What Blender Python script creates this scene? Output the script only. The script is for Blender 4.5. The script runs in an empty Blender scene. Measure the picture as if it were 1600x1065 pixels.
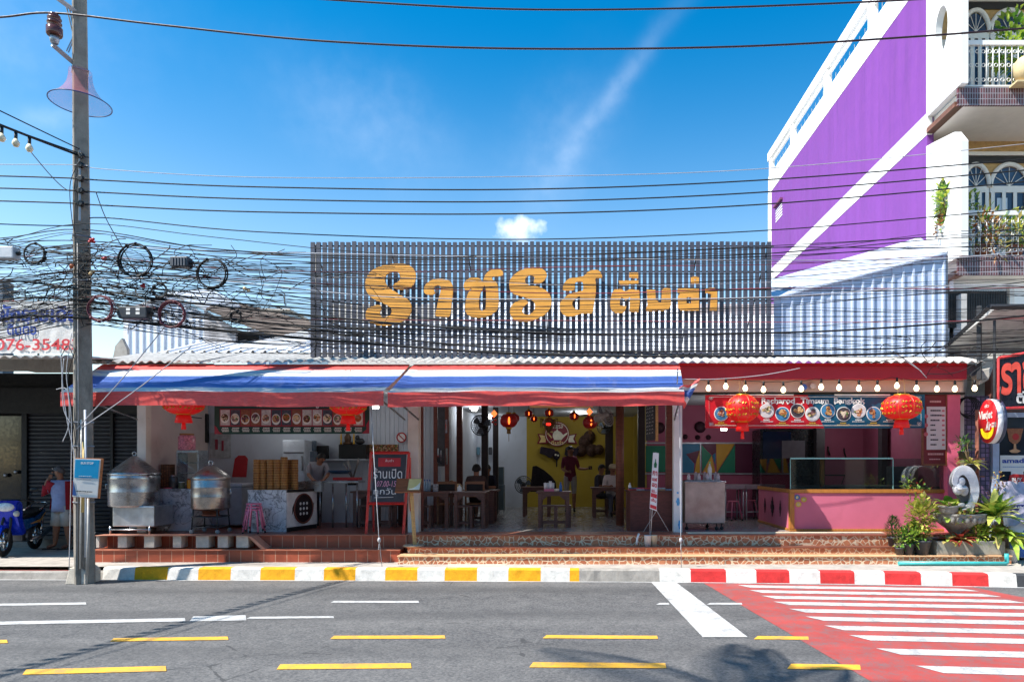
import bpy, bmesh, math, random
from mathutils import Vector, Matrix, Euler
R = math.radians
rnd = random.Random(7)
SC = bpy.context.scene
COL = SC.collection
# ---------------------------------------------------------------- camera, sky, sun, exposure
F, CX, CY, H = 1067.0, 897.0, 728.0, 1.9       # focal length and horizon of the photograph in its own pixels, eye height
def X(px, d): return (px - CX) / F * d
def Z(py, d): return H - (py - CY) / F * d
def G(px, py, z=0.0):
    d = (H - z) * F / (py - CY)
    return Vector(((px - CX) / F * d, d, z))
cam = bpy.data.cameras.new('camera'); cam.sensor_width = 36; cam.lens = F * 36 / 1600
cam.shift_x = (800 - CX) / 1600; cam.shift_y = (CY - 532.5) / 1600; cam.clip_end = 3000; cam.clip_start = .05
co = bpy.data.objects.new('camera', cam); COL.objects.link(co); co.location = (0, 0, H); co.rotation_euler = (R(90), 0, 0)
SC.camera = co
SUN_EL, SUN_AZ = 52, 26                           # elevation; light travels towards +X, turned this far to +Y
wd = bpy.data.worlds.new('World'); SC.world = wd; wd.use_nodes = True
wt = wd.node_tree; wn = wt.nodes; wl = wt.links
sky = wn.new('ShaderNodeTexSky'); sky.sky_type = 'NISHITA'; sky.sun_disc = False
sky.sun_elevation = R(SUN_EL); sky.sun_rotation = R(-(90 + SUN_AZ)); sky.air_density = 1.0; sky.dust_density = .6; sky.ozone_density = 2.2
bg = wn['Background']; bg.inputs['Strength'].default_value = .115
def _n(t, **k):
    x = wn.new(t)
    for a, b in k.items(): setattr(x, a, b)
    return x
hs = _n('ShaderNodeHueSaturation'); hs.inputs['Saturation'].default_value = 1.05; hs.inputs['Value'].default_value = 1.0
tc = _n('ShaderNodeTexCoord'); nrm = _n('ShaderNodeVectorMath', operation='NORMALIZE'); wl.new(tc.outputs['Generated'], nrm.inputs[0])
def wmath(op, a, b=None, c=None):
    m = _n('ShaderNodeMath', operation=op)
    for i, v in enumerate((a, b, c)):
        if v is None: continue
        if isinstance(v, (int, float)): m.inputs[i].default_value = v
        else: wl.new(v, m.inputs[i])
    return m.outputs[0]
def wdot(vec):
    m = _n('ShaderNodeVectorMath', operation='DOT_PRODUCT'); wl.new(nrm.outputs[0], m.inputs[0]); m.inputs[1].default_value = vec
    return m.outputs['Value']
def pdir(px, py): return Vector((px - CX, F, CY - py)).normalized()
wno = _n('ShaderNodeTexNoise'); wno.inputs['Scale'].default_value = 14; wno.inputs['Detail'].default_value = 7; wno.inputs['Roughness'].default_value = .62
wl.new(nrm.outputs[0], wno.inputs['Vector'])
wno2 = _n('ShaderNodeTexNoise'); wno2.inputs['Scale'].default_value = 46; wno2.inputs['Detail'].default_value = 8; wl.new(nrm.outputs[0], wno2.inputs['Vector'])
# a hazier pale band low down and a deep tropical blue overhead
sz = _n('ShaderNodeSeparateXYZ'); wl.new(nrm.outputs[0], sz.inputs[0]); el = _n('ShaderNodeMapRange'); el.interpolation_type = 'SMOOTHSTEP'; wl.new(sz.outputs[2], el.inputs[0]); el.inputs[1].default_value = .08; el.inputs[2].default_value = .56
tint = _n('ShaderNodeMix', data_type='RGBA'); wl.new(el.outputs[0], tint.inputs['Factor']); tint.inputs['A'].default_value = (1.38, 1.30, 1.12, 1); tint.inputs['B'].default_value = (.14, .71, .95, 1)
mulc = _n('ShaderNodeMix', data_type='RGBA', blend_type='MULTIPLY'); mulc.inputs['Factor'].default_value = 1; wl.new(sky.outputs[0], mulc.inputs['A']); wl.new(tint.outputs['Result'], mulc.inputs['B']); wl.new(mulc.outputs['Result'], hs.inputs['Color'])
def gauss(x, s): return wmath('POWER', 2.718, wmath('MULTIPLY', wmath('MULTIPLY', x, x), -1 / (s * s)))
def streak(a, b, width, power):
    A, B = pdir(*a), pdir(*b); nv = A.cross(B).normalized(); mid = (A + B).normalized(); along = (B - A).normalized()
    half = (B - A).length / 2
    nz = wmath('MULTIPLY', wmath('SUBTRACT', wno.outputs[0], .5), width * 1.6)
    across = gauss(wmath('ADD', wdot(nv), nz), width)
    lng = gauss(wdot(along), half)
    return wmath('MULTIPLY', wmath('MULTIPLY', wmath('MULTIPLY', across, lng), power), wmath('ADD', wno2.outputs[0], .2))
parts = [streak((1040, 40), (870, 262), .012, .14), streak((930, 150), (820, 330), .05, .10),
         streak((30, 185), (125, 182), .010, .14), streak((430, 130), (700, 250), .05, .10), streak((-300, 60), (200, 20), .06, .10)]
# small cumulus above the sign
cd = pdir(808, 358); rt = Vector((1, 0, 0)); up = cd.cross(rt).normalized() * -1
ex = wmath('DIVIDE', wdot(rt - cd * cd.x), .030); ez = wmath('DIVIDE', wdot(up), .0165)
dx0 = cd.dot(rt - cd * cd.x) / .030
rr = wmath('SQRT', wmath('ADD', wmath('POWER', wmath('ABSOLUTE', wmath('SUBTRACT', ex, dx0)), 2), wmath('POWER', wmath('ABSOLUTE', ez), 2)))
rr = wmath('ADD', rr, wmath('MULTIPLY', wmath('SUBTRACT', wno2.outputs[0], .5), 1.9))
mr = _n('ShaderNodeMapRange'); wl.new(rr, mr.inputs[0]); mr.inputs[1].default_value = 1.15; mr.inputs[2].default_value = .35
parts.append(wmath('MULTIPLY', mr.outputs[0], .85))
tot = parts[0]
for p in parts[1:]: tot = wmath('ADD', tot, p)
tot = wmath('MINIMUM', tot, .95)
mx = _n('ShaderNodeMix', data_type='RGBA'); wl.new(tot, mx.inputs['Factor']); wl.new(hs.outputs[0], mx.inputs['A']); mx.inputs['B'].default_value = (6.6, 7.0, 7.6, 1)
wl.new(mx.outputs['Result'], bg.inputs['Color'])
sl = bpy.data.lights.new('sun', 'SUN'); sl.energy = 4.6; sl.angle = R(.5); sl.color = (1, .95, .87)
so = bpy.data.objects.new('sun', sl); COL.objects.link(so)
SD = Vector((math.cos(R(SUN_EL)) * math.cos(R(SUN_AZ)), math.cos(R(SUN_EL)) * math.sin(R(SUN_AZ)), -math.sin(R(SUN_EL))))
so.rotation_euler = SD.to_track_quat('-Z', 'Y').to_euler(); so.location = (-20, -8, 25)
vs = SC.view_settings; vs.view_transform = 'Standard'; vs.look = 'None'; vs.gamma = 1; vs.use_curve_mapping = False; vs.exposure = 1.06
# ---------------------------------------------------------------- materials
MC = {}
def lin(c):
    return tuple(((v / 255) / 12.92 if v / 255 <= .04045 else ((v / 255 + .055) / 1.055) ** 2.4) for v in c)
class NT:
    def __init__(s, name):
        s.m = bpy.data.materials.new(name); s.m.use_nodes = True; s.t = s.m.node_tree; s.b = s.t.nodes['Principled BSDF']
        s.tc = s.t.nodes.new('ShaderNodeTexCoord')
    def n(s, t, ins=None, **k):
        x = s.t.nodes.new(t)
        for a, b in k.items(): setattr(x, a, b)
        for a, b in (ins or {}).items(): s.set(x.inputs[a], b)
        return x
    def set(s, sock, v):
        if hasattr(v, 'is_output'): s.t.links.new(v, sock)
        else: sock.default_value = v
    def math(s, op, a, b=0.0):
        x = s.n('ShaderNodeMath', operation=op); s.set(x.inputs[0], a); s.set(x.inputs[1], b); return x.outputs[0]
    def noise(s, scale, detail=4, rough=.55, vec=None, dist=0):
        return s.n('ShaderNodeTexNoise', {'Vector': vec or s.tc.outputs['Object'], 'Scale': scale, 'Detail': detail, 'Roughness': rough, 'Distortion': dist}).outputs[0]
    def mapr(s, v, a, b, c=0.0, d=1.0): return s.n('ShaderNodeMapRange', {0: v, 1: a, 2: b, 3: c, 4: d}).outputs[0]
    def mix(s, f, a, b):
        x = s.n('ShaderNodeMix', data_type='RGBA'); s.set(x.inputs['Factor'], f)
        for k, v in (('A', a), ('B', b)): s.set(x.inputs[k], v if hasattr(v, 'is_output') else (*v[:3], 1))
        return x.outputs['Result']
    def bump(s, h, st=.3, dist=.01):
        s.set(s.b.inputs['Normal'], s.n('ShaderNodeBump', {'Strength': st, 'Distance': dist, 'Height': h}).outputs[0])
    def sc(s, v): 
        return s.n('ShaderNodeMapping', {'Vector': s.tc.outputs['Object'], 'Scale': v}).outputs[0]
    def fin(s, col, rough, metal=0):
        s.set(s.b.inputs['Base Color'], col if hasattr(col, 'is_output') else (*col, 1)); s.set(s.b.inputs['Roughness'], rough); s.b.inputs['Metallic'].default_value = metal
        return s.m
def mul(c, k): return tuple(min(1, v * k) for v in c)
def M(name, c=(128, 128, 128), rough=.6, metal=0, var=.18, scale=5, bump=0, bscale=60, dirt=0, dcol=(60, 50, 42), stretch=None):
    """plain surface: base colour with large soft wear, optional fine bump and dirt blotches"""
    if name in MC: return MC[name]
    t = NT(name); c = lin(c); vec = t.sc(stretch) if stretch else None
    col = t.mix(t.mapr(t.noise(scale, 6, .6, vec), .3, .7), mul(c, 1 - var), mul(c, 1 + var))
    if dirt: col = t.mix(t.mapr(t.noise(scale * .8 + 1.3, 8, .68, vec, .6), .55, .72, 0, dirt), col, lin(dcol))
    rg = t.mapr(t.noise(scale * 3, 4), .3, .7, max(.03, rough - .1), min(1, rough + .1))
    if bump: t.bump(t.noise(bscale, 6, .6, vec), bump, .01)
    MC[name] = t.fin(col, rg, metal); return MC[name]
def emis(name, c, st, base=(.8, .8, .8)):
    if name in MC: return MC[name]
    t = NT(name); t.b.inputs['Emission Color'].default_value = (*lin(c), 1); t.b.inputs['Emission Strength'].default_value = st
    MC[name] = t.fin(base, .4); return MC[name]
def glassm(name, c=(235, 245, 245), alpha=.14, rough=.03):
    if name in MC: return MC[name]
    t = NT(name); tr = t.n('ShaderNodeBsdfTransparent', {'Color': (*lin(c), 1)}); gl = t.n('ShaderNodeBsdfGlossy', {'Roughness': rough})
    fr = t.n('ShaderNodeFresnel', {'IOR': 1.5}); ms = t.n('ShaderNodeMixShader', {0: t.math('ADD', fr.outputs[0], alpha * .3), 1: tr.outputs[0], 2: gl.outputs[0]})
    t.t.links.new(ms.outputs[0], t.t.nodes['Material Output'].inputs[0]); MC[name] = t.m; return t.m
def leafm(name, c, c2=None, tr=.35):
    if name in MC: return MC[name]
    t = NT(name); a = lin(c); b = lin(c2 or mul(c, .6))
    col = t.mix(t.mapr(t.noise(9, 3), .35, .65), a, b)
    t.fin(col, .5); tl = t.n('ShaderNodeBsdfTranslucent', {'Color': col})
    ms = t.n('ShaderNodeMixShader', {0: tr, 1: t.b.outputs[0], 2: tl.outputs[0]}); t.t.links.new(ms.outputs[0], t.t.nodes['Material Output'].inputs[0])
    MC[name] = t.m; return t.m
def asphalt():
    t = NT('asphalt'); o = t.tc.outputs['Object']
    fine = t.noise(75, 4, .85); mid = t.noise(3.2, 8, .65); big = t.noise(.35, 4, .55, t.sc((.35, 1.6, 1)))
    v = t.n('ShaderNodeTexVoronoi', {'Vector': o, 'Scale': 48}).outputs['Color']
    sep = t.n('ShaderNodeSeparateColor', {0: v}).outputs[0]
    k = t.math('ADD', t.math('MULTIPLY', fine, .35), t.math('ADD', t.math('MULTIPLY', mid, .25), t.math('ADD', t.math('MULTIPLY', big, .35), t.math('MULTIPLY', sep, .20))))
    col = t.mix(t.mapr(k, .40, .78), (.042, .043, .048), (.182, .174, .169))
    # tar-dark cracks and patched spots
    cr = t.n('ShaderNodeTexVoronoi', {'Vector': t.n('ShaderNodeMix', {'Factor': .16, 'A': o, 'B': t.n('ShaderNodeTexNoise', {'Scale': 2.0, 'Detail': 5}).outputs['Color']}, data_type='VECTOR').outputs['Result'] if False else o, 'Scale': .55}, feature='DISTANCE_TO_EDGE').outputs[0]
    sy = t.n('ShaderNodeSeparateXYZ', {0: o}).outputs[1]; band = t.math('SINE', t.math('ADD', t.math('MULTIPLY', sy, 3.6), t.math('MULTIPLY', t.noise(.3, 3), 3.0)))
    col = t.mix(t.mapr(t.math('MULTIPLY', band, t.noise(1.2, 5, .6, t.sc((.15, 1, 1)))), .1, .6, 0, .42), col, (.035, .035, .038))
    spot = t.math('MULTIPLY', t.mapr(t.noise(2.1, 6, .7, t.sc((.6, 1.4, 1))), .66, .74), .55); col = t.mix(spot, col, (.03, .03, .033))
    crk = t.math('MULTIPLY', t.math('LESS_THAN', t.math('ADD', cr, t.math('MULTIPLY', t.math('SUBTRACT', t.noise(6, 6), .5), .05)), .004), t.math('GREATER_THAN', t.noise(.5, 2), .56))
    col = t.mix(t.math('MULTIPLY', crk, .8), col, (.04, .04, .042))
    t.bump(t.math('ADD', fine, sep), .35, .006); MC['asphalt'] = t.fin(col, .9); return t.m
def crazy():
    t = NT('crazy_paving'); vec = t.sc((1, .35, 1)); warp = t.n('ShaderNodeTexNoise', {'Vector': vec, 'Scale': 5, 'Detail': 2})
    vec = t.n('ShaderNodeVectorMath', {0: vec, 1: t.n('ShaderNodeVectorMath', {0: warp.outputs['Color'], 1: (.07, .07, .07)}, operation='MULTIPLY').outputs[0]}, operation='ADD').outputs[0]
    d = t.n('ShaderNodeTexVoronoi', {'Vector': vec, 'Scale': 10.5}, feature='DISTANCE_TO_EDGE').outputs[0]
    cell = t.n('ShaderNodeTexVoronoi', {'Vector': vec, 'Scale': 10.5}).outputs['Color']; cv = t.n('ShaderNodeSeparateColor', {0: cell}).outputs[0]
    tile = t.mix(cv, lin((182, 106, 72)), lin((216, 142, 100))); tile = t.mix(t.mapr(t.noise(30, 6), .3, .75, 0, .5), tile, lin((120, 62, 44)))
    g = t.mapr(d, .05, .085); col = t.mix(g, lin((222, 198, 166)), tile); t.bump(g, .4, .006)
    MC['crazy'] = t.fin(col, .45); return t.m
def tiles(name, c, grout, w, h, rough=.4, var=.2, axis='xz', gw=.012, dirt=.3):
    if name in MC: return MC[name]
    t = NT(name); s = t.n('ShaderNodeSeparateXYZ', {0: t.tc.outputs['Object']}); i = {'x': 0, 'y': 1, 'z': 2}
    cb = t.n('ShaderNodeCombineXYZ', {0: s.outputs[i[axis[0]]], 1: s.outputs[i[axis[1]]]}).outputs[0]
    c = lin(c); b = t.n('ShaderNodeTexBrick', {'Vector': cb, 'Color1': (*mul(c, 1 - var), 1), 'Color2': (*mul(c, 1 + var), 1), 'Mortar': (*lin(grout), 1), 'Scale': 1, 'Mortar Size': gw / 2, 'Mortar Smooth': .1, 'Bias': 0, 'Brick Width': w, 'Row Height': h}, offset=0, squash=1)
    col = t.mix(t.mapr(t.noise(4, 8, .65), .5, .8, 0, dirt), b.outputs[0], mul(c, .45))
    t.bump(t.math('SUBTRACT', 1, b.outputs[1]), .3, .004); MC[name] = t.fin(col, t.mapr(t.noise(9, 3), .3, .7, rough - .02, rough + .06)); return t.m
def marble():
    if 'marble' in MC: return MC['marble']
    t = NT('marble'); n1 = t.noise(2.6, 9, .6, None, 1.6); v = t.math('ABSOLUTE', t.math('SUBTRACT', n1, .5)); vein = t.mapr(v, 0, .035, 1, 0)
    n2 = t.math('ABSOLUTE', t.math('SUBTRACT', t.noise(5.2, 8, .6, None, 2.2), .5)); v2 = t.mapr(n2, 0, .02, .6, 0)
    col = t.mix(t.mapr(t.noise(1.8, 4), .35, .7), lin((214, 214, 218)), lin((172, 172, 178))); col = t.mix(t.math('MAXIMUM', vein, v2), col, lin((104, 104, 110)))
    MC['marble'] = t.fin(col, .22); return t.m
def wood(name, c, rough=.5, grain=(1, 1, 12), k=.35):
    if name in MC: return MC[name]
    t = NT(name); vec = t.sc(grain); n1 = t.noise(3, 6, .6, vec, 1.2); n2 = t.noise(16, 4, .6, vec, .4); c = lin(c)
    f = t.math('ADD', t.math('MULTIPLY', n1, .65), t.math('MULTIPLY', n2, .35)); col = t.mix(t.mapr(f, .32, .68), mul(c, 1 - k * 1.3), mul(c, 1 + k)); t.bump(f, .25, .004)
    MC[name] = t.fin(col, rough); return t.m
def steel(name='steel', c=(190, 192, 196), rough=.26, dents=.12):
    if name in MC: return MC[name]
    t = NT(name); c = lin(c); br = t.noise(10, 4, .6, t.sc((1, 1, 40))); sm = t.noise(2.6, 6, .6)
    col = t.mix(t.mapr(sm, .35, .7), mul(c, .62), c); t.bump(t.math('ADD', t.math('MULTIPLY', br, .15), t.noise(4, 3)), dents, .03)
    MC[name] = t.fin(col, t.mapr(t.math('ADD', t.math('MULTIPLY', br, .5), t.math('MULTIPLY', sm, .5)), .35, .65, rough - .1, rough + .14), .92); return t.m
def concrete(name, c, stain=.55, sscale=2.0, vert=True):
    if name in MC: return MC[name]
    t = NT(name); c = lin(c); vec = t.sc((1, 1, .22)) if vert else None
    col = t.mix(t.mapr(t.noise(6, 8, .65), .3, .7), mul(c, .72), mul(c, 1.15)); col = t.mix(t.mapr(t.noise(sscale, 9, .7, vec, .5), .5, .74, 0, stain), col, mul(c, .22))
    col = t.mix(t.mapr(t.noise(70, 2, .6), .62, .7, 0, .5), col, mul(c, .35)); t.bump(t.noise(45, 7, .65), .4, .01); MC[name] = t.fin(col, .88); return t.m
def foodm(seed):
    k = 'food_%d' % seed
    if k in MC: return MC[k]
    r = random.Random(seed); t = NT(k); a, b, c = [lin(x) for x in r.sample([(168, 92, 44), (214, 168, 110), (92, 42, 26), (232, 214, 186), (196, 112, 60), (120, 70, 88), (236, 196, 140), (70, 40, 30), (190, 150, 120)], 3)]
    o = t.n('ShaderNodeMapping', {'Vector': t.tc.outputs['Object'], 'Location': (seed * 3.7, 0, seed * 1.3)}).outputs[0]
    v = t.n('ShaderNodeTexVoronoi', {'Vector': o, 'Scale': 26 + r.random() * 14}).outputs['Color']; s = t.n('ShaderNodeSeparateColor', {0: v}).outputs
    col = t.mix(t.mapr(s[0], .3, .6), a, b); col = t.mix(t.mapr(s[1], .62, .7), col, c); col = t.mix(t.math('MULTIPLY', t.math('GREATER_THAN', s[2], .87), .9), col, lin((70, 120, 50)))
    col = t.mix(t.mapr(t.noise(60, 4, .6, o), .35, .75, 0, .6), col, mul(a, .3)); MC[k] = t.fin(col, .35); return t.m
def bamboo():
    if 'bamboo' in MC: return MC['bamboo']
    t = NT('bamboo'); z = t.n('ShaderNodeSeparateXYZ', {0: t.tc.outputs['Object']}).outputs[2]
    n = t.noise(14, 4, .6, t.sc((3, 3, .4))); c1, c2 = lin((214, 160, 84)), lin((150, 92, 40))
    col = t.mix(t.mapr(n, .3, .7), c1, c2); info = t.n('ShaderNodeObjectInfo').outputs['Random']
    col = t.mix(t.mapr(info, 0, 1, 0, .45), col, lin((120, 74, 36))); MC['bamboo'] = t.fin(col, .55); return t.m
ASPH = asphalt(); CRAZY = crazy(); MARB = marble(); STEEL = steel(); BAMB = bamboo()
CONC = concrete('concrete', (158, 152, 145)); POLEC = concrete('pole_concrete', (150, 141, 130), .9, 4)
WALK = concrete('pavement', (172, 164, 156), .4, 1.2, False)
WHITE = M('white_paint', (226, 224, 222), .5, var=.06, dirt=.15, dcol=(150, 140, 128))
CREAM = M('cream_paint', (216, 206, 196), .6, var=.06, dirt=.3, dcol=(140, 124, 108))
BLACK = M('black_plastic', (22, 22, 24), .45); DARK = M('dark_metal', (38, 39, 43), .5, var=.25)
WOODD = wood('dark_wood', (84, 50, 40)); WOODL = wood('pale_wood', (196, 154, 96)); WOODR = wood('red_wood', (112, 58, 46), .5)
GOLD = M('gold', (205, 158, 52), .35, .7); PINK = M('pink_paint', (206, 110, 138), .45, var=.05, scale=2)
RED = M('red_paint', (178, 28, 34), .45); YEL = M('yellow_paint', (226, 160, 20), .6, var=.12, dirt=.5, dcol=(120, 84, 30))
CABLE = M('cable_black', (13, 13, 15), .7); GREYC = M('cable_grey', (170, 170, 175), .5); REDC = M('cable_red', (150, 60, 66), .5)
# ---------------------------------------------------------------- mesh builder
class MB:
    def __init__(s): s.v = []; s.f = []; s.m = []; s.sm = []
    def face(s, idx, mi=0, sm=False): s.f.append(tuple(idx)); s.m.append(mi); s.sm.append(sm)
    def box(s, x0, x1, y0, y1, z0, z1, mi=0):
        if x0 > x1: x0, x1 = x1, x0
        if y0 > y1: y0, y1 = y1, y0
        if z0 > z1: z0, z1 = z1, z0
        n = len(s.v); s.v += [(x, y, z) for z in (z0, z1) for y in (y0, y1) for x in (x0, x1)]
        for q in ((0, 2, 3, 1), (4, 5, 7, 6), (0, 1, 5, 4), (2, 6, 7, 3), (0, 4, 6, 2), (1, 3, 7, 5)): s.face([n + i for i in q], mi)
        return s
    def pbox(s, px0, px1, py0, py1, d, t=.1, mi=0): return s.box(X(px0, d), X(px1, d), d, d + t, Z(py1, d), Z(py0, d), mi)
    def poly(s, pts, mi=0): n = len(s.v); s.v += [tuple(p) for p in pts]; s.face(range(n, n + len(pts)), mi); return s
    def prism(s, pts, off, mi=0, mside=None):
        n = len(s.v); k = len(pts); off = Vector(off); pts = [Vector(p) for p in pts]
        s.v += [tuple(p) for p in pts] + [tuple(p + off) for p in pts]
        s.face(range(n, n + k), mi); s.face(range(n + 2 * k - 1, n + k - 1, -1), mi)
        for i in range(k): j = (i + 1) % k; s.face((n + i, n + k + i, n + k + j, n + j), mi if mside is None else mside)
        return s
    def ppoly(s, pts, d, t=.02, mi=0): return s.prism([(X(a, d), d, Z(b, d)) for a, b in pts], (0, t, 0), mi)
    def tube(s, pts, r, n=8, mi=0, cap=True, closed=False):
        pts = [Vector(p) for p in pts]; k = len(pts); rs = r if isinstance(r, (list, tuple)) else [r] * k; b = len(s.v); ref = None
        for i, p in enumerate(pts):
            a = pts[(i - 1) % k] if (i or closed) else pts[0]; c = pts[(i + 1) % k] if (i < k - 1 or closed) else pts[-1]
            t = (c - a); t = t.normalized() if t.length > 1e-9 else Vector((0, 0, 1))
            if ref is None: ref = Vector((0, 0, 1)) if abs(t.z) < .9 else Vector((1, 0, 0))
            u = (ref - t * ref.dot(t)); u = u.normalized() if u.length > 1e-6 else t.orthogonal().normalized(); w = t.cross(u); ref = u
            for j in range(n):
                an = 2 * math.pi * j / n; s.v.append(tuple(p + (u * math.cos(an) + w * math.sin(an)) * rs[i]))
        for i in range(k if closed else k - 1):
            for j in range(n):
                i2 = (i + 1) % k; s.face((b + i * n + j, b + i * n + (j + 1) % n, b + i2 * n + (j + 1) % n, b + i2 * n + j), mi, n > 4)
        if cap and not closed: s.face([b + j for j in reversed(range(n))], mi); s.face([b + (k - 1) * n + j for j in range(n)], mi)
        return s
    def lathe(s, prof, c=(0, 0, 0), n=24, mi=0, sm=True, axis='z'):
        b = len(s.v); k = len(prof)
        for r, z in prof:
            for j in range(n):
                a = 2 * math.pi * j / n; x, y = r * math.cos(a), r * math.sin(a)
                p = (x, y, z) if axis == 'z' else ((x, z, y) if axis == 'y' else (z, x, y))
                s.v.append((c[0] + p[0], c[1] + p[1], c[2] + p[2]))
        for i in range(k - 1):
            for j in range(n):
                q = (b + i * n + j, b + i * n + (j + 1) % n, b + (i + 1) * n + (j + 1) % n, b + (i + 1) * n + j)
                s.face(q, mi if not isinstance(mi, (list, tuple)) else mi[i], sm)
        m0 = mi if not isinstance(mi, (list, tuple)) else mi[0]; m1 = mi if not isinstance(mi, (list, tuple)) else mi[-1]
        if prof[0][0] > 1e-6: s.face([b + j for j in reversed(range(n))], m0)
        if prof[-1][0] > 1e-6: s.face([b + (k - 1) * n + j for j in range(n)], m1)
        return s
    def ball(s, c, r, nu=16, nv=10, mi=0):
        r = r if isinstance(r, (tuple, list)) else (r, r, r); b = len(s.v)
        for i in range(nv + 1):
            t = math.pi * i / nv
            for j in range(nu): a = 2 * math.pi * j / nu; s.v.append((c[0] + r[0] * math.sin(t) * math.cos(a), c[1] + r[1] * math.sin(t) * math.sin(a), c[2] - r[2] * math.cos(t)))
        for i in range(nv):
            for j in range(nu): s.face((b + i * nu + j, b + i * nu + (j + 1) % nu, b + (i + 1) * nu + (j + 1) % nu, b + (i + 1) * nu + j), mi, True)
        return s
    def disc(s, cx, y, cz, r, n=24, t=.006, mi=0, rz=None):
        return s.prism([(cx + r * math.cos(2 * math.pi * i / n), y, cz + (rz or r) * math.sin(2 * math.pi * i / n)) for i in range(n)], (0, t, 0), mi)
    def ring(s, c, r, rt, n=28, m=6, axis='y', mi=0, rz=None):
        pts = []
        for i in range(n):
            a = 2 * math.pi * i / n; u, w = r * math.cos(a), (rz or r) * math.sin(a)
            pts.append((c[0] + u, c[1], c[2] + w) if axis == 'y' else ((c[0] + u, c[1] + w, c[2]) if axis == 'z' else (c[0], c[1] + u, c[2] + w)))
        return s.tube(pts, rt, m, mi, closed=True)
    def leaf(s, base, dirv, L, W, mi=0, bend=.3, fold=.25, seg=3):
        d = Vector(dirv).normalized(); side = d.cross(Vector((0, 0, 1))); side = side.normalized() if side.length > 1e-3 else Vector((1, 0, 0)); nrm_ = side.cross(d); n = len(s.v); base = Vector(base)
        for i in range(seg + 1):
            t = i / seg; w = W * .5 * math.sin(math.pi * min(.97, .08 + t * .92)) ** .8; p = base + d * L * t + Vector((0, 0, -1)) * bend * L * t * t
            s.v += [tuple(p - side * w + nrm_ * fold * w), tuple(p), tuple(p + side * w + nrm_ * fold * w)]
        for i in range(seg):
            for j in (0, 1): s.face((n + i * 3 + j, n + i * 3 + j + 1, n + i * 3 + j + 4, n + i * 3 + j + 3), mi, True)
        return s
    def xf(s, mat, start=0):
        for i in range(start, len(s.v)): s.v[i] = tuple(mat @ Vector(s.v[i]))
        return s
    def mesh(s, me2, fn, mi=0):
        n = len(s.v); s.v += [fn(v.co) for v in me2.vertices]
        for p in me2.polygons: s.face([n + i for i in p.vertices], mi)
        return s
    def build(s, name, mats, parent=None, bev=0, origin=None, weld=0):
        me = bpy.data.meshes.new(name); off = wloc(parent) if parent else Vector(origin or (0, 0, 0))
        me.from_pydata([tuple(Vector(v) - off) for v in s.v], [], s.f)
        for m in (mats if isinstance(mats, (list, tuple)) else [mats]): me.materials.append(m)
        me.polygons.foreach_set('material_index', s.m); me.polygons.foreach_set('use_smooth', s.sm)
        bm = bmesh.new(); bm.from_mesh(me)
        if weld: bmesh.ops.remove_doubles(bm, verts=bm.verts, dist=weld)
        bmesh.ops.recalc_face_normals(bm, faces=bm.faces)
        if bev: bmesh.ops.bevel(bm, geom=list(bm.edges), offset=bev, segments=2, affect='EDGES', profile=.6, clamp_overlap=True)
        bm.to_mesh(me); bm.free(); me.update()
        o = bpy.data.objects.new(name, me); COL.objects.link(o)
        if parent: o.parent = parent
        elif origin: o.location = origin
        return o
def wloc(o):
    v = Vector((0, 0, 0))
    while o: v += o.location; o = o.parent
    return v
def tag(o, label, cat, group=None, kind=None):
    if label: o['label'] = label
    if cat: o['category'] = cat
    if group: o['group'] = group
    if kind: o['kind'] = kind
    return o
def thing(name, label, cat, loc=(0, 0, 0), group=None):
    o = bpy.data.objects.new(name, None); o.empty_display_size = .1; COL.objects.link(o); o.location = loc
    return tag(o, label, cat, group)
def struct(name, mb, m, **k): o = mb.build(name, m, **k); o['kind'] = 'structure'; return o
def copy_tree(o, parent=None):
    c = o.copy(); COL.objects.link(c)
    if parent: c.parent = parent
    for ch in list(o.children): copy_tree(ch, c)
    return c
def dup(root, loc, rz=0, label=None, sc=None):
    c = copy_tree(root); c.location = loc; c.rotation_euler = (0, 0, rz)
    if sc: c.scale = (sc, sc, sc) if not isinstance(sc, tuple) else sc
    if label: c['label'] = label
    return c
TXT = {}
def text_mesh(body, bold=0):
    k = (body, bold)
    if k not in TXT:
        cu = bpy.data.curves.new('lettering', 'FONT'); cu.body = body; cu.size = 1; cu.offset = bold; cu.resolution_u = 4
        o = bpy.data.objects.new('lettering', cu); COL.objects.link(o); bpy.context.view_layer.update()
        dg = bpy.context.evaluated_depsgraph_get(); me = bpy.data.meshes.new_from_object(o.evaluated_get(dg)); bpy.data.objects.remove(o)
        xs = [v.co.x for v in me.vertices] or [0, 1]; ys = [v.co.y for v in me.vertices] or [0, 1]; TXT[k] = (me, min(xs), max(xs), min(ys), max(ys))
    return TXT[k]
def text(mb, body, x0, x1, z0, z1, y, mi=0, bold=0, fit=True, shear=0, fn=None):
    me, a, b, c, d = text_mesh(body, bold); sx = (x1 - x0) / max(1e-6, b - a); sz = (z1 - z0) / max(1e-6, d - c)
    if not fit: sx = sz
    def f(v):
        p = (x0 + (v.x - a) * sx + shear * (v.y - c) * sz, y, z0 + (v.y - c) * sz); return fn(p) if fn else p
    return mb.mesh(me, f, mi)
def ptext(mb, body, px0, px1, py0, py1, d, mi=0, **k): return text(mb, body, X(px0, d), X(px1, d), Z(py1, d), Z(py0, d), d, mi, **k)
def crom(pts, n=4):
    out = []; k = len(pts)
    for i in range(k):
        p0, p1, p2, p3 = [Vector(pts[(i + j - 1) % k]) for j in range(4)]
        for q in range(n):
            t = q / n; out.append(.5 * ((2 * p1) + (p2 - p0) * t + (2 * p0 - 5 * p1 + 4 * p2 - p3) * t * t + (3 * p1 - p0 - 3 * p2 + p3) * t ** 3))
    return out
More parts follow.
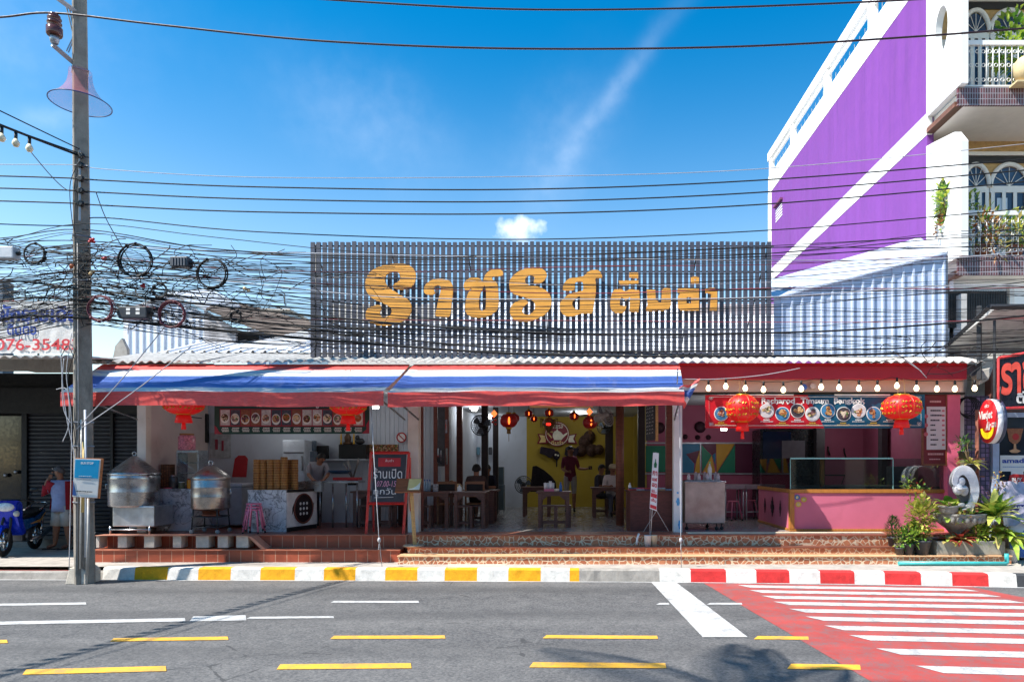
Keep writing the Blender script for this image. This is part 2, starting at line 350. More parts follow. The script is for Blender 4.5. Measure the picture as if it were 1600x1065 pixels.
def shape2d(loops, ext):
    """filled outline with holes, as a mesh in the XY plane, ext thick either side"""
    cu = bpy.data.curves.new('outline', 'CURVE'); cu.dimensions = '2D'; cu.fill_mode = 'BOTH'; cu.extrude = ext
    for lp in loops:
        sp = cu.splines.new('POLY'); sp.points.add(len(lp) - 1); sp.use_cyclic_u = True
        for i, p in enumerate(lp): sp.points[i].co = (p[0], p[1], 0, 1)
    o = bpy.data.objects.new('outline', cu); COL.objects.link(o); bpy.context.view_layer.update()
    dg = bpy.context.evaluated_depsgraph_get(); me = bpy.data.meshes.new_from_object(o.evaluated_get(dg)); bpy.data.objects.remove(o); return me
def catenary(a, b, sag, n=20):
    a, b = Vector(a), Vector(b); return [a.lerp(b, i / n) - Vector((0, 0, sag * 4 * (i / n) * (1 - i / n))) for i in range(n + 1)]
# ---------------------------------------------------------------- ground, road, kerb, pavement
g = MB().poly([(-500, -500, -.06), (500, -500, -.06), (500, 900, -.06), (-500, 900, -.06)]); struct('ground', g, M('dry_soil', (110, 100, 84), .95, var=.3, scale=.2))
g = MB()
for i in range(24):
    for j in range(11): x0, y0 = -60 + i * 5, -40 + j * 5; g.poly([(x0, y0, 0), (x0 + 5, y0, 0), (x0 + 5, y0 + 5, 0), (x0, y0 + 5, 0)])
struct('road', g, ASPH)
KP = [(-40, 11.62), (-12, 11.5)] + [tuple(G(a, b)[:2]) for a, b in ((150, 905), (600, 906.5), (1050, 908.5), (1350, 912), (1600, 917))] + [(12, 10.35), (40, 9.0)]
def ky(x):
    for (a, b), (c, d) in zip(KP, KP[1:]):
        if a <= x <= c: return b + (d - b) * (x - a) / (c - a)
def paintm(name, c, wear):
    t = NT(name); c = lin(c); w = t.mapr(t.math('ADD', t.math('MULTIPLY', t.noise(5, 8, .7), .6), t.math('MULTIPLY', t.noise(60, 5, .7), .4)), .47, .62, 0, wear)
    col = t.mix(t.mapr(t.noise(2.2, 5), .3, .7), mul(c, .8), mul(c, 1.06)); col = t.mix(w, col, (.12, .12, .125)); t.bump(t.noise(120, 3), .2, .005); MC[name] = t.fin(col, .75); return t.m
WLINE = paintm('road_paint_white', (192, 191, 190), .65); YLINE = paintm('road_paint_yellow', (232, 172, 50), .6); RLINE = paintm('road_paint_red', (166, 66, 62), .8)
def gpoly(mb, pts, z): mb.poly([tuple(G(a, b)[:2]) + (z,) for a, b in pts])
def dash(mb, x0, y0, x1, y1, t, z=.0054, sk=6): gpoly(mb, [(x0, y0 + t / 2), (x1, y1 + t / 2), (x1 - sk * .2, y1 - t / 2), (x0 + sk, y0 - t / 2)], z)
w = MB()
for a in ((-60, 945.5, 135, 942.5, 3.4), (516, 940, 655, 940, 3), (1025, 943, 1046, 943, 2.8), (1104, 943, 1160, 943, 2.8)): dash(w, *a)
for a in ((-60, 974.5, 290, 968, 5), (296, 966.8, 385, 965, 8), (385, 965, 522, 964, 3)): dash(w, *a, z=.0058)
gpoly(w, [(1017, 909), (1056, 909.3), (1168.5, 995.5), (1098, 995.5)], .0075)
for i in range(60):                                                       # thin line along the foot of the kerb
    x0, x1 = -12 + i * .4, -12 + i * .4 + .4; w.poly([(x0, ky(x0) - .075, .004), (x1, ky(x1) - .075, .004), (x1, ky(x1) - .02, .004), (x0, ky(x0) - .02, .004)])
struct('road_marking', w, WLINE)
y = MB()
for a in ((-60, 1004, 12, 1002, 5), (172, 999.5, 357, 997, 5), (516, 995.7, 696, 995, 5), (848, 994.6, 1028, 995.6, 5), (1178, 996, 1264, 997, 5),
          (35, 1050, 260, 1044.5, 8), (432, 1041.8, 643, 1040, 8), (827, 1038.6, 1041, 1040, 8), (1230, 1041, 1345, 1042.5, 8), (-360, 1062, -160, 1055, 8), (-420, 1006, -230, 1005, 5)): dash(y, *a)
[y.v.__setitem__(i, (v[0], v[1], .0062)) for i, v in enumerate(y.v)]; struct('yellow_road_marking', y, YLINE)
r = MB(); A0, A1 = G(1099, 910.5), G(1362, 1065); B0, B1 = G(1519, 917), G(1605, 934)
A2 = A0 + (A1 - A0) * 2.6; B2 = B0 + (B1 - B0) * 3.2; B2 = B0 + (B1 - B0).normalized() * (A2 - A0).length
r.poly([(p.x, p.y, .004) for p in (A0, A1, A2, B2, B1, B0)]); struct('crosswalk_surface', r, RLINE)
zb = MB(); along = (Vector((G(1600, 917).x, G(1600, 917).y, 0)) - Vector((G(1050, 908.5).x, G(1050, 908.5).y, 0))).normalized()
lefts = [(1158, 916), (1176, 924), (1196, 933), (1215, 942.5), (1240, 954), (1267, 966.5), (1297, 981), (1337, 996.5), (1381, 1018), (1445, 1046)]
pl = G(*lefts[-1]); st = (pl - G(*lefts[-2]))
pts_ = [G(*q) for q in lefts] + [pl + st * k for k in (1, 2, 3, 4)]
for p in pts_:
    q = p + along * 3.4; off = Vector((.055, -.235, 0)) / 2
    zb.poly([((p - off).x, (p - off).y, .008), ((p + off).x + .09, (p + off).y, .008), ((q + off).x + .09, (q + off).y, .008), ((q - off).x, (q - off).y, .008)])
struct('crosswalk_stripe', zb, WLINE)
KW = concrete('kerb_white', (222, 218, 212), .5, 6, False); KY = concrete('kerb_yellow', (236, 166, 14), .45, 6, False); KR = concrete('kerb_red', (206, 48, 48), .45, 6, False); KB = concrete('kerb_black', (58, 60, 64), .3, 5, False)
bounds = [(-4000, 0), (150, 1), (201, 2), (254, 1), (303, 2), (355, 1), (402, 2), (457, 1), (503, 2), (553, 1), (600, 2), (651, 1), (694, 2), (745, 1), (794, 2), (845, 1), (890, 2), (905, 0), (1030, 1), (1078, 3), (1132, 1), (1178, 3), (1228, 1), (1274, 3), (1325, 1), (1369, 3), (1421, 1), (1465, 3), (1516, 1), (1555, 4), (1625, 1), (1680, 3), (1740, 4), (6000, 4)]
kx = [(X(px, 11.3) if -3000 < px < 5000 else (-40 if px < 0 else 40), c) for px, c in bounds]; kb = MB()
for (x0, c), (x1, _) in zip(kx, kx[1:]):
    n = max(2, int(min(6, (x1 - x0)) / .12)); low = x0 < -9
    hh = .2 if not low else .13
    for i in range(n):
        a, b = x0 + (x1 - x0) * i / n, x0 + (x1 - x0) * (i + 1) / n
        def pr(x):
            r_ = random.Random(round(x * 1000)); e = .006 if c else .012
            return [(x, ky(x) + r_.uniform(-e, e) * .4, 0), (x, ky(x) + .02 + r_.uniform(-e, e), hh - .022), (x, ky(x) + .045 + r_.uniform(-e, e), hh + r_.uniform(-e, e) * .4), (x, ky(x) + .17, hh)]
        P, Q = pr(a), pr(b)
        for j in range(3): kb.poly([P[j], Q[j], Q[j + 1], P[j + 1]], c)
struct('kerb', kb, [CONC, KW, KY, KR, KB])
pv = MB()
for i in range(80):
    x0, x1 = -40 + i, -39 + i
    pv.poly([(x0, ky(x0) + .165, .194), (x1, ky(x1) + .165, .194), (x1, 15.1, .194), (x0, 15.1, .194)])
struct('pavement', pv, WALK)
sl_ = MB()
for a, b, c in ((700, 790, 881), (790, 850, 884)): sl_.poly([tuple(G(a, 887, .2)[:2]) + (.199,), tuple(G(b, 887, .2)[:2]) + (.199,), tuple(G(b, c - 1, .2)[:2]) + (.199,), tuple(G(a, c - 1, .2)[:2]) + (.199,)])
struct('pavement_slab', sl_, concrete('pale_concrete', (190, 180, 168), .3, 2, False))
rl = MB(); rl.poly([(-14, ky(-14) + .12, .1345), (-8.4, ky(-8.4) + .12, .1345), (-8.4, ky(-8.4) + .16, .1345), (-14, ky(-14) + .16, .1345)]); struct('red_kerb_line', rl, RLINE)

# ---------------------------------------------------------------- the restaurant building
REST = thing('restaurant_building', 'open fronted single storey restaurant building with tiled steps and corrugated roof', 'building', (-.6, 13, 0))
FZ = .65
TERRA = tiles('terracotta_floor', (122, 60, 46), (96, 66, 54), .3, .3, .3, axis='xy', gw=.01); TRISE = tiles('terracotta_riser', (158, 76, 52), (186, 140, 116), .205, 2, .4, .12, 'xz', .012)
TREAD = M('terracotta_tread', (164, 98, 74), .45, var=.15, scale=8, dirt=.3, dcol=(90, 60, 48)); PALEF = tiles('pale_floor_tile', (150, 147, 143), (112, 108, 104), .4, .4, .2, .04, 'xy', .008, .08)
LIP = M('cream_nosing', (216, 170, 128), .5, var=.2, scale=9, dirt=.3, dcol=(130, 90, 66))
m = MB(); m.box(-8.55, -3.05, 12.47, 15.3, .2, FZ); m.build('floor', TERRA, REST)
m = MB(); m.box(-3.05, 7.45, 12.47, 13.05, .2, FZ + .002); m.build('floor', TREAD, REST)
m = MB(); m.box(-3.05, 7.45, 13.05, 21.1, .2, FZ); m.build('floor', PALEF, REST)
def step(x0, x1, yf, yb, z0, z1, mr, mt, lip=.022, ov=.025):
    m = MB(); m.box(x0, x1, yf, yb, z0, z1 - lip); m.build('riser', mr, REST)
    m = MB(); m.box(x0 - .01, x1 + .01, yf - ov, yb, z1 - lip, z1); m.build('tread', mt, REST, bev=.006)
step(-8.55, -3.1, 12.15, 12.47, .19, .42, TRISE, TREAD); step(-8.55, -3.05, 12.44, 12.60, .42, FZ + .004, TRISE, TREAD)
step(-3.07, 7.62, 11.9, 12.22, .19, .345, CRAZY, LIP); step(-2.97, 5.72, 12.19, 12.47, .345, .46, CRAZY, TREAD); step(-2.9, 5.72, 12.44, 12.62, .46, FZ + .006, CRAZY, TREAD)
m = MB(); m.box(5.73, 7.45, 12.22, 12.47, .345, .62); m.build('plinth', CONC, REST)
m = MB(); m.box(2.1, 5.75, 12.64, 12.80, FZ, FZ + .022); m.build('sill', M('cream_sill', (226, 206, 180), .5), REST, bev=.005)
WALLW = M('pale_blue_wall', (190, 197, 208), .7, var=.06, scale=1.5, dirt=.25, dcol=(140, 140, 146)); WALLP = M('pink_wall', (164, 84, 112), .65, var=.06, scale=1.5); WALLY = M('yellow_wall', (172, 146, 44), .7, var=.08, scale=1.5)
PALEP = M('pale_pink_wall', (206, 188, 184), .7, var=.05, scale=1.5, dirt=.3, dcol=(150, 132, 126))
def wall(x0, x1, y0, y1, z0, z1, mm, nm='wall'): m = MB(); m.box(x0, x1, y0, y1, z0, z1); return m.build(nm, mm, REST)
CZ = 3.42
wall(-8.3, -8.15, 13.12, 15.2, .2, CZ, PALEP); wall(-8.3, -5.1, 15.2, 15.35, .2, CZ, WALLW)
m = MB()                                                                   # ribbed panel wall of the kitchen
for i in range(20): x = -5.1 + i * .1; m.box(x, x + .094, 15.2, 15.3, .2, CZ)
m.build('wall', WALLW, REST)
wall(-3.1, -2.98, 15.3, 21, FZ, CZ, WALLW); wall(-3.1, -1.46, 21, 21.15, FZ, CZ, WALLW); wall(-1.46, 2.3, 21.003, 21.15, FZ, CZ, WALLY)
wall(1.82, 1.94, 17.1, 21, FZ, CZ, WALLY); wall(1.82, 7.32, 17, 17.1, FZ, CZ, WALLP); wall(7.2, 7.35, 13.2, 17, FZ, CZ, WALLP)
wall(7.1, 7.34, 12.98, 13.2, FZ, 3.5, M('pink_pillar', (214, 98, 128), .6, var=.06), 'pillar')
m = MB(); m.box(-8.3, 7.35, 13.13, 21.15, CZ, CZ + .06); m.build('ceiling', M('ceiling_board', (176, 180, 186), .8, var=.05), REST)
wall(-8.32, 1.95, 12.93, 13.1, 3.36, 3.8, CREAM, 'lintel'); wall(1.95, 7.34, 12.9, 13.1, Z(612, 12.9), 3.8, M('fascia_cream', (214, 190, 178), .6, var=.05), 'lintel')
m = MB(); m.pbox(1062, 1508, 612.5, 616, 12.95, .12); m.build('trim', DARK, REST)
m = MB(); m.box(X(1061, 12.7), X(1511, 12.7), 12.7, 12.86, Z(592, 12.7), Z(571, 12.7)); m.build('fascia', M('red_vinyl', (186, 44, 58), .45, var=.08, scale=2), REST, bev=.01)
m = MB(); m.box(X(1061, 12.7), X(1511, 12.7), 12.69, 12.84, Z(571, 12.7) + .001, Z(567, 12.7)); m.build('fascia', M('red_vinyl_bright', (206, 30, 40), .4), REST)
for nm, px0, px1, c in (('column', 214, 228, CREAM), ('column', 637, 654, CREAM), ('column', 1052.5, 1066, WHITE)):
    m = MB(); w_ = X(px1, 12.93) - X(px0, 12.93); m.box(X(px0, 12.93), X(px1, 12.93), 12.93, 12.93 + w_, FZ, 3.4); o = m.build(nm, c, REST, bev=.008)
    if px0 > 1000: BLUEC = o
for a_, b_, c_, d_ in ((1057, 1062.5, 790, 777), (1060, 1064.5, 827, 812), (1057.5, 1061, 771, 768)):
    m = MB(); m.prism([(X(a_ + (b_ - a_) * (.5 + .5 * math.cos(i * .524) * (1 + .25 * math.sin(i * 2.3))), 12.9), 12.925, Z((c_ + d_) / 2 + (c_ - d_) / 2 * math.sin(i * .524) * (1 + .2 * math.cos(i * 3.1)), 12.9)) for i in range(12)], (0, .01, 0)); m.build('paint_patch', M('blue_paint_patch', (84, 158, 206), .6, var=.3, scale=20), BLUEC)
# roof of wavy fibre cement sheets
def wavy_roof(x0, x1, ya, za, yb, zb, mm, nm='roof', parent=REST, pitch=.177, amp=.024, thick=.012, jag=.03):
    m = MB(); n = int((x1 - x0) / pitch * 6); up = []
    for i in range(n + 1):
        x = x0 + (x1 - x0) * i / n; w = amp * math.sin(2 * math.pi * x / pitch); sh = random.Random(int((x - x0) / 1.06)).uniform(-jag, jag); up.append((x, w, sh))
    for i in range(n):
        (a, w, s1), (b, v, _) = up[i], up[i + 1]
        ys, ye = ya + s1, yb
        m.poly([(a, ys, za + w), (b, ys, za + v), (b, ye, zb + v), (a, ye, zb + w)])
        m.poly([(a, ys, za + w - thick), (b, ys, za + v - thick), (b, ys, za + v), (a, ys, za + w)])
    return m.build(nm, mm, parent)
ROOFM = concrete('fibre_cement', (196, 192, 186), .45, 3); ROOFW = M('white_metal_roof', (222, 224, 228), .4, .0, var=.1, scale=2, dirt=.4, dcol=(160, 140, 120))
wavy_roof(-8.95, 7.55, 12.5, 3.815, 14.2, 4.25, ROOFM)
def ribroof(x0, x1, ya, za, yb, zb, mm, parent, pitch=.25, nm='roof'):
    m = MB(); n = int((x1 - x0) / pitch)
    for i in range(n):
        x = x0 + i * pitch
        for (a, b, o1, o2) in ((0, .7, 0, 0), (.7, .78, 0, .04), (.78, .92, .04, .04), (.92, 1, .04, 0)):
            m.poly([(x + a * pitch, ya, za + o1), (x + b * pitch, ya, za + o2), (x + b * pitch, yb, zb + o2), (x + a * pitch, yb, zb + o1)])
    return m.build(nm, mm, parent)
ribroof(-8.6, -3.6, 14.1, 4.25, 20, Z(505, 20), ROOFW, REST); ribroof(-3.6, 3.4, 14.1, 4.25, 24, Z(469, 24), ROOFW, REST); ribroof(3.4, 7.45, 14.1, 4.25, 20, Z(492, 20), ROOFW, REST)
m = MB(); m.box(-8.6, 7.4, 23.9, 24.05, 0, Z(470, 24) - .12); m.build('rear_wall', CREAM, REST)
m = MB(); m.prism([(7.46, 13.2, .2), (7.46, 13.2, 3.8), (7.46, 14.1, 4.2), (7.46, 20, 6), (7.46, 20, .2)], (.08, 0, 0)); m.build('side_wall', CREAM, REST)
# wooden posts inside
for px0, px1, d, y1, mm in ((656, 661, 13.2, 640, WOODR), (677, 683, 15.0, 640, WOODR), (695, 701, 15.0, 640, WOODR), (713, 722, 16.6, 640, WOODR), (752, 762, 15.8, 632, wood('black_wood', (38, 28, 27))), (770, 778, 17.6, 632, MC['black_wood']), (997, 1008, 16.9, 632, MC['black_wood']), (946, 958, 19.5, 640, MC['black_wood']), (1041, 1053, 13.4, 620, WOODR)):
    m = MB(); m.box(X(px0, d), X(px1, d), d, d + X(px1, d) - X(px0, d), FZ, CZ); m.build('post', mm, REST, bev=.01)
m = MB(); m.lathe([(.088, FZ), (.088, CZ)], (X(968.5, 14.5), 14.5, 0), 20); m.build('post', wood('brown_pillar', (126, 72, 54), .5), REST)
m = MB(); m.box(X(684, 15), X(694.5, 15), 15.01, 15.06, 1.9, CZ); m.build('carved_screen', concrete('carved_stone', (78, 78, 84), .5, 9, False), REST)
for a, b, t0, t1 in ((683, 686, 700, 722), (688, 690, 703, 724), (696, 699, 655, 676), (696.5, 699.5, 700, 725)):
    m = MB(); m.pbox(a, b, t0, t1, 14.98, .02); m.build('mirror_strip', M('mirror_glass', (200, 205, 210), .06, 1, var=.02), REST)
m = MB(); m.pbox(703, 737, 690, 775, 20.9, .06); m.build('doorway', M('doorway_shade', (12, 12, 14), .9), REST)  # near-black panel: darkness of the unlit opening put into its colour
m = MB(); m.box(X(828, 13.0), X(926, 13.0), 12.95, 13.0, Z(637, 13), Z(633, 13)); m.build('beam', WOODL, REST)

# lit fluorescent lamps; the tube behind the green menu banner is added, unseen
LAMPW = emis('lamp_white', (255, 252, 240), 3.5)
def ceiling_lamp(px, py, d, label, wpx=10, power=14):
    t = thing('ceiling_lamp', label, 'lamp', (X(px, d), d, CZ), 'lit lamps under the ceiling')
    L = wpx / F * d; m = MB(); m.box(X(px, d) - L / 2 - .05, X(px, d) + L / 2 + .05, d - .06, d + .06, CZ - .06, CZ); m.build('housing', WHITE, t, bev=.008)
    zl = Z(py, d); m = MB(); m.tube([(X(px, d) - L / 2, d, zl), (X(px, d) + L / 2, d, zl)], .035, 10); m.build('tube_light', LAMPW, t)
    m = MB(); m.tube([(X(px, d), d, zl), (X(px, d), d, CZ - .05)], .012, 6); m.build('stem', WHITE, t)
    l = bpy.data.lights.new('lamp_light', 'POINT'); l.energy = power * .3; l.color = (.95, .98, 1); l.shadow_soft_size = .15
    lo = bpy.data.objects.new('lamp_light', l); COL.objects.link(lo); lo.location = (X(px, d), d - .1, zl - .1)
ceiling_lamp(741, 640, 17.5, 'white lamp under the ceiling before the dark doorway', 8, 22); ceiling_lamp(587, 636, 14.2, 'white lamp close to the cream column above the chalkboard', 9, 10)
ceiling_lamp(765, 652, 20.2, 'white lamp behind the black wall fan', 7, 16); ceiling_lamp(1131, 670, 15.4, 'white lamp under the red and teal menu banner', 9, 22)
ceiling_lamp(905, 643, 19.2, 'white tube lamp above the round teapot emblem', 22, 40); ceiling_lamp(430, 655, 14.4, 'added unseen tube lamp behind the dark green menu banner', 30, 8); ceiling_lamp(1330, 655, 15.4, 'white tube lamp behind the teal half of the banner', 30, 18)

# ---------------------------------------------------------------- slatted sign with cut-out letters
SIGN = thing('shop_sign', 'large black vertical slat sign with golden Thai letters above the awning', 'sign', (X(846, 13.15), 13.15, Z(560, 13.15)))
m = MB(); SLATM = M('slat_black', (70, 72, 84), .55, var=.25, scale=3, dirt=.25, dcol=(84, 82, 84))
for i in range(78):
    px = 485 + i * 9.275; x = X(px, 13.15); rr_ = random.Random(i); m.box(x, x + .0745, 13.15 + rr_.uniform(-.006, .006), 13.20, Z(561, 13.15), Z(377.5 + rr_.uniform(-.8, .8), 13.15))
m.build('slats', SLATM, SIGN)
m = MB()
for py in (384, 424, 470, 514, 552): m.box(X(485, 13.2), X(1209, 13.2), 13.203, 13.235, Z(py + 1, 13.2), Z(py - 1, 13.2))
m.build('rail', M('rail_metal', (60, 64, 74), .5), SIGN)
for px in (492, 610, 730, 850, 970, 1090, 1200):
    m = MB(); m.tube([(X(px, 13.2), 13.26, Z(560, 13.2)), (X(px, 13.2), 13.26, Z(380, 13.2))], .02, 6); m.tube([(X(px, 13.2), 13.26, Z(390, 13.2)), (X(px, 13.2), 15.2, 4.55)], .015, 6)
    m.build('brace', DARK, SIGN)
LG = M('letter_gold', (228, 160, 66), .42, 0, var=.12, scale=3)
LET = [(560, 400, .1375, True, [[(370,95),(460,85),(550,97),(620,135),(652,200),(650,270),(620,335),(560,372),(480,382),(420,375),(395,350),(410,320),(450,295),(475,270),(480,235),(465,200),(430,178),(380,178),(330,205),(305,245),(305,290),(325,330),(355,365),(420,405),(490,450),(560,490),(595,535),(605,590),(595,650),(545,715),(470,755),(390,780),(300,790),(200,780),(120,745),(90,710),(85,660),(100,610),(140,580),(200,560),(255,565),(262,600),(245,640),(260,685),(300,695),(345,680),(378,650),(375,600),(330,560),(240,520),(160,480),(110,430),(85,370),(80,310),(95,250),(130,190),(200,140),(280,110)]]),
 (560, 400, .1375, True, [[(745,385),(760,335),(800,295),(860,265),(930,260),(1000,270),(1050,295),(1072,340),(1075,420),(1060,540),(1040,680),(960,690),(880,680),(890,600),(915,480),(935,400),(935,350),(905,332),(870,345),(862,385),(870,420),(850,438),(800,440),(755,425)]]),
 (560, 400, .1375, True, [[(1197,330),(1215,290),(1260,255),(1330,245),(1390,262),(1415,290),(1440,220),(1490,170),(1560,148),(1610,155),(1642,178),(1640,215),(1590,235),(1530,238),(1520,262),(1570,300),(1588,360),(1595,480),(1590,580),(1550,640),(1470,685),(1370,700),(1290,690),(1235,660),(1215,600),(1225,500),(1250,420),(1285,380),(1278,365),(1255,395),(1220,388),(1200,365)], [(1370,500),(1385,430),(1410,380),(1430,335),(1448,370),(1452,450),(1450,560),(1440,610),(1400,620),(1375,600)]]),
 (760, 400, .1375, True, [[(260,330),(270,270),(320,210),(400,160),(490,135),(570,130),(640,150),(680,190),(687,225),(660,275),(610,310),(545,315),(540,290),(545,240),(510,220),(460,235),(440,270),(450,310),(500,335),(590,350),(660,380),(715,430),(740,500),(730,580),(680,650),(600,700),(500,740),(400,745),(320,725),(280,680),(268,620),(290,560),(340,520),(410,500),(465,510),(470,535),(430,570),(408,615),(425,655),(470,670),(520,645),(550,600),(550,545),(520,505),(450,475),(370,450),(310,430),(270,390)]]),
 (760, 400, .1375, True, [[(870,350),(890,300),(950,255),(1050,240),(1110,225),(1150,185),(1220,158),(1280,170),(1308,210),(1310,250),(1240,255),(1245,330),(1240,450),(1220,560),(1205,645),(1130,650),(1065,655),(1000,680),(920,685),(860,650),(832,590),(840,530),(880,480),(950,430),(1050,405),(1095,390),(1100,340),(1090,295),(1040,290),(1005,310),(1005,360),(985,390),(880,390)], [(980,520),(1030,475),(1062,460),(1062,540),(1055,615),(1010,600),(980,565)]]),
 (940, 410, .125, False, [[(110,480),(125,390),(160,340),(240,335),(300,365),(350,335),(470,350),(475,500),(460,620),(345,615),(352,520),(355,430),(300,480),(250,430),(228,470),(228,540),(310,545),(300,590),(270,630),(180,635),(125,600),(110,550)]]),
 (940, 410, .125, False, [[(215,230),(460,228),(460,265),(350,270),(330,285),(230,280)]]), (940, 410, .125, False, [[(345,130),(457,130),(457,200),(400,195),(345,190)]]),
 (940, 410, .125, False, [[(565,340),(670,345),(675,460),(720,505),(750,490),(755,340),(790,320),(865,330),(865,540),(830,590),(760,605),(700,600),(670,605),(565,610),(555,590),(575,520)]]),
 (940, 410, .125, False, [[(950,330),(1200,320),(1215,330),(1215,400),(1215,600),(990,600),(955,570),(955,420),(980,390),(950,375)], [(1060,435),(1120,435),(1120,510),(1060,510)]]),
 (940, 410, .125, False, [[(1118,185),(1160,172),(1215,185),(1215,262),(1118,262)], [(1155,212),(1180,212),(1180,225),(1155,225)]]),
 (940, 410, .125, False, [[(1295,325),(1400,318),(1440,335),(1445,440),(1440,600),(1355,600),(1370,400),(1345,385),(1300,382)]])]
for ox, oy, k, smo, loops in LET:
    d = 13.06; ls = []
    for lp in loops:
        lp = [(X(ox + u * k, d), Z(oy + v * k, d), 0) for u, v in lp]; ls.append([tuple(p) for p in crom(lp, 3)] if smo else lp)
    me = shape2d(ls, .02); m = MB(); m.mesh(me, lambda v: (v.x, d - v.z, v.y)); m.build('letter', LG, SIGN)

# ---------------------------------------------------------------- striped awnings
AWC = {}
def fab(n, c): 
    if n not in MC:
        t = NT(n); cc = lin(c); fine = t.noise(7, 5, .6, t.sc((1.5, 14, 6))); col = t.mix(t.mapr(fine, .3, .7), mul(cc, .8), mul(cc, 1.1)); col = t.mix(t.mapr(t.noise(2.2, 8, .7, t.sc((2.5, .6, .6))), .55, .76, 0, .28), col, (.34, .31, .29)); t.fin(col, .6)
        t.bump(t.noise(3, 4, .5, t.sc((3, 1, 1))), .25, .03); tl = t.n('ShaderNodeBsdfTranslucent', {'Color': col}); ms = t.n('ShaderNodeMixShader', {0: .16, 1: t.b.outputs[0], 2: tl.outputs[0]}); t.t.links.new(ms.outputs[0], t.t.nodes['Material Output'].inputs[0]); MC[n] = t.m
    return MC[n]
FR, FW, FB, FP = fab('fabric_red', (246, 92, 86)), fab('fabric_white', (226, 220, 214)), fab('fabric_blue', (66, 100, 176)), fab('fabric_pale_blue', (150, 170, 206))
def awning(x0, x1, label, arms, sk0=0, sk1=0, seed=1):
    t = thing('awning', label, 'awning', ((x0 + x1) / 2, 12.62, 3.78), 'striped awnings over the steps'); rr_ = random.Random(seed)
    rows = [(0, 0), (.2, 1), (.265, 3), (.30, 1), (.40, 3), (.43, 2), (.63, 2), (.83, 3), (.86, 1), (1, None)]; m = MB(); n = 60
    ph = [rr_.uniform(0, 6) for _ in range(6)]
    def P(s, tt):
        x = (x0 + (x1 - x0) * s) + (sk0 * (1 - s) + sk1 * s) * tt; sag = .01 * math.sin(s * 9 + ph[0]) * tt + .005 * math.sin(s * 31 + ph[1] + tt * 2) * tt + .02 * math.sin(math.pi * tt) * (1 if s > .03 else 0)
        return (x, 12.62 - 1.29 * tt, 3.78 - .645 * tt - sag)
    for (t0, c), (t1, _) in zip(rows, rows[1:]):
        for i in range(n): m.face([len(m.v) + k for k in range(4)], c, True); m.v += [P(i / n, t0), P((i + 1) / n, t0), P((i + 1) / n, t1), P(i / n, t1)]
    o = m.build('canopy', [FR, FW, FB, FP], t, weld=1e-4)
    m = MB()
    def V(s, k):
        p = P(s, 1); return (p[0], p[1] - .01 + .010 * math.sin(s * 19 + ph[2]) * k + .005 * math.sin(s * 61 + ph[3]) * k, p[2] - .238 * k - .008 * math.sin(s * 5 + ph[4]) * k)
    for j in range(4):
        for i in range(n): m.face([len(m.v) + k for k in range(4)], 0, True); m.v += [V(i / n, j / 4), V((i + 1) / n, j / 4), V((i + 1) / n, (j + 1) / 4), V(i / n, (j + 1) / 4)]
    o = m.build('valance', FR, t, weld=1e-4)
    m = MB(); p, q = P(0, 1), P(1, 1); m.tube([(p[0], 11.36, 3.1), (q[0], 11.36, 3.1)], .02, 8); m.build('front_bar', STEEL, t)
    for ax in arms: m = MB(); m.tube([(ax, 12.9, 2.78), (ax - .12, 11.38, 3.09)], .018, 8); m.build('support_arm', STEEL, t)
awning(-8.72, -3.03, 'striped awning over the steamers and the marble counters', (X(216, 12.9) - .02, -3.2), .2, -.13, 3)
awning(-2.96, 1.95, 'striped awning over the dining tables, with the small flag at its end', (-2.94, 1.9), -.13, -.12, 8)
# houses added across the street, behind the camera, to shade the open shop fronts from the low sky
for k, (xa, xb, hh, cc) in enumerate(((-30, -11, 7.5, (206, 196, 180)), (-10.6, 3, 9.5, (196, 190, 186)), (3.4, 26, 8.2, (210, 186, 160)))):
    t = thing('shophouse', ['low cream', 'tall grey', 'long tan'][k] + ' shophouse added out of view across the street with a deep canopy to shade the shop fronts', 'building', ((xa + xb) / 2, -7, 0))
    m = MB(); m.box(xa, xb, -16, -7, 0, hh); m.build('wall', M('opposite_render_%d' % k, cc, .8), t)
    m = MB()
    x = xa + .6
    while x + 2.6 < xb: m.box(x, x + 2.4, -7.02, -6.99, .1, 2.9); m.box(x + .3, x + 2.1, -7.02, -6.99, 4.3, 5.8); x += 3.4
    m.build('opening', SHADEW if 0 else DARK, t)
    m = MB(); m.box(xa, xb, -6.98, -5, 3.2, 3.32); m.build('canopy', CREAM, t)
# ---------------------------------------------------------------- purple building with balconies
XS = 7.55
def SY(px): return XS * F / (px - CX)          # depth at which the side wall shows at this column
PB = thing('purple_building', 'tall purple and white building with tiled balconies and arched windows', 'building', (XS + 3, 18, 0))
PURP = M('purple_paint', (116, 56, 140), .6, var=.09, scale=1.3, dirt=.5, dcol=(92, 48, 116), stretch=(2, 2, .14)); WH2 = M('white_render', (228, 226, 222), .6, var=.04, scale=.8)
def pb(nm, mm, *b, bev=0): m = MB(); m.box(*b); return m.build(nm, mm, PB, bev=bev)
pb('wall', PURP, XS, XS + .138, 14.6, 26.5, 0, 12.4); pb('wall', PURP, XS + .138, 14, 15.21, 26.49, 0, 12.39); pb('parapet', WH2, XS - .01, 14, 14.59, 26.52, 12.4, 13.1); pb('stripe', WH2, XS - .012, XS + .1, 14.58, 26.51, 8.98, 9.44)
pb('corner_pier', WH2, XS - .012, XS + .3, 26.1, 26.55, 9, 12.45)
for d in (26.3, 23.7, 20.5, 17.4, 14.75): pb('parapet_post', WH2, XS, XS + .13, d - .16, d + .16, 13.1, 13.737)
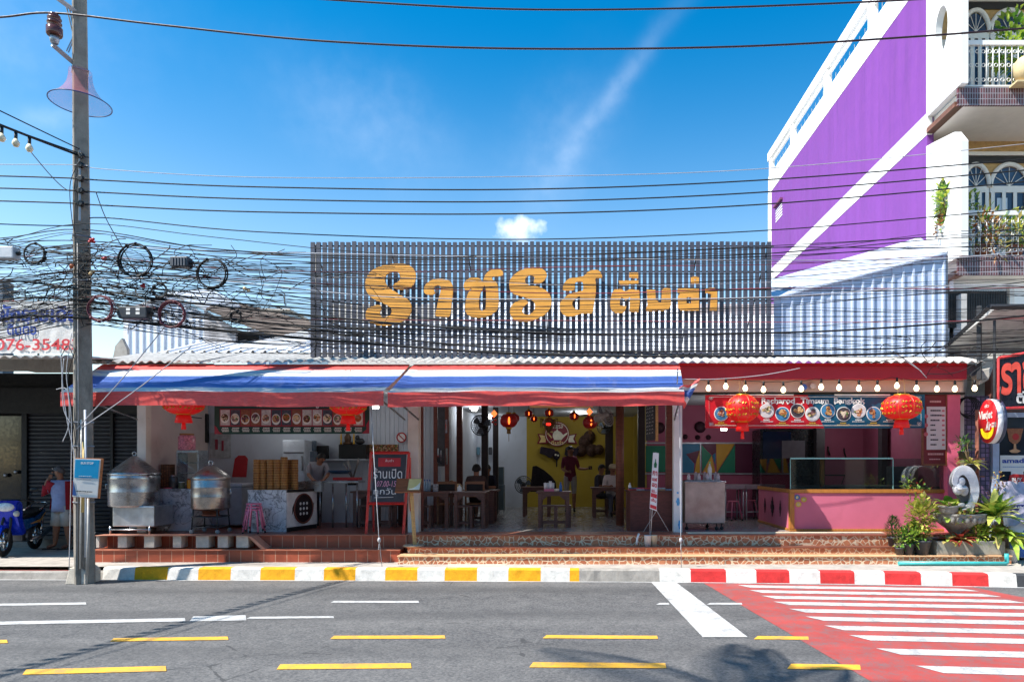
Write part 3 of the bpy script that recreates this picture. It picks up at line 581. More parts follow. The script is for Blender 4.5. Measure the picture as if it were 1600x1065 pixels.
pb('top_rail', WH2, XS - .02, XS + .12, 14.4, 26.6, 13.74, 14.05); pb('top_rail', WH2, XS + .02, XS + .1, 14.6, 26.4, 13.55, 13.61)
m = MB()
for i in range(34): d = 14.8 + i * .34; m.box(XS + .2, XS + .212, d, d + .012, 13.1, 13.56)
m.build('railing', WH2, PB)
vt = pb('vent', M('vent_hood', (120, 60, 100), .6), XS - .1, XS, 24.7, 25.6, 11.55, 11.62)
m = MB()
for i in range(5): m.box(XS - .012, XS + .02, 24.75, 25.55, 11.0 + i * .1, 11.05 + i * .1)
m.build('louvre', WHITE, vt)
# white fins beside the balconies, each with an oval opening
def fin(loop, oval, nm='fin'):
    hole = [(oval[0] + oval[2] * math.cos(2 * math.pi * i / 32), oval[1] + oval[3] * math.sin(2 * math.pi * i / 32)) for i in range(32)]
    me = shape2d([loop, hole], .07); m = MB(); m.mesh(me, lambda v: (XS + .06 + v.z, v.x, v.y)); m.build(nm, WH2, PB)
fin([(13.3, 9.36), (14.62, 9.36), (14.62, 12.6), (13.3, 12.6)], (14.02, 10.85, .24, .48))
fin([(13.3, 6.0), (14.62, 6.0), (14.62, 8.74), (14.3, 8.68), (13.54, 8.52), (13.3, 8.24)], (14.0, 7.3, .22, .48))
fin([(13.3, 12.7), (14.62, 12.7), (14.62, 15.6), (13.3, 15.6)], (14.0, 14.1, .2, .48))
TILEB = tiles('slab_tile', (92, 52, 54), (150, 146, 150), .05, .11, .35, .5, 'xz', .014); SOFF = M('soffit', (214, 206, 196), .7, var=.05)
BR = tiles('brown_edge', (120, 78, 58), (80, 54, 42), .2, .05, .5, .2, 'yz', .01)
for z in (5.66, 9.0, 12.34):
    pb('balcony_slab', SOFF, XS + .14, 13.6, 13.5, 14.95, z + .003, z + .34); pb('slab_face', TILEB, XS + .01, 13.6, 13.45, 13.497, z, z + .36); pb('slab_edge', BR, XS - .03, XS + .137, 13.5, 14.58, z - .002, z + .1)
pb('wall', M('tan_tile', (196, 160, 104), .5, var=.2, scale=12), XS + .14, 13.6, 14.95, 15.05, 5, 15.5)
NAVY = M('window_glass', (52, 76, 104), .08, var=.4, scale=1.2); CURT = M('curtain', (186, 200, 214), .8, var=.15, scale=3, stretch=(8, 1, .4))
def arch_window(x0, x1, z0, zs, zt, ydoor=14.9):
    w = pb('window_frame', WH2, x0 - .07, x1 + .07, ydoor, ydoor + .04, zs - .08, zs + .06)
    cx, r = (x0 + x1) / 2, (x1 - x0) / 2
    m = MB(); m.prism([(cx + r * math.cos(math.pi * i / 16), ydoor + .02, zs + .062 + (zt - zs - .06) * math.sin(math.pi * i / 16)) for i in range(17)], (0, .02, 0)); m.build('fanlight', NAVY, w)
    m = MB(); m.tube([(cx + (r + .05) * math.cos(math.pi * i / 16), ydoor - .01, zs + .03 + (zt - zs + .03) * math.sin(math.pi * i / 16)) for i in range(17)], .05, 6)
    for i in range(1, 6): a = math.pi * i / 6; m.tube([(cx, ydoor, zs + .06), (cx + r * math.cos(a), ydoor, zs + .06 + (zt - zs - .06) * math.sin(a))], .008, 4)
    m.build('arch_trim', WH2, w)
    m = MB(); m.box(x0, x1, ydoor + .02, ydoor + .03, z0, zs - .08); m.build('pane', NAVY, w)
    m = MB(); n = 3
    for i in range(n + 1): x = x0 + (x1 - x0) * i / n; m.box(x - .04, x + .04, ydoor - .012, ydoor + .0, z0, zs - .08)
    m.box(x0, x1, ydoor - .01, ydoor + .0, z0, z0 + .08); m.build('mullion', WH2, w)
    m = MB(); m.box(x0 + .1, x0 + (x1 - x0) * .45, ydoor + .006, ydoor + .015, z0 + .1, zs - .2); m.build('curtain', CURT, w)
for zb_ in (6.0, 9.36):
    zs, zt = zb_ + 1.95, zb_ + 2.42
    pb('lintel_band', WH2, XS + .14, 13.6, 14.9, 14.93, zt + .26, zt + .34); pb('transom', DARK, XS + .2, 13.5, 14.92, 14.94, zt + .1, zt + .25)
    pb('wall_panel', WH2, XS + .14, XS + .78, 14.92, 14.945, zb_, zs - .1); 
    arch_window(X(1508, 14.9), X(1542, 14.9), zb_, zs, zt); arch_window(X(1551, 14.9), X(1603, 14.9), zb_, zs, zt); arch_window(X(1614, 14.9), X(1664, 14.9), zb_, zs, zt)
def balcony_rail(z):
    root = MB(); x0, x1 = XS + .16, 13.5; root.box(x0, x1, 13.49, 13.55, z + .84, z + .93); root.box(x0, x1, 13.5, 13.53, z + .02, z + .05); o = root.build('balcony_railing', WH2, PB)
    m = MB(); n = 40
    for i in range(n):
        x = x0 + .08 + i * .125; m.tube([(x, 13.515, z + .04), (x, 13.515, z + .85)], .009, 5)
        for zz in (.16, .45, .72): m.ring((x + .062, 13.515, z + zz), .034, .007, 10, 4)
    m.build('scrollwork', WH2, o)
balcony_rail(6.02); balcony_rail(9.38); balcony_rail(12.72)
pb('wall', WH2, XS + .14, 13.6, 15.05, 15.2, 0, 5)
# ---------------------------------------------------------------- corrugated metal wall beside the sign
CW = thing('corrugated_wall', 'pale ribbed metal sheet wall with sloping top below the purple building', 'wall', (X(1340, 13.3), 13.3, 3.9))
m = MB(); x0, x1 = X(1209, 13.3), X(1478, 13.3); p = .197; n = int((x1 - x0) / p)
def ztop(x): return Z(467 + (396 - 467) * (x - x0) / (x1 - x0), 13.3)
for i in range(n + 1):
    for (a, b, u, v) in ((0, .62, 0, 0), (.62, .70, 0, -.035), (.70, .86, -.035, -.035), (.86, .94, -.035, 0), (.94, 1, 0, 0)):
        xa, xb = x0 + (i + a) * p, min(x1, x0 + (i + b) * p)
        if xa < x1: m.poly([(xa, 13.3 + u, 3.95), (xb, 13.3 + v, 3.95), (xb, 13.3 + v, ztop(xb)), (xa, 13.3 + u, ztop(xa))])
m.build('sheet', M('pale_metal_sheet', (190, 202, 222), .42, .15, var=.12, scale=2, stretch=(2, 1, .4)), CW)
m = MB(); m.prism([(X(1209, 13.23), 13.23, Z(467, 13.23)), (X(1480, 13.23), 13.23, Z(396, 13.23)), (X(1472, 13.23), 14.1, Z(392, 14.1) + .25), (X(1209, 13.23), 14.1, Z(455, 14.1) + .16)], (0, .0, .03)); m.build('flashing', M('flashing_metal', (196, 204, 220), .4, .2), CW)
m = MB(); m.box(x1, x1 + .05, 13.52, 13.32, 3.95, ztop(x1) + .05); m.build('edge_trim', M('trim_grey', (150, 150, 152), .5), CW)
# ---------------------------------------------------------------- ground floor shop at the far end
RS = thing('corner_shop', 'shop with glass front and dark framed canopy under the balconies', 'building', (9.6, 13.6, 0))
def rs(nm, mm, *b, bev=0): m = MB(); m.box(*b); return m.build(nm, mm, RS, bev=bev)
ORN = tiles('ornate_tile', (116, 92, 124), (52, 40, 60), .09, .09, .4, .45, 'xz', .02)
rs('tiled_pier', ORN, X(1504, 13.25), X(1546, 13.25), 13.25, 13.45, .2, Z(618, 13.25)); rs('door_frame', M('frame_bluish', (170, 182, 206), .4), X(1546.5, 13.3), X(1556.5, 13.3), 13.2, 13.3, .2, Z(645, 13.3)); rs('door_frame', MC['frame_bluish'], X(1556.5, 13.3), 13.5, 13.2, 13.3, Z(652, 13.3), Z(645, 13.3))
rs('shop_window', M('shop_glass', (34, 46, 58), .06, var=.5, scale=1), X(1556.5, 13.3), 13.5, 13.26, 13.29, .5, Z(652, 13.3)); rs('shop_base', CONC, X(1546, 13.3), 13.5, 13.2, 13.4, .19, .5)
rs('shop_fascia', M('brown_fascia', (110, 70, 60), .6), X(1546, 13.3), 13.5, 13.25, 13.45, Z(644.5, 13.3), Z(575, 13.3)); rs('wall', WH2, 7.64, 13.5, 13.75, 13.9, Z(575, 13.7), 5.66)
rs('side_wall', M('grey_wall', (178, 174, 170), .7), 7.64, 7.75, 13.47, 14.6, .19, 5.3)
gl = rs('window', M('grille_dark', (60, 56, 52), .5, var=.2), X(1481, 13.7), X(1572, 13.7), 13.68, 13.74, Z(512, 13.7), Z(455, 13.7)); m = MB()
for i in range(24): x = X(1481, 13.68) + i * .05; m.box(x, x + .012, 13.66, 13.675, Z(512, 13.7), Z(455, 13.7))
m.build('grille', DARK, gl)
rs('window_frame', CREAM, X(1575, 13.7), X(1582, 13.7), 13.64, 13.74, Z(520, 13.7), Z(448, 13.7))
m = MB(); m.prism([(X(1503, 12.9), 13.7, Z(546, 13.2)), (X(1545, 12.3), 12.1, Z(482, 12.1)), (13.4, 12.1, Z(482, 12.1)), (13.4, 13.7, Z(546, 13.2))], (0, 0, .06)); m.build('canopy', M('canopy_pale', (190, 190, 188), .5), RS)
m = MB(); fx = X(1545, 12.1)
for a, b in (((X(1503, 12.9), 13.72, Z(546, 13.2) + .02), (fx, 12.08, Z(480, 12.1))), ((fx, 12.06, Z(480, 12.1)), (13.4, 12.06, Z(480, 12.1))), ((X(1530, 12.6), 12.6, Z(478, 12.6)), (X(1530, 12.6), 12.6, 3.5)), ((X(1575, 13.5), 13.6, Z(520, 13.4)), (X(1600, 12.4), 12.2, Z(492, 12.2)))): m.tube([a, b], .05, 4)
m.build('canopy_frame', DARK, RS)
# ---------------------------------------------------------------- shuttered shop next door
LS = thing('shuttered_shop', 'dark shuttered shop with concrete header and low sheet roof beside the utility pole', 'building', (-11, 15, 0))
def ls(nm, mm, *b, bev=0, par=LS): m = MB(); m.box(*b); return m.build(nm, mm, par, bev=bev)
SHUT = M('shutter_dark', (66, 68, 74), .38, .35, var=.25, scale=2); SHB = M('shop_black', (26, 27, 31), .6); LD = 15.0
def shutter(px0, px1, d=LD):
    m = MB(); x0, x1 = X(px0, d), X(px1, d); z = .38
    while z < 3.1:
        n = len(m.v); m.v += [(x0, d, z), (x1, d, z), (x1, d - .028, z + .03), (x0, d - .028, z + .03), (x1, d - .028, z + .05), (x0, d - .028, z + .05), (x1, d, z + .084), (x0, d, z + .084)]
        for q in ((0, 1, 2, 3), (3, 2, 4, 5), (5, 4, 6, 7)): m.face([n + i for i in q])
        z += .088
    return m.build('roller_shutter', SHUT, LS)
shutter(46, 122); shutter(127, 176); shutter(180, 240); shutter(-190, -130)
for a, b in ((38, 46), (122, 127), (176, 180)): ls('post', SHB, X(a, LD), X(b, LD), LD - .08, LD + .1, .3, 3.5)
ls('floor', M('shop_floor', (120, 114, 108), .6, var=.2, dirt=.4), -16, -8.62, 14.35, 15.2, .19, .37)
ls('wall', SHB, -16, -8.31, LD + .1, LD + .2, .19, 3.95); ls('glass_door', M('door_glass_dark', (16, 20, 24), .07, var=.3), X(-130, LD), X(38, LD), LD, LD + .06, .37, 3.0); ls('door_frame', SHB, X(-60, LD), X(-56, LD), LD - .06, LD, .37, 3.0)
for a, b in ((8, 742), (24, 737)): m = MB(); m.ball((X(a, LD - .06), LD - .05, Z(b, LD)), .045); m.build('door_knob', STEEL, LS)
ls('header', SHB, -16, -8.32, LD - .15, LD + .1, 3.05, 3.6)
ls('header_beam', CONC, X(50, 12.6), X(124, 12.6), 12.5, 12.7, Z(581, 12.6), Z(557, 12.6)); ls('header_beam', M('beam_pale', (150, 146, 140), .7), -16, X(50, 12.6) - .003, 12.52, 12.68, Z(579, 12.6), Z(560, 12.6))
ls('side_wall', SHB, -16.2, -16, 12.5, 15.2, .19, 3.8)
wavy_roof(-16.2, X(122, 11.7), 11.6, 3.765, 15.3, 4.2, ROOFM, 'roof', LS); wavy_roof(-8.9, X(215, 12.6), 12.75, 3.78, 15.3, 4.18, ROOFM, 'roof', LS)
# rental banner on the roof
RB = thing('rental_banner', 'white cloth banner with blue and red Thai lettering on the low roof', 'banner', (X(40, 12.05), 12.05, 3.85))
m = MB(); d = 12.05; nx, nz = 40, 10
def bp(i, j): x = X(-140, d) + (X(128, d) - X(-140, d)) * i / nx; k = j / nz; return (x, d + .012 * math.sin(i * .5 + j * .4) + .006 * math.sin(i * 1.7 - j), Z(552, d) + (Z(470 + .4 * math.sin(i * .3), d) - Z(552, d)) * k)
for i in range(nx):
    for j in range(nz): m.face([len(m.v) + k for k in range(4)], 0, True); m.v += [bp(i, j), bp(i + 1, j), bp(i + 1, j + 1), bp(i, j + 1)]
m.build('cloth', fab('banner_cloth', (226, 224, 222)), RB, weld=1e-4)
BLT = M('ink_blue', (30, 66, 156), .6); RDT = M('ink_red', (196, 52, 62), .6)
m = MB(); ptext(m, 'ห้องพักรายเดือน', -55, 139, 474, 503, d - .026, bold=.035); ptext(m, 'ติดต่อ', 11, 57, 503, 523, d - .026, bold=.03); m.build('lettering', BLT, RB)
m = MB(); ptext(m, '076-35483', -7, 124, 529, 547, d - .026, bold=.012); m.build('phone_number', RDT, RB)
m = MB()
for px in (-130, -40, 60, 120): m.tube([(X(px, 12.1), 12.1, 3.83), (X(px, 12.1), 12.1, Z(468, 12.1))], .018, 6)
m.build('stake', DARK, RB)
# white metal clad shed behind the roofs
SH = thing('metal_shed', 'white ribbed metal clad shed with grey stained side behind the roofs', 'building', (X(260, 15.5), 15.5, 3.9))
d = 15.5; m = MB()
xa, xb = X(193, d), X(319, d); n = int((xb - xa) / .16)
def zt_(x): px = CX + x / d * F; return Z(max(459, 488 - (px - 193) * .38) if px < 268 else 459 + (px - 268) * .6, d)
for i in range(n + 1):
    for (a, b, u, v) in ((0, .6, 0, 0), (.6, .68, 0, -.03), (.68, .84, -.03, -.03), (.84, .92, -.03, 0), (.92, 1, 0, 0)):
        p0, p1 = xa + (i + a) * .16, min(xb, xa + (i + b) * .16)
        if p0 < xb: m.poly([(p0, d + u, 3.6), (p1, d + v, 3.6), (p1, d + v, zt_(p1)), (p0, d + u, zt_(p0))])
m.build('cladding', M('white_cladding', (214, 218, 228), .45, var=.08, scale=2), SH)
m = MB(); m.ppoly([(319, 484), (368, 514), (368, 556), (319, 556)], 15.5, .1); m.build('side_wall', concrete('stained_render', (186, 182, 184), .6, 1.6), SH)
m = MB(); m.ppoly([(366, 514), (402, 522), (402, 556), (366, 556)], 15.9, .1); m.build('window', M('shed_opening', (70, 64, 58), .8), SH)
m = MB(); m.prism([(X(322, 15.2), 15.2, Z(484, 15.2)), (X(440, 15.2), 15.2, Z(531, 15.2)), (X(440, 15.2), 17.4, Z(508, 17.4)), (X(340, 17), 17.4, Z(470, 17.4))], (0, 0, .04)); m.build('roof', concrete('brown_roof', (120, 104, 92), .5, 3), SH)
m = MB(); m.prism([(X(190, 15.4), 15.4, Z(488, 15.4)), (X(268, 15.4), 15.4, Z(458, 15.4)), (X(268, 15.4), 17, Z(452, 17)), (X(190, 15.4), 17, Z(484, 17))], (0, 0, .04)); m.prism([(X(268, 15.4), 15.4, Z(458, 15.4)), (X(322, 15.4), 15.4, Z(486, 15.4)), (X(322, 15.4), 17, Z(480, 17)), (X(268, 15.4), 17, Z(452, 17))], (0, 0, .04)); m.build('roof', M('white_roof_sheet', (220, 222, 226), .4), SH)
m = MB(); m.ppoly([(330, 549), (470, 517), (482, 517), (482, 530), (420, 560), (325, 560)], 14.6, .12); m.build('parapet', M('white_parapet', (222, 222, 226), .5), SH)
m = MB(); m.ppoly([(180, 540), (190, 528), (198, 545), (198, 560), (176, 560)], 14.9, .1); m.build('wall', CONC, SH)
OB = thing('office_block', 'distant blue glass office block showing behind the shed roof', 'building', (X(418, 70), 70, 0))
m = MB(); m.box(X(386, 70), X(452, 70), 70, 82, 0, Z(486, 70)); m.build('wall', tiles('curtain_wall', (70, 104, 140), (170, 180, 190), 2.2, 1.6, .15, .3, 'xz', .3), OB)
m = MB(); m.box(X(384, 69.9), X(454, 69.9), 69.7, 82.2, Z(486, 70) + .01, Z(483, 70)); m.build('roof_edge', CREAM, OB)
DT = thing('dark_rooftop', 'dark wall of a far house behind the rental banner', 'building', (X(0, 30), 30, 0))
m = MB(); m.box(X(-60, 30), X(4, 30), 30, 30.6, 0, Z(438, 30)); m.build('wall', M('slate_wall', (60, 78, 96), .7), DT)
for a in ((X(1209, 13.55), 'x'),): pass
# ---------------------------------------------------------------- people: one skinned body each
SKIN = M('skin', (150, 104, 80), .55, var=.08, scale=12); HAIR = M('hair_dark', (24, 20, 20), .6, var=.3, scale=30); HAIRG = M('hair_grey', (92, 90, 92), .7, var=.3, scale=40); EYE = M('eye_dark', (20, 16, 16), .2)
BASE = {'pel': (0, 0, .93), 'spi': (0, 0, 1.10), 'che': (0, 0, 1.30), 'nec': (0, 0, 1.44), 'hb': (0, -.01, 1.52), 'hd': (0, -.02, 1.60), 'ht': (0, -.005, 1.665),
        'h0': (-.09, 0, .88), 'k0': (-.1, -.015, .49), 'a0': (-.1, .02, .09), 't0': (-.115, -.13, .035), 's0': (-.17, 0, 1.385), 'e0': (-.24, .02, 1.12), 'w0': (-.25, -.05, .88), 'p0': (-.25, -.07, .81),
        'h1': (.09, 0, .88), 'k1': (.1, -.015, .49), 'a1': (.1, .02, .09), 't1': (.115, -.13, .035), 's1': (.17, 0, 1.385), 'e1': (.24, .02, 1.12), 'w1': (.25, -.05, .88), 'p1': (.25, -.07, .81)}
RAD = {'pel': .135, 'spi': .13, 'che': .14, 'nec': .06, 'hb': .062, 'hd': .088, 'ht': .062, 'h': .088, 'k': .06, 'a': .04, 't': .034, 's': .066, 'e': .045, 'w': .029, 'p': .032}
BONES = [('pel', 'spi', 'top'), ('spi', 'che', 'top'), ('che', 'nec', 'top'), ('nec', 'hb', 'skin'), ('hb', 'hd', 'skin'), ('hd', 'ht', 'skin')] + [b for i in '01' for b in (('pel', 'h' + i, 'bot'), ('h' + i, 'k' + i, 'bot'), ('k' + i, 'a' + i, 'shin'), ('a' + i, 't' + i, 'shoe'), ('che', 's' + i, 'top'), ('s' + i, 'e' + i, 'slv'), ('e' + i, 'w' + i, 'fore'), ('w' + i, 'p' + i, 'skin'))]
def person(label, loc, rz, mats, pose=None, rad=None, h=1.68, hair=HAIR, hair_drop=.02, face=True, name='person', hem=None):
    J = dict(BASE); J.update(pose or {}); RR = dict(RAD); RR.update(rad or {}); keys = [k for k in J if k != 'look']; me = bpy.data.meshes.new('body')
    me.from_pydata([J[k] for k in keys], [(keys.index(a), keys.index(b)) for a, b, _ in BONES], []); o = bpy.data.objects.new('body', me); COL.objects.link(o)
    o.modifiers.new('skin', 'SKIN'); sv = me.skin_vertices[0].data
    for i, k in enumerate(keys): r_ = RR.get(k, RR.get(k[0])); sv[i].radius = (r_, r_); sv[i].use_root = (k == 'pel')
    o.modifiers.new('sub', 'SUBSURF').levels = 2; bpy.context.view_layer.update(); dg = bpy.context.evaluated_depsgraph_get()
    bod = bpy.data.meshes.new_from_object(o.evaluated_get(dg)); bpy.data.objects.remove(o)
    root = thing(name, label, 'person'); m = MB(); order = ['skin', 'top', 'bot', 'shoe']; mm = {k: mats.get(k, mats.get('skin', SKIN)) for k in ('skin', 'top', 'bot', 'shoe')}
    alias = {'slv': mats.get('slv', 'top'), 'fore': mats.get('fore', 'skin'), 'shin': mats.get('shin', 'skin')}
    def near(p):
        best = None
        for a, b, t in BONES:
            A, B = Vector(J[a]), Vector(J[b]); u = max(0, min(1, (p - A).dot(B - A) / max(1e-9, (B - A).length_squared))); dd = (p - A.lerp(B, u)).length / (RR.get(a, RR.get(a[0])) * (1 - u) + RR.get(b, RR.get(b[0])) * u)
            if best is None or dd < best[0]: best = (dd, t)
        t = best[1]
        return order.index(alias.get(t, t))
    n = len(m.v); m.v += [tuple(v.co) for v in bod.vertices]
    for p in bod.polygons: m.face([n + i for i in p.vertices], near(p.center), True)
    for i in '01':                                                           # five fingers each, rooted in the palm
        w, p = Vector(J['w' + i]), Vector(J['p' + i]); dr = (p - w).normalized(); sd = dr.cross(Vector((0, 1, .2))); sd = sd.normalized() if sd.length > .1 else Vector((1, 0, 0)); cu = dr.cross(sd)
        for k, (off, L) in enumerate(((-.024, .062), (-.008, .074), (.009, .07), (.025, .054))):
            a = p + dr * .012 + sd * off; b = a + dr * L * .55 + cu * .008; c = b + dr * L * .35 + cu * .022; m.tube([p + sd * off * .7, a, b, c], [.011, .0095, .0085, .006], 6, 0)
        a = p + sd * -.03; m.tube([p, a + dr * .01, a + dr * .035 - sd * .014 + cu * .012], [.012, .01, .007], 6, 0)
    hd, hb = Vector(J['hd']), Vector(J['hb']); upv = (Vector(J['ht']) - hb).normalized(); fw = Vector(J.get('look', (0, -1, 0))).normalized(); rt_ = fw.cross(upv).normalized(); fr = .092
    def fp(a, b, c): return hd + rt_ * a + upv * b + fw * c
    m.tube([fp(0, .022, .085), fp(0, -.012, .112), fp(0, -.022, .088)], [.008, .015, .006], 8, 0)     # nose
    for sgn in (-1, 1): m.ball(tuple(fp(sgn * .092, -.005, -.008)), (.014, .02, .03), 8, 6, 0)
    m.build('body', [mm[k] for k in order], root)
    if face:
        e = MB()
        for sgn in (-1, 1): e.ball(tuple(fp(sgn * .034, .018, .083)), (.011, .011, .006), 8, 6)
        e.tube([fp(-.028, -.05, .086), fp(0, -.053, .094), fp(.028, -.05, .086)], .005, 6); e.build('face_feature', EYE, root)
    if hair:
        hm = MB(); nu, nv = 18, 9
        for i in range(nv + 1):
            for j in range(nu):
                th = 2 * math.pi * j / nu; front = math.cos(th); lim = 1.25 + (1 - front) * .42 + hair_drop * 8 * (1 - front) * .5; ph = lim * i / nv
                rr_ = 1 + .05 * math.sin(j * 2.7 + i * 1.3); hm.v.append(tuple(fp(.099 * math.sin(ph) * math.sin(th) * rr_, .112 * math.cos(ph) * rr_ + .012, .104 * math.sin(ph) * math.cos(th) * rr_ - .008)))
        for i in range(nv):
            for j in range(nu): hm.face((i * nu + j, i * nu + (j + 1) % nu, (i + 1) * nu + (j + 1) % nu, (i + 1) * nu + j), 0, True)
        hm.build('hair', hair, root)
    root.scale = (h / 1.68,) * 3; root.location = loc; root.rotation_euler = (0, 0, rz); root['_h'] = 0; del root['_h']
    return root, (lambda nm, mb, mt: mb.build(nm, mt, None))
def attach(root, nm, mb, mt):
    o = mb.build(nm, mt); o.parent = root; return o
SIT = {'pel': (0, 0, .52), 'spi': (0, .03, .70), 'che': (0, .02, .90), 'nec': (0, -.01, 1.04), 'hb': (0, -.03, 1.11), 'hd': (0, -.05, 1.195), 'ht': (0, -.04, 1.26), 'h0': (-.09, 0, .49), 'k0': (-.12, -.40, .50), 'a0': (-.12, -.38, .09), 't0': (-.13, -.53, .035), 'h1': (.09, 0, .49), 'k1': (.12, -.40, .50), 'a1': (.12, -.38, .09), 't1': (.13, -.53, .035),
       's0': (-.18, .0, .985), 'e0': (-.24, -.08, .75), 'w0': (-.13, -.30, .76), 'p0': (-.10, -.37, .78), 's1': (.18, .0, .985), 'e1': (.24, -.08, .75), 'w1': (.13, -.30, .76), 'p1': (.10, -.37, .78)}
CL = lambda n, c: M(n, c, .85, var=.14, scale=10, bump=.2, bscale=120)
# man on the pavement, hand at his mouth, facing along the street to the left
pz = .194; pd = (H - pz) * F / (858 - CY)
LOOK = (-.93, -.35, 0)
MP = {'look': LOOK, 'pel': (0, 0, .93), 'spi': (.01, 0, 1.09), 'che': (.0, .0, 1.27), 'nec': (-.02, -.01, 1.42), 'hb': (-.035, -.02, 1.50), 'hd': (-.05, -.03, 1.585), 'ht': (-.045, -.02, 1.655),
      'h0': (-.085, .02, .88), 'k0': (-.11, .0, .49), 'a0': (-.17, .03, .09), 't0': (-.30, -.03, .04), 'h1': (.09, -.02, .88), 'k1': (.12, -.02, .49), 'a1': (.13, .03, .09), 't1': (.0, -.03, .04),
      's0': (-.12, -.1, 1.36), 'e0': (-.25, -.13, 1.13), 'w0': (-.20, -.16, 1.38), 'p0': (-.155, -.13, 1.47), 's1': (.14, .08, 1.36), 'e1': (.23, .06, 1.10), 'w1': (.24, -.0, .88), 'p1': (.23, -.03, .80)}
man, _ = person('grey haired man in red jacket over blue shirt standing beside the utility pole', (X(97, pd), pd, pz), 0, {'top': CL('shirt_blue', (146, 158, 196)), 'bot': CL('shorts_grey', (182, 178, 170)), 'shoe': CL('sandal_skin', (120, 80, 64)), 'slv': 'top'}, MP, {'h': .105, 'k': .07, 'pel': .15, 'spi': .155, 'che': .15, 's': .08}, 1.68, HAIRG, -.01)
m = MB()                                                                     # open red jacket: sleeves and two hanging fronts
for i, ext in (('0', 0), ('1', 0)): m.tube([Vector(MP['s' + i]) + Vector((0, 0, .03)), Vector(MP['s' + i]).lerp(Vector(MP['e' + i]), .5), Vector(MP['e' + i]), Vector(MP['e' + i]).lerp(Vector(MP['w' + i]), .75)], [.098, .085, .074, .056], 12)
for sx in (-1, 1):
    n = len(m.v)
    for i in range(6):
        for j in range(5): a = sx * (.95 + j * .34) - (.35 if sx < 0 else .1); z = 1.40 - i * .115; r_ = .165 + .012 * i; m.v.append((math.sin(a) * r_ + (.0 if sx < 0 else .01), -math.cos(a) * r_ * .95, z))
    for i in range(5):
        for j in range(4): m.face((n + i * 5 + j, n + i * 5 + j + 1, n + i * 5 + 5 + j + 1, n + i * 5 + 5 + j), 0, True)
attach(man, 'jacket', m, CL('jacket_red', (158, 26, 42)))
m = MB(); m.lathe([(.10, 1.30), (.165, 1.1), (.178, .90), (.188, .78), (.175, .785), (.16, .9)], (0.005, 0, 0), 20); attach(man, 'shirt_tail', m, MC['shirt_blue'])
m = MB()
for i in '01': A, K = Vector(MP['h' + i]), Vector(MP['k' + i]); m.tube([A + Vector((0, 0, .02)), A.lerp(K, .5), A.lerp(K, 1.0)], [.118, .112, .115], 14)
attach(man, 'shorts', m, MC['shorts_grey'])
m = MB()
for i in '01': a, t = Vector(MP['a' + i]), Vector(MP['t' + i]); dv = (t - a); dv.z = 0; dv.normalize(); sd = Vector((-dv.y, dv.x, 0)); b0 = Vector((a.x, a.y, .002)) - dv * .05; m.prism([b0 - sd * .04, b0 + dv * .25 - sd * .05, b0 + dv * .27, b0 + dv * .25 + sd * .05, b0 + sd * .04], (0, 0, .022))
attach(man, 'sandals', m, BLACK)
# seated and standing customers
def seated(label, px, d, rz, mats, z=FZ, h=1.66, **k): return person(label, (X(px, d), d, z), rz, mats, SIT if 'pose' not in k else k.pop('pose'), h=h, **k)[0]
seated('customer in dark brown shirt seated with his back to the street', 744, 15.3, R(180), {'top': CL('shirt_brown', (74, 58, 56)), 'bot': CL('trouser_dark', (40, 40, 46)), 'shin': 'bot', 'shoe': BLACK})
wo = seated('customer in navy top with pale face mask pulled to the chin', 762, 16.6, R(-18), {'top': CL('shirt_navy', (34, 36, 50)), 'bot': CL('skirt_navy', (30, 32, 44)), 'shoe': CL('shoe_pale', (170, 150, 140))}, hair_drop=.06)
m = MB(); m.ball((0, -.135, 1.135), (.055, .035, .035), 12, 8); attach(wo, 'face_mask', m, WHITE)
cap = seated('customer in white shirt and beige cap seated behind the brown pillar', 957, 17.2, R(8), {'top': CL('shirt_white', (216, 206, 206)), 'bot': CL('jeans_grey', (90, 88, 96)), 'shin': 'bot', 'shoe': BLACK}, hair=None)
m = MB(); m.lathe([(.102, 1.215), (.105, 1.25), (.09, 1.30), (.05, 1.325), (.0, 1.33)], (0, -.05, 0), 18); m.prism([(-.07, -.13, 1.222), (.07, -.13, 1.222), (.05, -.21, 1.21), (-.05, -.21, 1.21)], (0, 0, .012)); attach(cap, 'cap', m, CL('cap_beige', (196, 180, 150)))
seated('customer in dark grey shirt seated beside the capped customer', 938, 17.6, R(60), {'top': CL('shirt_slate', (66, 66, 78)), 'bot': CL('trouser_black', (30, 30, 34)), 'shin': 'bot', 'shoe': BLACK})
STN = {'look': (.8, -.6, 0), 's1': (.15, .03, 1.385), 'e1': (.22, .0, 1.13), 'w1': (.40, -.16, 1.12), 'p1': (.47, -.19, 1.14), 'e0': (-.2, -.05, 1.12), 'w0': (-.08, -.24, 1.05), 'p0': (-.02, -.28, 1.06)}
wt_, _ = person('waiter in maroon shirt and grey shorts standing in front of the yellow wall', (X(891, 18.5), 18.5, FZ), 0, {'top': CL('shirt_maroon', (108, 34, 58)), 'bot': CL('shorts_pale', (170, 164, 164)), 'shoe': BLACK, 'fore': 'skin'}, STN, {'h': .1}, 1.76)
m = MB(); m.box(.47, .56, -.225, -.21, 1.11, 1.2); attach(wt_, 'phone', m, BLACK)
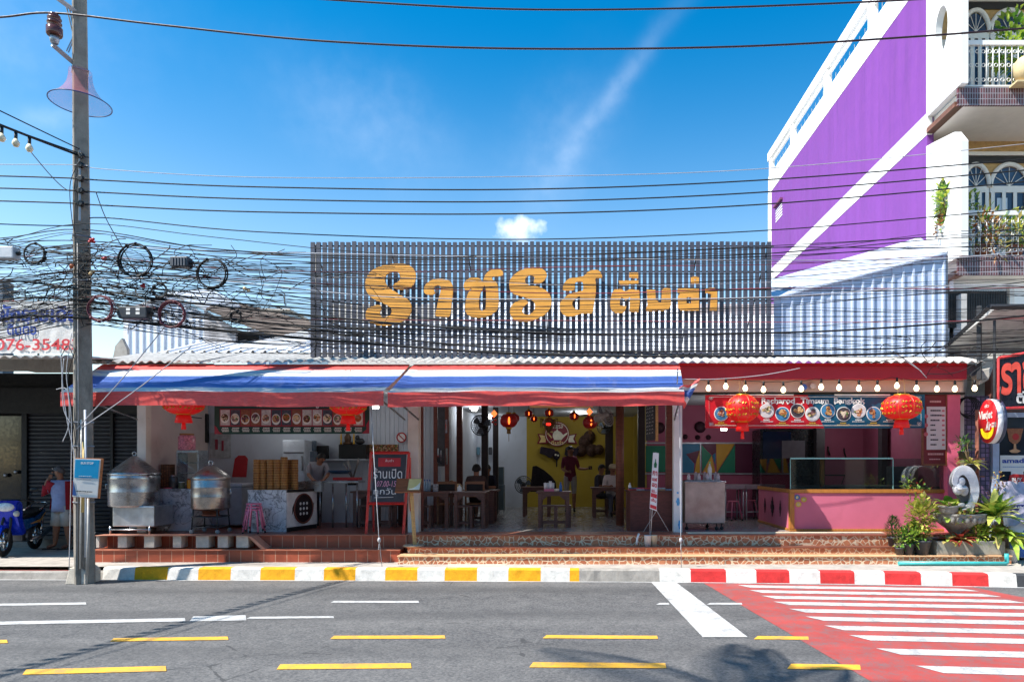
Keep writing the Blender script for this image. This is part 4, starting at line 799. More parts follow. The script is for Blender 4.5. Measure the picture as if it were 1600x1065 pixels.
BEND = {'look': (.75, -.6, -.35), 'pel': (0, .05, .93), 'spi': (.03, -.02, 1.09), 'che': (.10, -.12, 1.26), 'nec': (.16, -.19, 1.37), 'hb': (.2, -.23, 1.42), 'hd': (.24, -.26, 1.48), 'ht': (.25, -.26, 1.55), 's0': (-.06, -.12, 1.36), 'e0': (-.04, -.28, 1.14), 'w0': (.12, -.42, 1.02), 'p0': (.18, -.46, 1.0), 's1': (.26, -.06, 1.34), 'e1': (.36, -.18, 1.14), 'w1': (.34, -.40, 1.02), 'p1': (.33, -.46, 1.0)}
person('cook in pale patterned shirt bending over the kitchen worktop', (X(492, 14.5), 14.5, FZ - .02), 0, {'top': CL('shirt_pattern', (150, 148, 156)), 'bot': CL('apron_dark', (44, 44, 50)), 'shin': 'bot', 'shoe': BLACK}, BEND, None, 1.62)
# ---------------------------------------------------------------- steamers and the paving blocks they stand over
def lathe_part(nm, prof, par, mt, n=36, c=(0, 0, 0)): m = MB(); m.lathe(prof, c, n); return m.build(nm, mt, par)
S1 = thing('steamer', 'tallest stainless steel steamer with conical lid and square base', 'steamer', (X(209, 12.78), 12.78, FZ))
c = (X(210, 12.78), 12.78, 0); zz = lambda py: Z(py, 12.78); r = 35 / F * 12.78
lathe_part('drum', [(r * .97, zz(790)), (r, zz(788)), (r, zz(770)), (r * 1.015, zz(768)), (r * 1.015, zz(767)), (r, zz(765)), (r, zz(749)), (r * 1.02, zz(747)), (r, zz(745)), (r, zz(738)), (r * .98, zz(737.5))], S1, STEEL, c=c)
lid = lathe_part('lid', [(r * 1.035, zz(742)), (r * 1.035, zz(739)), (r * .99, zz(737.8)), (r * .62, zz(726.5)), (r * .16, zz(713.5)), (0.03, zz(712))], S1, STEEL, c=c)
m = MB(); m.ring((c[0], c[1], zz(708.5)), .035, .009, 16, 6); m.build('handle', STEEL, lid)
m = MB(); m.tube([(c[0] - r - .002, c[1] - .05, zz(762)), (c[0] - r - .06, c[1] - .08, zz(762)), (c[0] - r - .06, c[1] - .08, zz(756)), (c[0] - r - .002, c[1] - .05, zz(756))], .012, 6); m.build('handle', STEEL, S1)
m = MB(); m.pbox(176, 241, 790.5, 822, 12.48, .6); m.build('base_box', steel('steel_white', (214, 216, 220), .35), S1, bev=.012)
m = MB()
for px, dd in ((178, 12.5), (239, 12.5), (179, 13.05), (238, 13.05)): m.tube([(X(px, 12.6), dd, FZ), (X(px, 12.6), dd, zz(820))], .018, 8)
m.tube([(X(178, 12.6), 12.5, zz(825)), (X(239, 12.6), 12.5, zz(825))], .016, 8); m.tube([(X(178, 12.6), 13.05, zz(825)), (X(239, 12.6), 13.05, zz(825))], .016, 8); m.build('stand', STEEL, S1)
S2 = thing('steamer', 'smaller stainless steel steamer with ringed lid on a wheeled trolley', 'steamer', (X(329, 12.78), 12.78, FZ))
c = (X(329.5, 12.78), 12.78, 0); r = 27.5 / F * 12.78
lathe_part('drum', [(r * .6, zz(797)), (r * .97, zz(794)), (r, zz(793)), (r, zz(777)), (r * 1.02, zz(775.5)), (r, zz(774)), (r, zz(762)), (r * 1.02, zz(761)), (r, zz(760)), (r, zz(747)), (r * .98, zz(746))], S2, steel('steel_warm', (194, 188, 184), .3, .25), c=c)
lid = lathe_part('lid', [(r * 1.03, zz(749)), (r * 1.03, zz(746)), (r * .8, zz(738.5)), (r * .33, zz(729)), (.03, zz(726.5))], S2, MC['steel_warm'], c=c)
m = MB(); m.tube([(c[0], c[1], zz(729)), (c[0], c[1], zz(725))], .012, 6); m.ring((c[0], c[1], zz(723)), .04, .012, 16, 6); m.build('handle', STEEL, lid)
for s in (-1, 1): m = MB(); m.tube([(c[0] + s * r, c[1], zz(772)), (c[0] + s * (r + .05), c[1] - .01, zz(770)), (c[0] + s * (r + .05), c[1] - .01, zz(766)), (c[0] + s * r, c[1], zz(764))], .013, 6); m.build('handle', STEEL, S2)
m = MB(); m.lathe([(.16, zz(803)), (.13, zz(806)), (.15, zz(797))], c, 20); m.build('burner', M('copper', (150, 92, 70), .4, .6), S2)
m = MB()
for sx in (-1, 1):
    for sy in (-1, 1): m.tube([(c[0] + sx * .24, c[1] + sy * .22, zz(826)), (c[0] + sx * .22, c[1] + sy * .2, zz(794))], .014, 6)
for zpy in (806, 822):
    q = [(c[0] - .24, c[1] - .22, zz(zpy)), (c[0] + .24, c[1] - .22, zz(zpy)), (c[0] + .24, c[1] + .22, zz(zpy)), (c[0] - .24, c[1] + .22, zz(zpy))]
    for i in range(4): m.tube([q[i], q[(i + 1) % 4]], .012, 6)
m.build('trolley', DARK, S2)
for sx in (-1, 1):
    for sy in (-1, 1): m = MB(); m.lathe([(.02, -.014), (.038, -.014), (.038, .014), (.02, .014)], (c[0] + sx * .24, c[1] + sy * .22, FZ + .044), 14, axis='y'); m.build('castor', M('castor_grey', (120, 120, 122), .5), S2)
CBM = concrete('block_concrete', (186, 176, 166), .3, 4, False)
for k, (a, b) in enumerate(((150, 155), (184, 198), (225, 241), (270, 283), (306, 326), (340, 356), (369, 388))):
    m = MB(); m.pbox(a, b, 836.5, 855.3, 12.2, .22); o = m.build('concrete_block', CBM, origin=(X((a + b) / 2, 12.2), 12.3, .42), bev=.006)
    tag(o, 'grey concrete block under the boarding, ' + ['hidden beside the utility pole', 'below the tall steamer', 'at the gap between the steamers', 'before the smaller steamer', 'under the smaller steamer', 'just past the trolley wheels', 'last before the slanting board'][k], 'block', 'concrete blocks on the lower step')
m = MB(); m.box(X(148, 12.2), X(390, 12.2), 12.16, 12.44, Z(836, 12.2) - .0, FZ + .012); tag(m.build('boarding', M('board_pink', (178, 122, 100), .6, var=.2, dirt=.4), origin=(X(270, 12.2), 12.3, .6), bev=.004), 'long flat board laid over the concrete blocks before the steamers', 'board')
m = MB(); m.prism([(X(388, 12.2), 12.17, FZ), (X(394, 12.2), 12.17, FZ), (X(416, 12.2), 12.17, .425), (X(409, 12.2), 12.17, .425)], (0, .25, 0)); tag(m.build('ramp_board', MC['board_pink'], origin=(X(400, 12.2), 12.3, .43)), 'slanting board leaning on the end of the concrete blocks', 'board')
# ---------------------------------------------------------------- marble counters, kitchen
def cabinet(nm, label, cat, px0, px1, py0, d, dep, mt, par=True, zb=FZ, lip=.02):
    t = thing(nm, label, cat, (X((px0 + px1) / 2, d), d + dep / 2, zb)); m = MB(); m.box(X(px0, d), X(px1, d), d, d + dep, zb, Z(py0, d) - lip); m.build('body', mt, t, bev=.006)
    m = MB(); m.box(X(px0, d) - .012, X(px1, d) + .012, d - .012, d + dep, Z(py0, d) - lip, Z(py0, d)); m.build('worktop', mt, t, bev=.005); return t
C1 = cabinet('marble_counter', 'white veined marble counter between the two steamers', 'counter', 243, 301, 763, 13.2, .8, MARB)
C2 = cabinet('marble_counter', 'white veined marble counter carrying the stacked bamboo baskets', 'counter', 387, 447, 765, 13.0, .7, MARB)
W2 = thing('wooden_cabinet', 'white cabinet with black rim and round dotted ornament beside the marble counter', 'cabinet', (X(470, 13.2), 13.4, FZ))
A_, B_ = Vector((X(448, 13.0), 13.02, 0)), Vector((X(495, 13.9), 13.9, 0)); dv = (B_ - A_).normalized(); nv_ = Vector((-dv.y, dv.x, 0)); L = (B_ - A_).length; zt2 = Z(765, 13.02)
def onW(u, z, off=0): p = A_ + dv * u - nv_ * -off; return Vector((p.x, p.y, z))
nv_ = Vector((dv.y, -dv.x, 0))
m = MB(); m.prism([onW(0, FZ + .08), onW(L, FZ + .08), onW(L, zt2 - .05), onW(0, zt2 - .05)], -nv_ * .5); m.build('panel', M('panel_white', (212, 206, 204), .5), W2)
m = MB(); m.prism([onW(-.0, zt2 - .05) + nv_ * .015, onW(L + .02, zt2 - .05) + nv_ * .015, onW(L + .02, zt2) + nv_ * .015, onW(0, zt2) + nv_ * .015], -nv_ * .52); m.build('rim', BLACK, W2); m = MB(); m.prism([onW(0, FZ), onW(L, FZ), onW(L, FZ + .08), onW(0, FZ + .08)], -nv_ * .5); m.build('foot_rail', BLACK, W2)
m = MB(); cu, cz_ = L * .52, (FZ + zt2) / 2 + .02; rr_ = .285
m.prism([onW(cu + rr_ * math.cos(i * math.pi / 16), cz_ + rr_ * math.sin(i * math.pi / 16)) + nv_ * .012 for i in range(32)], -nv_ * .01); orn = m.build('round_ornament', M('ornament_black', (34, 20, 24), .4), W2)
m = MB(); pts = [onW(cu + rr_ * math.cos(i * math.pi / 16), cz_ + rr_ * math.sin(i * math.pi / 16)) + nv_ * .015 for i in range(32)]; m.tube(pts, .016, 6, closed=True); m.build('ring', WOODR, orn)
m = MB()
for i in range(9):
    u, z = cu + ((i % 3) - 1) * .1, cz_ + (i // 3 - 1) * .1
    m.prism([onW(u + .026 * math.cos(k * .785), z + .03 * math.sin(k * .785)) + nv_ * .02 for k in range(8)], -nv_ * .006)
m.build('dots', WHITE, orn)
for u in (.16, L - .14): m = MB(); m.prism([onW(u - .02, cz_ - .1) + nv_ * .01, onW(u + .02, cz_ - .02) + nv_ * .01, onW(u + .03, cz_ + .1) + nv_ * .01, onW(u - .01, cz_ + .03) + nv_ * .01], -nv_ * .008); m.build('inlay', BLACK, W2)
# bamboo baskets
stacks = [(401.5, 13.12, 12, 'outermost stack by the marble edge'), (412, 13.14, 12, 'second stack from the pink stools'), (422.8, 13.12, 12, 'third stack from the pink stools'), (433.2, 13.13, 12, 'stack next to the tallest one'), (444, 13.16, 13, 'tallest stack'), (452.5, 13.38, 12, 'stack tucked behind the tallest one'), (460.5, 13.30, 12, 'last stack beside the round ornament'), (407, 13.40, 11, 'hidden stack behind the outermost'), (428, 13.40, 11, 'hidden stack behind the third')]
ztop_ = Z(765, 13.0); hb_ = .0485; proto = None
ORD = ['lowest', 'second', 'third', 'fourth', 'fifth', 'sixth', 'seventh', 'eighth', 'ninth', 'tenth', 'eleventh', 'twelfth', 'topmost']
for px, d, n, where in stacks:
    if 'hidden' in where: continue
    for k in range(n):
        if proto is None:
            m = MB(); rr_ = .066; m.lathe([(rr_ * .93, 0), (rr_ * .96, .001), (rr_, .005), (rr_, .017), (rr_ * .95, .019), (rr_ * .95, .030), (rr_, .032), (rr_, .042), (rr_ * .85, .046), (rr_ * .8, .0478), (.01, .047)], (0, 0, 0), 20, [0, 0, 0, 1, 1, 1, 0, 1, 1, 0]); proto = m.build('bamboo_basket', [BAMB, wood('bamboo_gap_shade', (116, 70, 34), .6)]); o = proto  # grooves and gaps get a darker bamboo: shade put into the colour
        else: o = proto.copy(); COL.objects.link(o)
        o.location = (X(px, d) + rnd.uniform(-.004, .004), d, ztop_ + k * hb_); o.rotation_euler = (0, 0, rnd.uniform(0, 6)); nm = ORD[k] if k < n - 1 else 'topmost'
        tag(o, 'round bamboo steamer basket, %s in the %s' % (nm, where), 'basket', 'bamboo baskets stacked on the marble counter')
# pink stools nested
ST = thing('plastic_stool', '', 'stool', (0, 0, 0), 'nested pink stools'); m = MB(); m.lathe([(.0, .455), (.12, .455), (.135, .45), (.138, .43), (.12, .428)], (0, 0, 0), 24); m.build('seat', PINK, ST)
PKL = M('pink_tube', (214, 120, 150), .35, .2)
for i in range(4):
    a = math.pi / 4 + i * math.pi / 2; ca, sa = math.cos(a), math.sin(a); m = MB(); m.tube([(ca * .09, sa * .09, .44), (ca * .125, sa * .125, .40), (ca * .20, sa * .20, .03)], .015, 8); lg = m.build('leg', PKL, ST); m = MB(); m.lathe([(.018, 0), (.018, .035)], (ca * .203, sa * .203, 0), 8); m.build('foot', BLACK, lg)
ST.location = (X(396, 12.72), 12.74, FZ); ST['label'] = 'lowest pink stool of the nested stack before the marble counter'
dup(ST, (X(396.5, 12.72), 12.745, FZ + .055), R(24), 'middle pink stool of the nested stack before the marble counter'); dup(ST, (X(396, 12.72), 12.74, FZ + .11), R(48), 'topmost pink stool of the nested stack before the marble counter')
dup(ST, (X(1146, 15.8), 15.8, FZ), R(20), 'single pink stool under the pale table in the pink room'); dup(ST, (X(1172, 16.2), 16.2, FZ), R(5), 'pink stool deep under the pale table behind the display counter')
# glass cabinet with sweets jar, chopsticks basket, jars
GC = thing('food_warmer', 'small glass fronted food warmer on the first marble counter', 'cabinet', (X(293, 13.4), 13.5, ztop_)); zc = Z(763, 13.2)
m = MB(); m.pbox(276, 310, 703, 707, 13.4, .35); m.box(X(276, 13.4), X(310, 13.4), 13.4, 13.75, zc, zc + .05)
for px in (276.6, 309.4): m.box(X(px, 13.4) - .012, X(px, 13.4) + .012, 13.4, 13.75, zc + .05, Z(707, 13.4))
m.build('frame', STEEL, GC); m = MB(); m.pbox(277.5, 308.5, 708, 755, 13.41, .01); m.build('glass', glassm('pane_glass'), GC)
m = MB(); [m.pbox(278, 308, py, py + 1.2, 13.43, .28) for py in (722, 738)]; m.build('shelf', STEEL, GC)
def jar(nm, label, px, d, z, r, h, mt, capm=None, group=None, cat='jar'):
    t = thing(nm, label, cat, (X(px, d), d, z), group); m = MB(); m.lathe([(r * .92, z), (r, z + .01), (r, z + h * .8), (r * .8, z + h * .88), (r * .8, z + h * .9)], (X(px, d), d, 0), 18); m.build('body', mt, t)
    if capm: m = MB(); m.lathe([(r * .84, z + h * .9), (r * .84, z + h), (.0, z + h + .002)], (X(px, d), d, 0), 18); m.build('lid', capm, t)
    return t
SWT = foodm(5); jar('sweets_jar', 'clear jar of pink sweets with orange lid on the food warmer', 292, 13.5, Z(703, 13.4), .155, .33, M('pink_sweets', (206, 130, 150), .3, var=.6, scale=40), M('lid_orange', (170, 120, 70), .5))
m = MB(); m.pbox(251, 265, 725, 762, 13.35, .18); m.box(X(251, 13.35), X(265, 13.35), 13.35, 13.5, zc, zc + .01); tag(m.build('wicker_box', tiles('wicker', (126, 84, 54), (50, 32, 22), .05, .025, .6, .4, 'xz', .01), origin=(X(258, 13.4), 13.4, zc)), 'upright woven wicker box at the end of the first marble counter', 'basket')
jar('glass_jar', 'dark lidded glass jar beside the wicker box', 271, 13.3, zc, .075, .26, M('jar_dark', (70, 66, 66), .15), STEEL); jar('glass_jar', 'squat jar of greens on the first marble counter', 284, 13.28, zc, .06, .13, M('jar_green', (96, 104, 78), .2), WHITE); jar('sauce_bottle', 'yellow sauce bottle near the smaller steamer', 296.5, 13.27, zc, .05, .19, M('bottle_yellow', (226, 150, 30), .35), RED, cat='bottle')
m = MB(); m.lathe([(.07, zc), (.1, zc + .012), (.09, zc + .02)], (X(263, 13.25), 13.27, 0), 16); tag(m.build('small_plate', M('plate_pink', (206, 90, 120), .4), origin=(X(263, 13.25), 13.27, zc)), 'flat pink plate at the front edge of the marble counter', 'plate')
TV = thing('wall_screen', 'dark flat screen hung on the rear wall beside the sweets jar', 'screen', (X(311, 15.1), 15.1, 2.6)); m = MB(); m.pbox(304, 323, 646, 691, 15.08, .1); m.build('frame', BLACK, TV, bev=.01); m = MB(); m.pbox(305, 322, 648, 689, 15.075, .004); m.build('display', M('screen_black', (20, 26, 36), .1), TV)
CF = thing('chest_freezer', 'grey chest freezer standing behind the smaller steamer', 'freezer', (X(355, 14), 14.2, FZ)); m = MB(); m.box(X(310, 13.9), X(378, 13.9), 13.9, 14.6, FZ + .05, Z(760, 13.9)); m.build('body', M('freezer_grey', (150, 152, 160), .4), CF, bev=.03); m = MB(); m.box(X(309, 13.9), X(379, 13.9), 13.88, 14.62, Z(760, 13.9) + .002, Z(755, 13.9)); m.build('lid', M('freezer_lid', (176, 178, 186), .4), CF, bev=.015)
RC = thing('plastic_chair', 'dark red plastic chair behind the bamboo baskets', 'chair', (X(372, 14.0), 14.3, FZ)); RP = M('red_plastic', (150, 20, 28), .35)
m = MB(); d = 14.75
m.prism([(X(362, d), d, Z(745, d)), (X(384, d), d, Z(745, d)), (X(383, d), d + .1, Z(716, d)), (X(378, d), d + .12, Z(711, d)), (X(368, d), d + .12, Z(711, d)), (X(363, d), d + .1, Z(716, d))], (0, .04, 0)); m.build('backrest', RP, RC, bev=.008)
m = MB(); m.box(X(361, d), X(386, d), 14.72, 15.14, 1.3, 1.34); m.build('seat', RP, RC, bev=.01)
for sx in (362, 385):
    for sy in (14.75, 15.1): m = MB(); m.tube([(X(sx, d), sy, 1.3), (X(sx, d), sy, FZ)], .02, 8); m.build('leg', RP, RC)
m = MB(); m.pbox(328, 360, 676, 715, 15.17, .02); tag(m.build('wall_poster', M('poster_grey', (170, 172, 176), .6, var=.35, scale=9), origin=(X(344, 15.17), 15.17, 2.4)), 'pale poster with faint figures on the kitchen rear wall', 'poster')
m = MB()
for a, b, t0, t1 in ((336, 340, 686, 702), (346, 349, 688, 704)): m.pbox(a, b, t0, t1, 15.15, .015)
tag(m.build('bottle_picture', M('picture_red', (150, 50, 70), .5), origin=(X(342, 15.15), 15.15, 2.3)), 'two red bottles pictured on the pale kitchen poster', 'picture')
FG = thing('refrigerator', 'tall white refrigerator by the kitchen rear wall', 'fridge', (X(458, 14.6), 14.85, FZ)); m = MB(); m.box(X(441, 14.6), X(476, 14.6), 14.6, 15.17, FZ + .03, Z(687, 14.6)); m.build('body', M('fridge_white', (196, 204, 214), .35), FG, bev=.02)
m = MB(); m.pbox(443, 474, 706, 707.5, 14.59, .012); m.build('door_gap', DARK, FG); m = MB(); m.pbox(470, 472, 712, 735, 14.55, .05); m.build('handle', STEEL, FG)
m = MB(); m.pbox(474, 491, 705, 745, 14.9, .2); tag(m.build('drinks_cabinet', M('cabinet_grey', (120, 134, 150), .3), origin=(X(482, 14.9), 15, 2), bev=.01), 'narrow grey cabinet on the worktop beside the refrigerator', 'cabinet')
m = MB(); m.pbox(477, 491, 688, 704, 15.0, .16); tag(m.build('storage_box', M('box_bluegrey', (110, 124, 140), .5), origin=(X(484, 15), 15, 2.3), bev=.02), 'blue grey plastic box high beside the refrigerator', 'box')
WK = thing('worktop_table', 'long steel kitchen worktop with grey legs behind the cook', 'table', (X(510, 13.9), 14.2, FZ)); m = MB(); m.box(X(470, 13.95), X(560, 13.95), 13.95, 14.4, Z(751, 13.95) - .04, Z(751, 13.95)); m.build('tabletop', STEEL, WK, bev=.006); m = MB(); m.box(X(440, 13.8), X(502, 13.8), 13.8, 13.949, Z(768, 13.8), Z(752, 13.8)); m.build('front_panel', STEEL, WK)
for px in (500, 520, 541, 558): m = MB(); m.tube([(X(px, 14), 14.0, FZ), (X(px, 14), 14.0, Z(752, 13.95) - .04)], .018, 8); m.build('leg', STEEL, WK)
m = MB(); m.pbox(520, 560, 745.5, 750, 14.05, .25); tag(m.build('cutting_board', RED, origin=(X(540, 14), 14, 1.6)), 'low red tray on the kitchen worktop', 'tray')
m = MB(); m.lathe([(.16, 1.74), (.26, 1.80), (.27, 1.815), (.15, 1.76)], (X(531, 14.5), 14.5, 0), 22); tag(m.build('basin', M('basin_blue', (44, 84, 120), .4), origin=(X(531, 14.5), 14.5, 1.74)), 'wide blue plastic basin at the end of the worktop', 'basin')
m = MB()
for i in range(7): a = rnd.uniform(-.5, .5); m.tube([(X(551, 14.45), 14.45, 1.62), (X(551, 14.45) + a * .4, 14.45, 1.62 + rnd.uniform(.3, .45))], .014, 6)
tag(m.build('utensil_bunch', M('utensil_grey', (120, 116, 116), .4, .3), origin=(X(551, 14.45), 14.45, 1.62)), 'bunch of kitchen ladles standing up behind the worktop', 'utensils')
m = MB(); m.lathe([(.1, 1.5), (.11, 1.63), (.09, 1.65)], (X(551, 14.45), 14.45, 0), 14); tag(m.build('utensil_pot', DARK, origin=(X(551, 14.45), 14.45, 1.5)), 'dark pot holding the kitchen ladles', 'pot')
CBN = thing('altar_shelf', 'black wall cupboard shelf carrying a small altar', 'shelf', (X(548, 15.0), 15.05, 2.2)); m = MB(); m.pbox(529, 572, 694, 716, 14.9, .28); m.build('cupboard', BLACK, CBN, bev=.01); m = MB(); m.pbox(497, 572, 716.5, 719, 14.9, .29); m.build('ledge', M('ledge_grey', (170, 176, 186), .5), CBN)
m = MB(); z0 = Z(694, 15); cx = X(543, 15)
m.lathe([(.10, z0), (.10, z0 + .05), (.06, z0 + .06), (.075, z0 + .16), (.04, z0 + .22), (.05, z0 + .27), (.02, z0 + .32), (0, z0 + .36)], (cx, 15.02, 0), 16); tag(m.build('altar_figure', M('figure_bronze', (86, 62, 44), .4, .4), origin=(cx, 15.02, z0)), 'small bronze seated figurine on the black shelf', 'figurine')
for k, px in enumerate((533, 553)): m = MB(); m.lathe([(.03, z0), (.025, z0 + .03), (.012, z0 + .06), (.02, z0 + .15), (.012, z0 + .22), (.0, z0 + .3)], (X(px, 15), 15.0, 0), 10); tag(m.build('candlestick', GOLD, origin=(X(px, 15), 15, z0)), ['thin gold candlestick on the refrigerator side of the figurine', 'thin gold candlestick on the curtain side of the figurine'][k], 'candlestick')
m = MB(); m.ball((X(562, 15), 15.02, z0 + .07), (.11, .07, .07), 12, 8); m.ball((X(558, 15), 15.02, z0 + .15), (.05, .05, .06), 10, 6); tag(m.build('incense_bowl', DARK, origin=(X(562, 15), 15.02, z0)), 'dark incense bowl beside the figurine on the black shelf', 'bowl')
m = MB(); m.pbox(495, 512, 696, 718, 15.08, .08); tag(m.build('range_hood', BLACK, origin=(X(503, 15), 15.1, 2.2)), 'black extractor hood on the wall above the cook', 'hood')
m = MB(); m.pbox(573, 622, 694, 707, 15.15, .03); tag(m.build('patterned_cloth', foodm(31), origin=(X(598, 15.15), 15.15, 2.3)), 'strip of floral cloth pinned along the kitchen wall', 'cloth')
NS = thing('no_smoking_sign', 'round red ringed prohibition sign beside the cream column', 'sign', (X(627, 15.1), 15.1, 2.5)); m = MB(); m.disc(X(627, 15.1), 15.12, Z(683, 15.1), .1, t=.01); m.build('plate', WHITE, NS); m = MB(); m.ring((X(627, 15.1), 15.11, Z(683, 15.1)), .1, .014); m.tube([(X(627, 15.1) - .07, 15.108, Z(683, 15.1) + .07), (X(627, 15.1) + .07, 15.108, Z(683, 15.1) - .07)], .01, 6); m.build('ring', RED, NS)
m = MB(); m.tube([(X(276, 13.3), 14.2, Z(652, 14)), (X(276, 13.3) - .25, 14.2, Z(650, 14)), (X(228, 13.3) + .1, 13.6, Z(640, 13.6))], .01, 6); m.tube([(X(258, 14), 14.0, Z(640, 14)), (X(259, 14), 14.0, Z(676, 14)), (X(262, 14), 14, Z(700, 14)), (X(260, 14), 14, Z(716, 14))], .008, 6); m.box(X(257.5, 14), X(263, 14), 13.98, 14.03, Z(718, 14), Z(713, 14)); tag(m.build('hanging_wire', BLACK, origin=(X(260, 14), 14, 2.6)), 'black wire with a switch hanging beside the side wall', 'wire')
# ---------------------------------------------------------------- chalkboard, menu stand, dining furniture
CBD = M('chalkboard', (52, 54, 62), .75, var=.3, scale=4, dirt=.35, dcol=(104, 106, 112)); RFR = wood('red_frame', (196, 44, 42), .45, (1, 1, 6), .15); CHALK = M('chalk', (214, 212, 212), .9, var=.2, scale=40); CHP = M('chalk_pink', (214, 150, 176), .9, var=.2, scale=40)
AF = thing('chalkboard_stand', 'red framed standing chalkboard with chalk lettering on the terracotta floor', 'sign', (X(605, 12.6), 12.7, FZ)); d = 12.58
def lean(z): return 12.56 + (z - FZ) * .10
def apt(px, z, off=0): return Vector((X(px, 12.6), lean(z) + off, z))
zt_, zb_, zm = Z(706, 12.6), FZ + .005, Z(786, 12.6)
m = MB(); m.prism([apt(580, zm), apt(629, zm), apt(633, zt_), apt(581, zt_)], (0, .02, 0)); m.build('board', CBD, AF)
m = MB()
for p0, p1 in ((573, 577), (631, 637)): 
    a = [Vector((X(p0 + (576.5 - 573) * 0, 12.6), lean(zb_), zb_)), Vector((X(p1 if p0 < 600 else 637, 12.6), lean(zt_), zt_))]
    m.tube(a, .026, 4)
m.tube([apt(577, zt_ - .01), apt(637, zt_ - .01)], .028, 4); m.tube([apt(576, zm), apt(634, zm)], .026, 4); m.build('frame', RFR, AF)
for px in (578, 636.5): m = MB(); m.tube([(X(px + 1, 12.6), lean(zt_) + .04, zt_ - .1), (X(px + 3, 12.9), 13.02, zb_)], .018, 4); m.build('rear_leg', RFR, AF)
def onlean(p): return (p[0], lean(p[2]) - .006, p[2])
m = MB(); m.prism([apt(589, Z(728.5, 12.6), -.004), apt(624, Z(728.5, 12.6), -.004), apt(624, Z(715, 12.6), -.004), apt(589, Z(715, 12.6), -.004)], (0, .006, 0)); tp = m.build('top_plate', RED, AF)
m = MB(); text(m, 'ส้มตำ', X(600, 12.6), X(613, 12.6), Z(721, 12.6), Z(717, 12.6), 0, fn=lambda p: (p[0], lean(p[2]) - .012, p[2])); m.build('lettering', CHALK, tp)
m = MB(); ptext(m, 'ร้านเปิด', 582, 627, 730, 747, 12.6, fn=onlean); m.build('lettering', CHALK, AF)
m = MB(); ptext(m, '07.00-15.', 587, 619, 751, 760, 12.6, fn=onlean, shear=.15); m.build('lettering', CHP, AF)
m = MB(); ptext(m, 'ทุกวัน', 583, 618, 762, 775, 12.6, fn=onlean); m.tube([apt(584, Z(777, 12.6), -.008), apt(614, Z(776.3, 12.6), -.008)], .005, 4); m.build('lettering', CHALK, AF)
MS = thing('menu_stand', 'pale wooden post holding an open brown menu folder before the steps', 'stand', (X(648, 12.3), 12.32, .46)); d = 12.3
m = MB(); m.lathe([(.19, .462), (.2, .47), (.195, .485), (.05, .49)], (X(647, d), 12.31, 0), 26); m.build('base', M('stone_base', (168, 150, 128), .6), MS)
m = MB(); m.tube([(X(648, d), 12.31, .485), (X(641.5, d), 12.36, Z(766, d))], .034, 4); m.build('post', WOODL, MS)
bz = Z(768, 12.25); q = [(X(618, 12.25), 12.2, bz), (X(658, 12.25), 12.2, bz), (X(662.5, 12.5), 12.42, Z(747, 12.42)), (X(622, 12.5), 12.42, Z(747, 12.42))]
m = MB(); m.prism(q, (0, .012, -.018)); m.build('folder', wood('folder_brown', (140, 82, 48), .5), MS)
def onq(u, v, o=-.004): return Vector(q[0]).lerp(Vector(q[1]), u).lerp(Vector(q[3]).lerp(Vector(q[2]), u), v) + Vector((0, -.004, .006))
m = MB(); m.prism([onq(.48, .12), onq(.95, .12), onq(.95, .93), onq(.48, .93)], (0, -.003, .004)); pg = m.build('page', M('page_yellow', (222, 200, 130), .6), MS)
m = MB(); n = 8
for i in range(n): u0, u1 = .55 + .4 * i / n, .55 + .4 * (i + 1) / n; m.poly([onq(u0, .12) + Vector((0, -.008, .006)), onq(u1, .12) + Vector((0, -.008, .006)), onq(u1, .16 + .5 * ((i + 1) / n) ** 2.4) + Vector((0, -.02, .015)), onq(u0, .16 + .5 * (i / n) ** 2.4) + Vector((0, -.02, .015))])
m.build('loose_page', M('page_white', (232, 226, 206), .6), pg)
TW = wood('table_wood', (104, 70, 60), .45, (1, 1, 8))
def dtable():
    t = thing('dining_table', '', 'table', (0, 0, 0), 'dark wooden dining tables'); w, dp, h = .70, .62, .735
    m = MB(); m.box(-w / 2, w / 2, 0, dp, h - .035, h); m.build('tabletop', TW, t, bev=.006)
    for sx in (-1, 1):
        for y0 in (.01, dp - .08): m = MB(); m.box(sx * (w / 2 - .075) - .035, sx * (w / 2 - .075) + .035, y0, y0 + .07, 0, h - .035); m.build('leg', TW, t, bev=.005)
    m = MB(); ar = [(-w / 2 + .075, 0, h - .035), (w / 2 - .075, 0, h - .035), (w / 2 - .11, 0, h - .17), (w / 2 - .15, 0, h - .16), (w / 2 - .23, 0, h - .09), (-w / 2 + .23, 0, h - .09), (-w / 2 + .15, 0, h - .16), (-w / 2 + .11, 0, h - .17)]
    m.prism([Vector(a) + Vector((0, .02, 0)) for a in ar], (0, .03, 0)); m.build('apron', TW, t); return t
def dstool():
    t = thing('wooden_stool', '', 'stool', (0, 0, 0), 'square wooden stools'); m = MB(); m.box(-.165, .165, -.15, .15, .42, .45); m.build('seat', TW, t, bev=.005)
    for sx in (-1, 1):
        for sy in (-1, 1): m = MB(); m.box(sx * .14 - .022, sx * .14 + .022, sy * .125 - .022, sy * .125 + .022, 0, .42); m.build('leg', TW, t, bev=.003)
    m = MB(); m.box(-.118, .118, -.135, -.115, .08, .12); m.build('stretcher', TW, t); m = MB(); m.box(-.118, .118, .115, .135, .08, .12); m.build('stretcher', TW, t); return t
T0 = dtable(); S0 = dstool(); firstT = [True]; firstS = [True]
def put(proto, flag, loc, label, rz=0, sc=None):
    if flag[0]: flag[0] = False; o = proto; o.location = loc; o.rotation_euler = (0, 0, rz); o['label'] = label
    else: o = dup(proto, loc, rz, label, sc)
    if sc: o.scale = sc if isinstance(sc, tuple) else (sc,) * 3
    return o
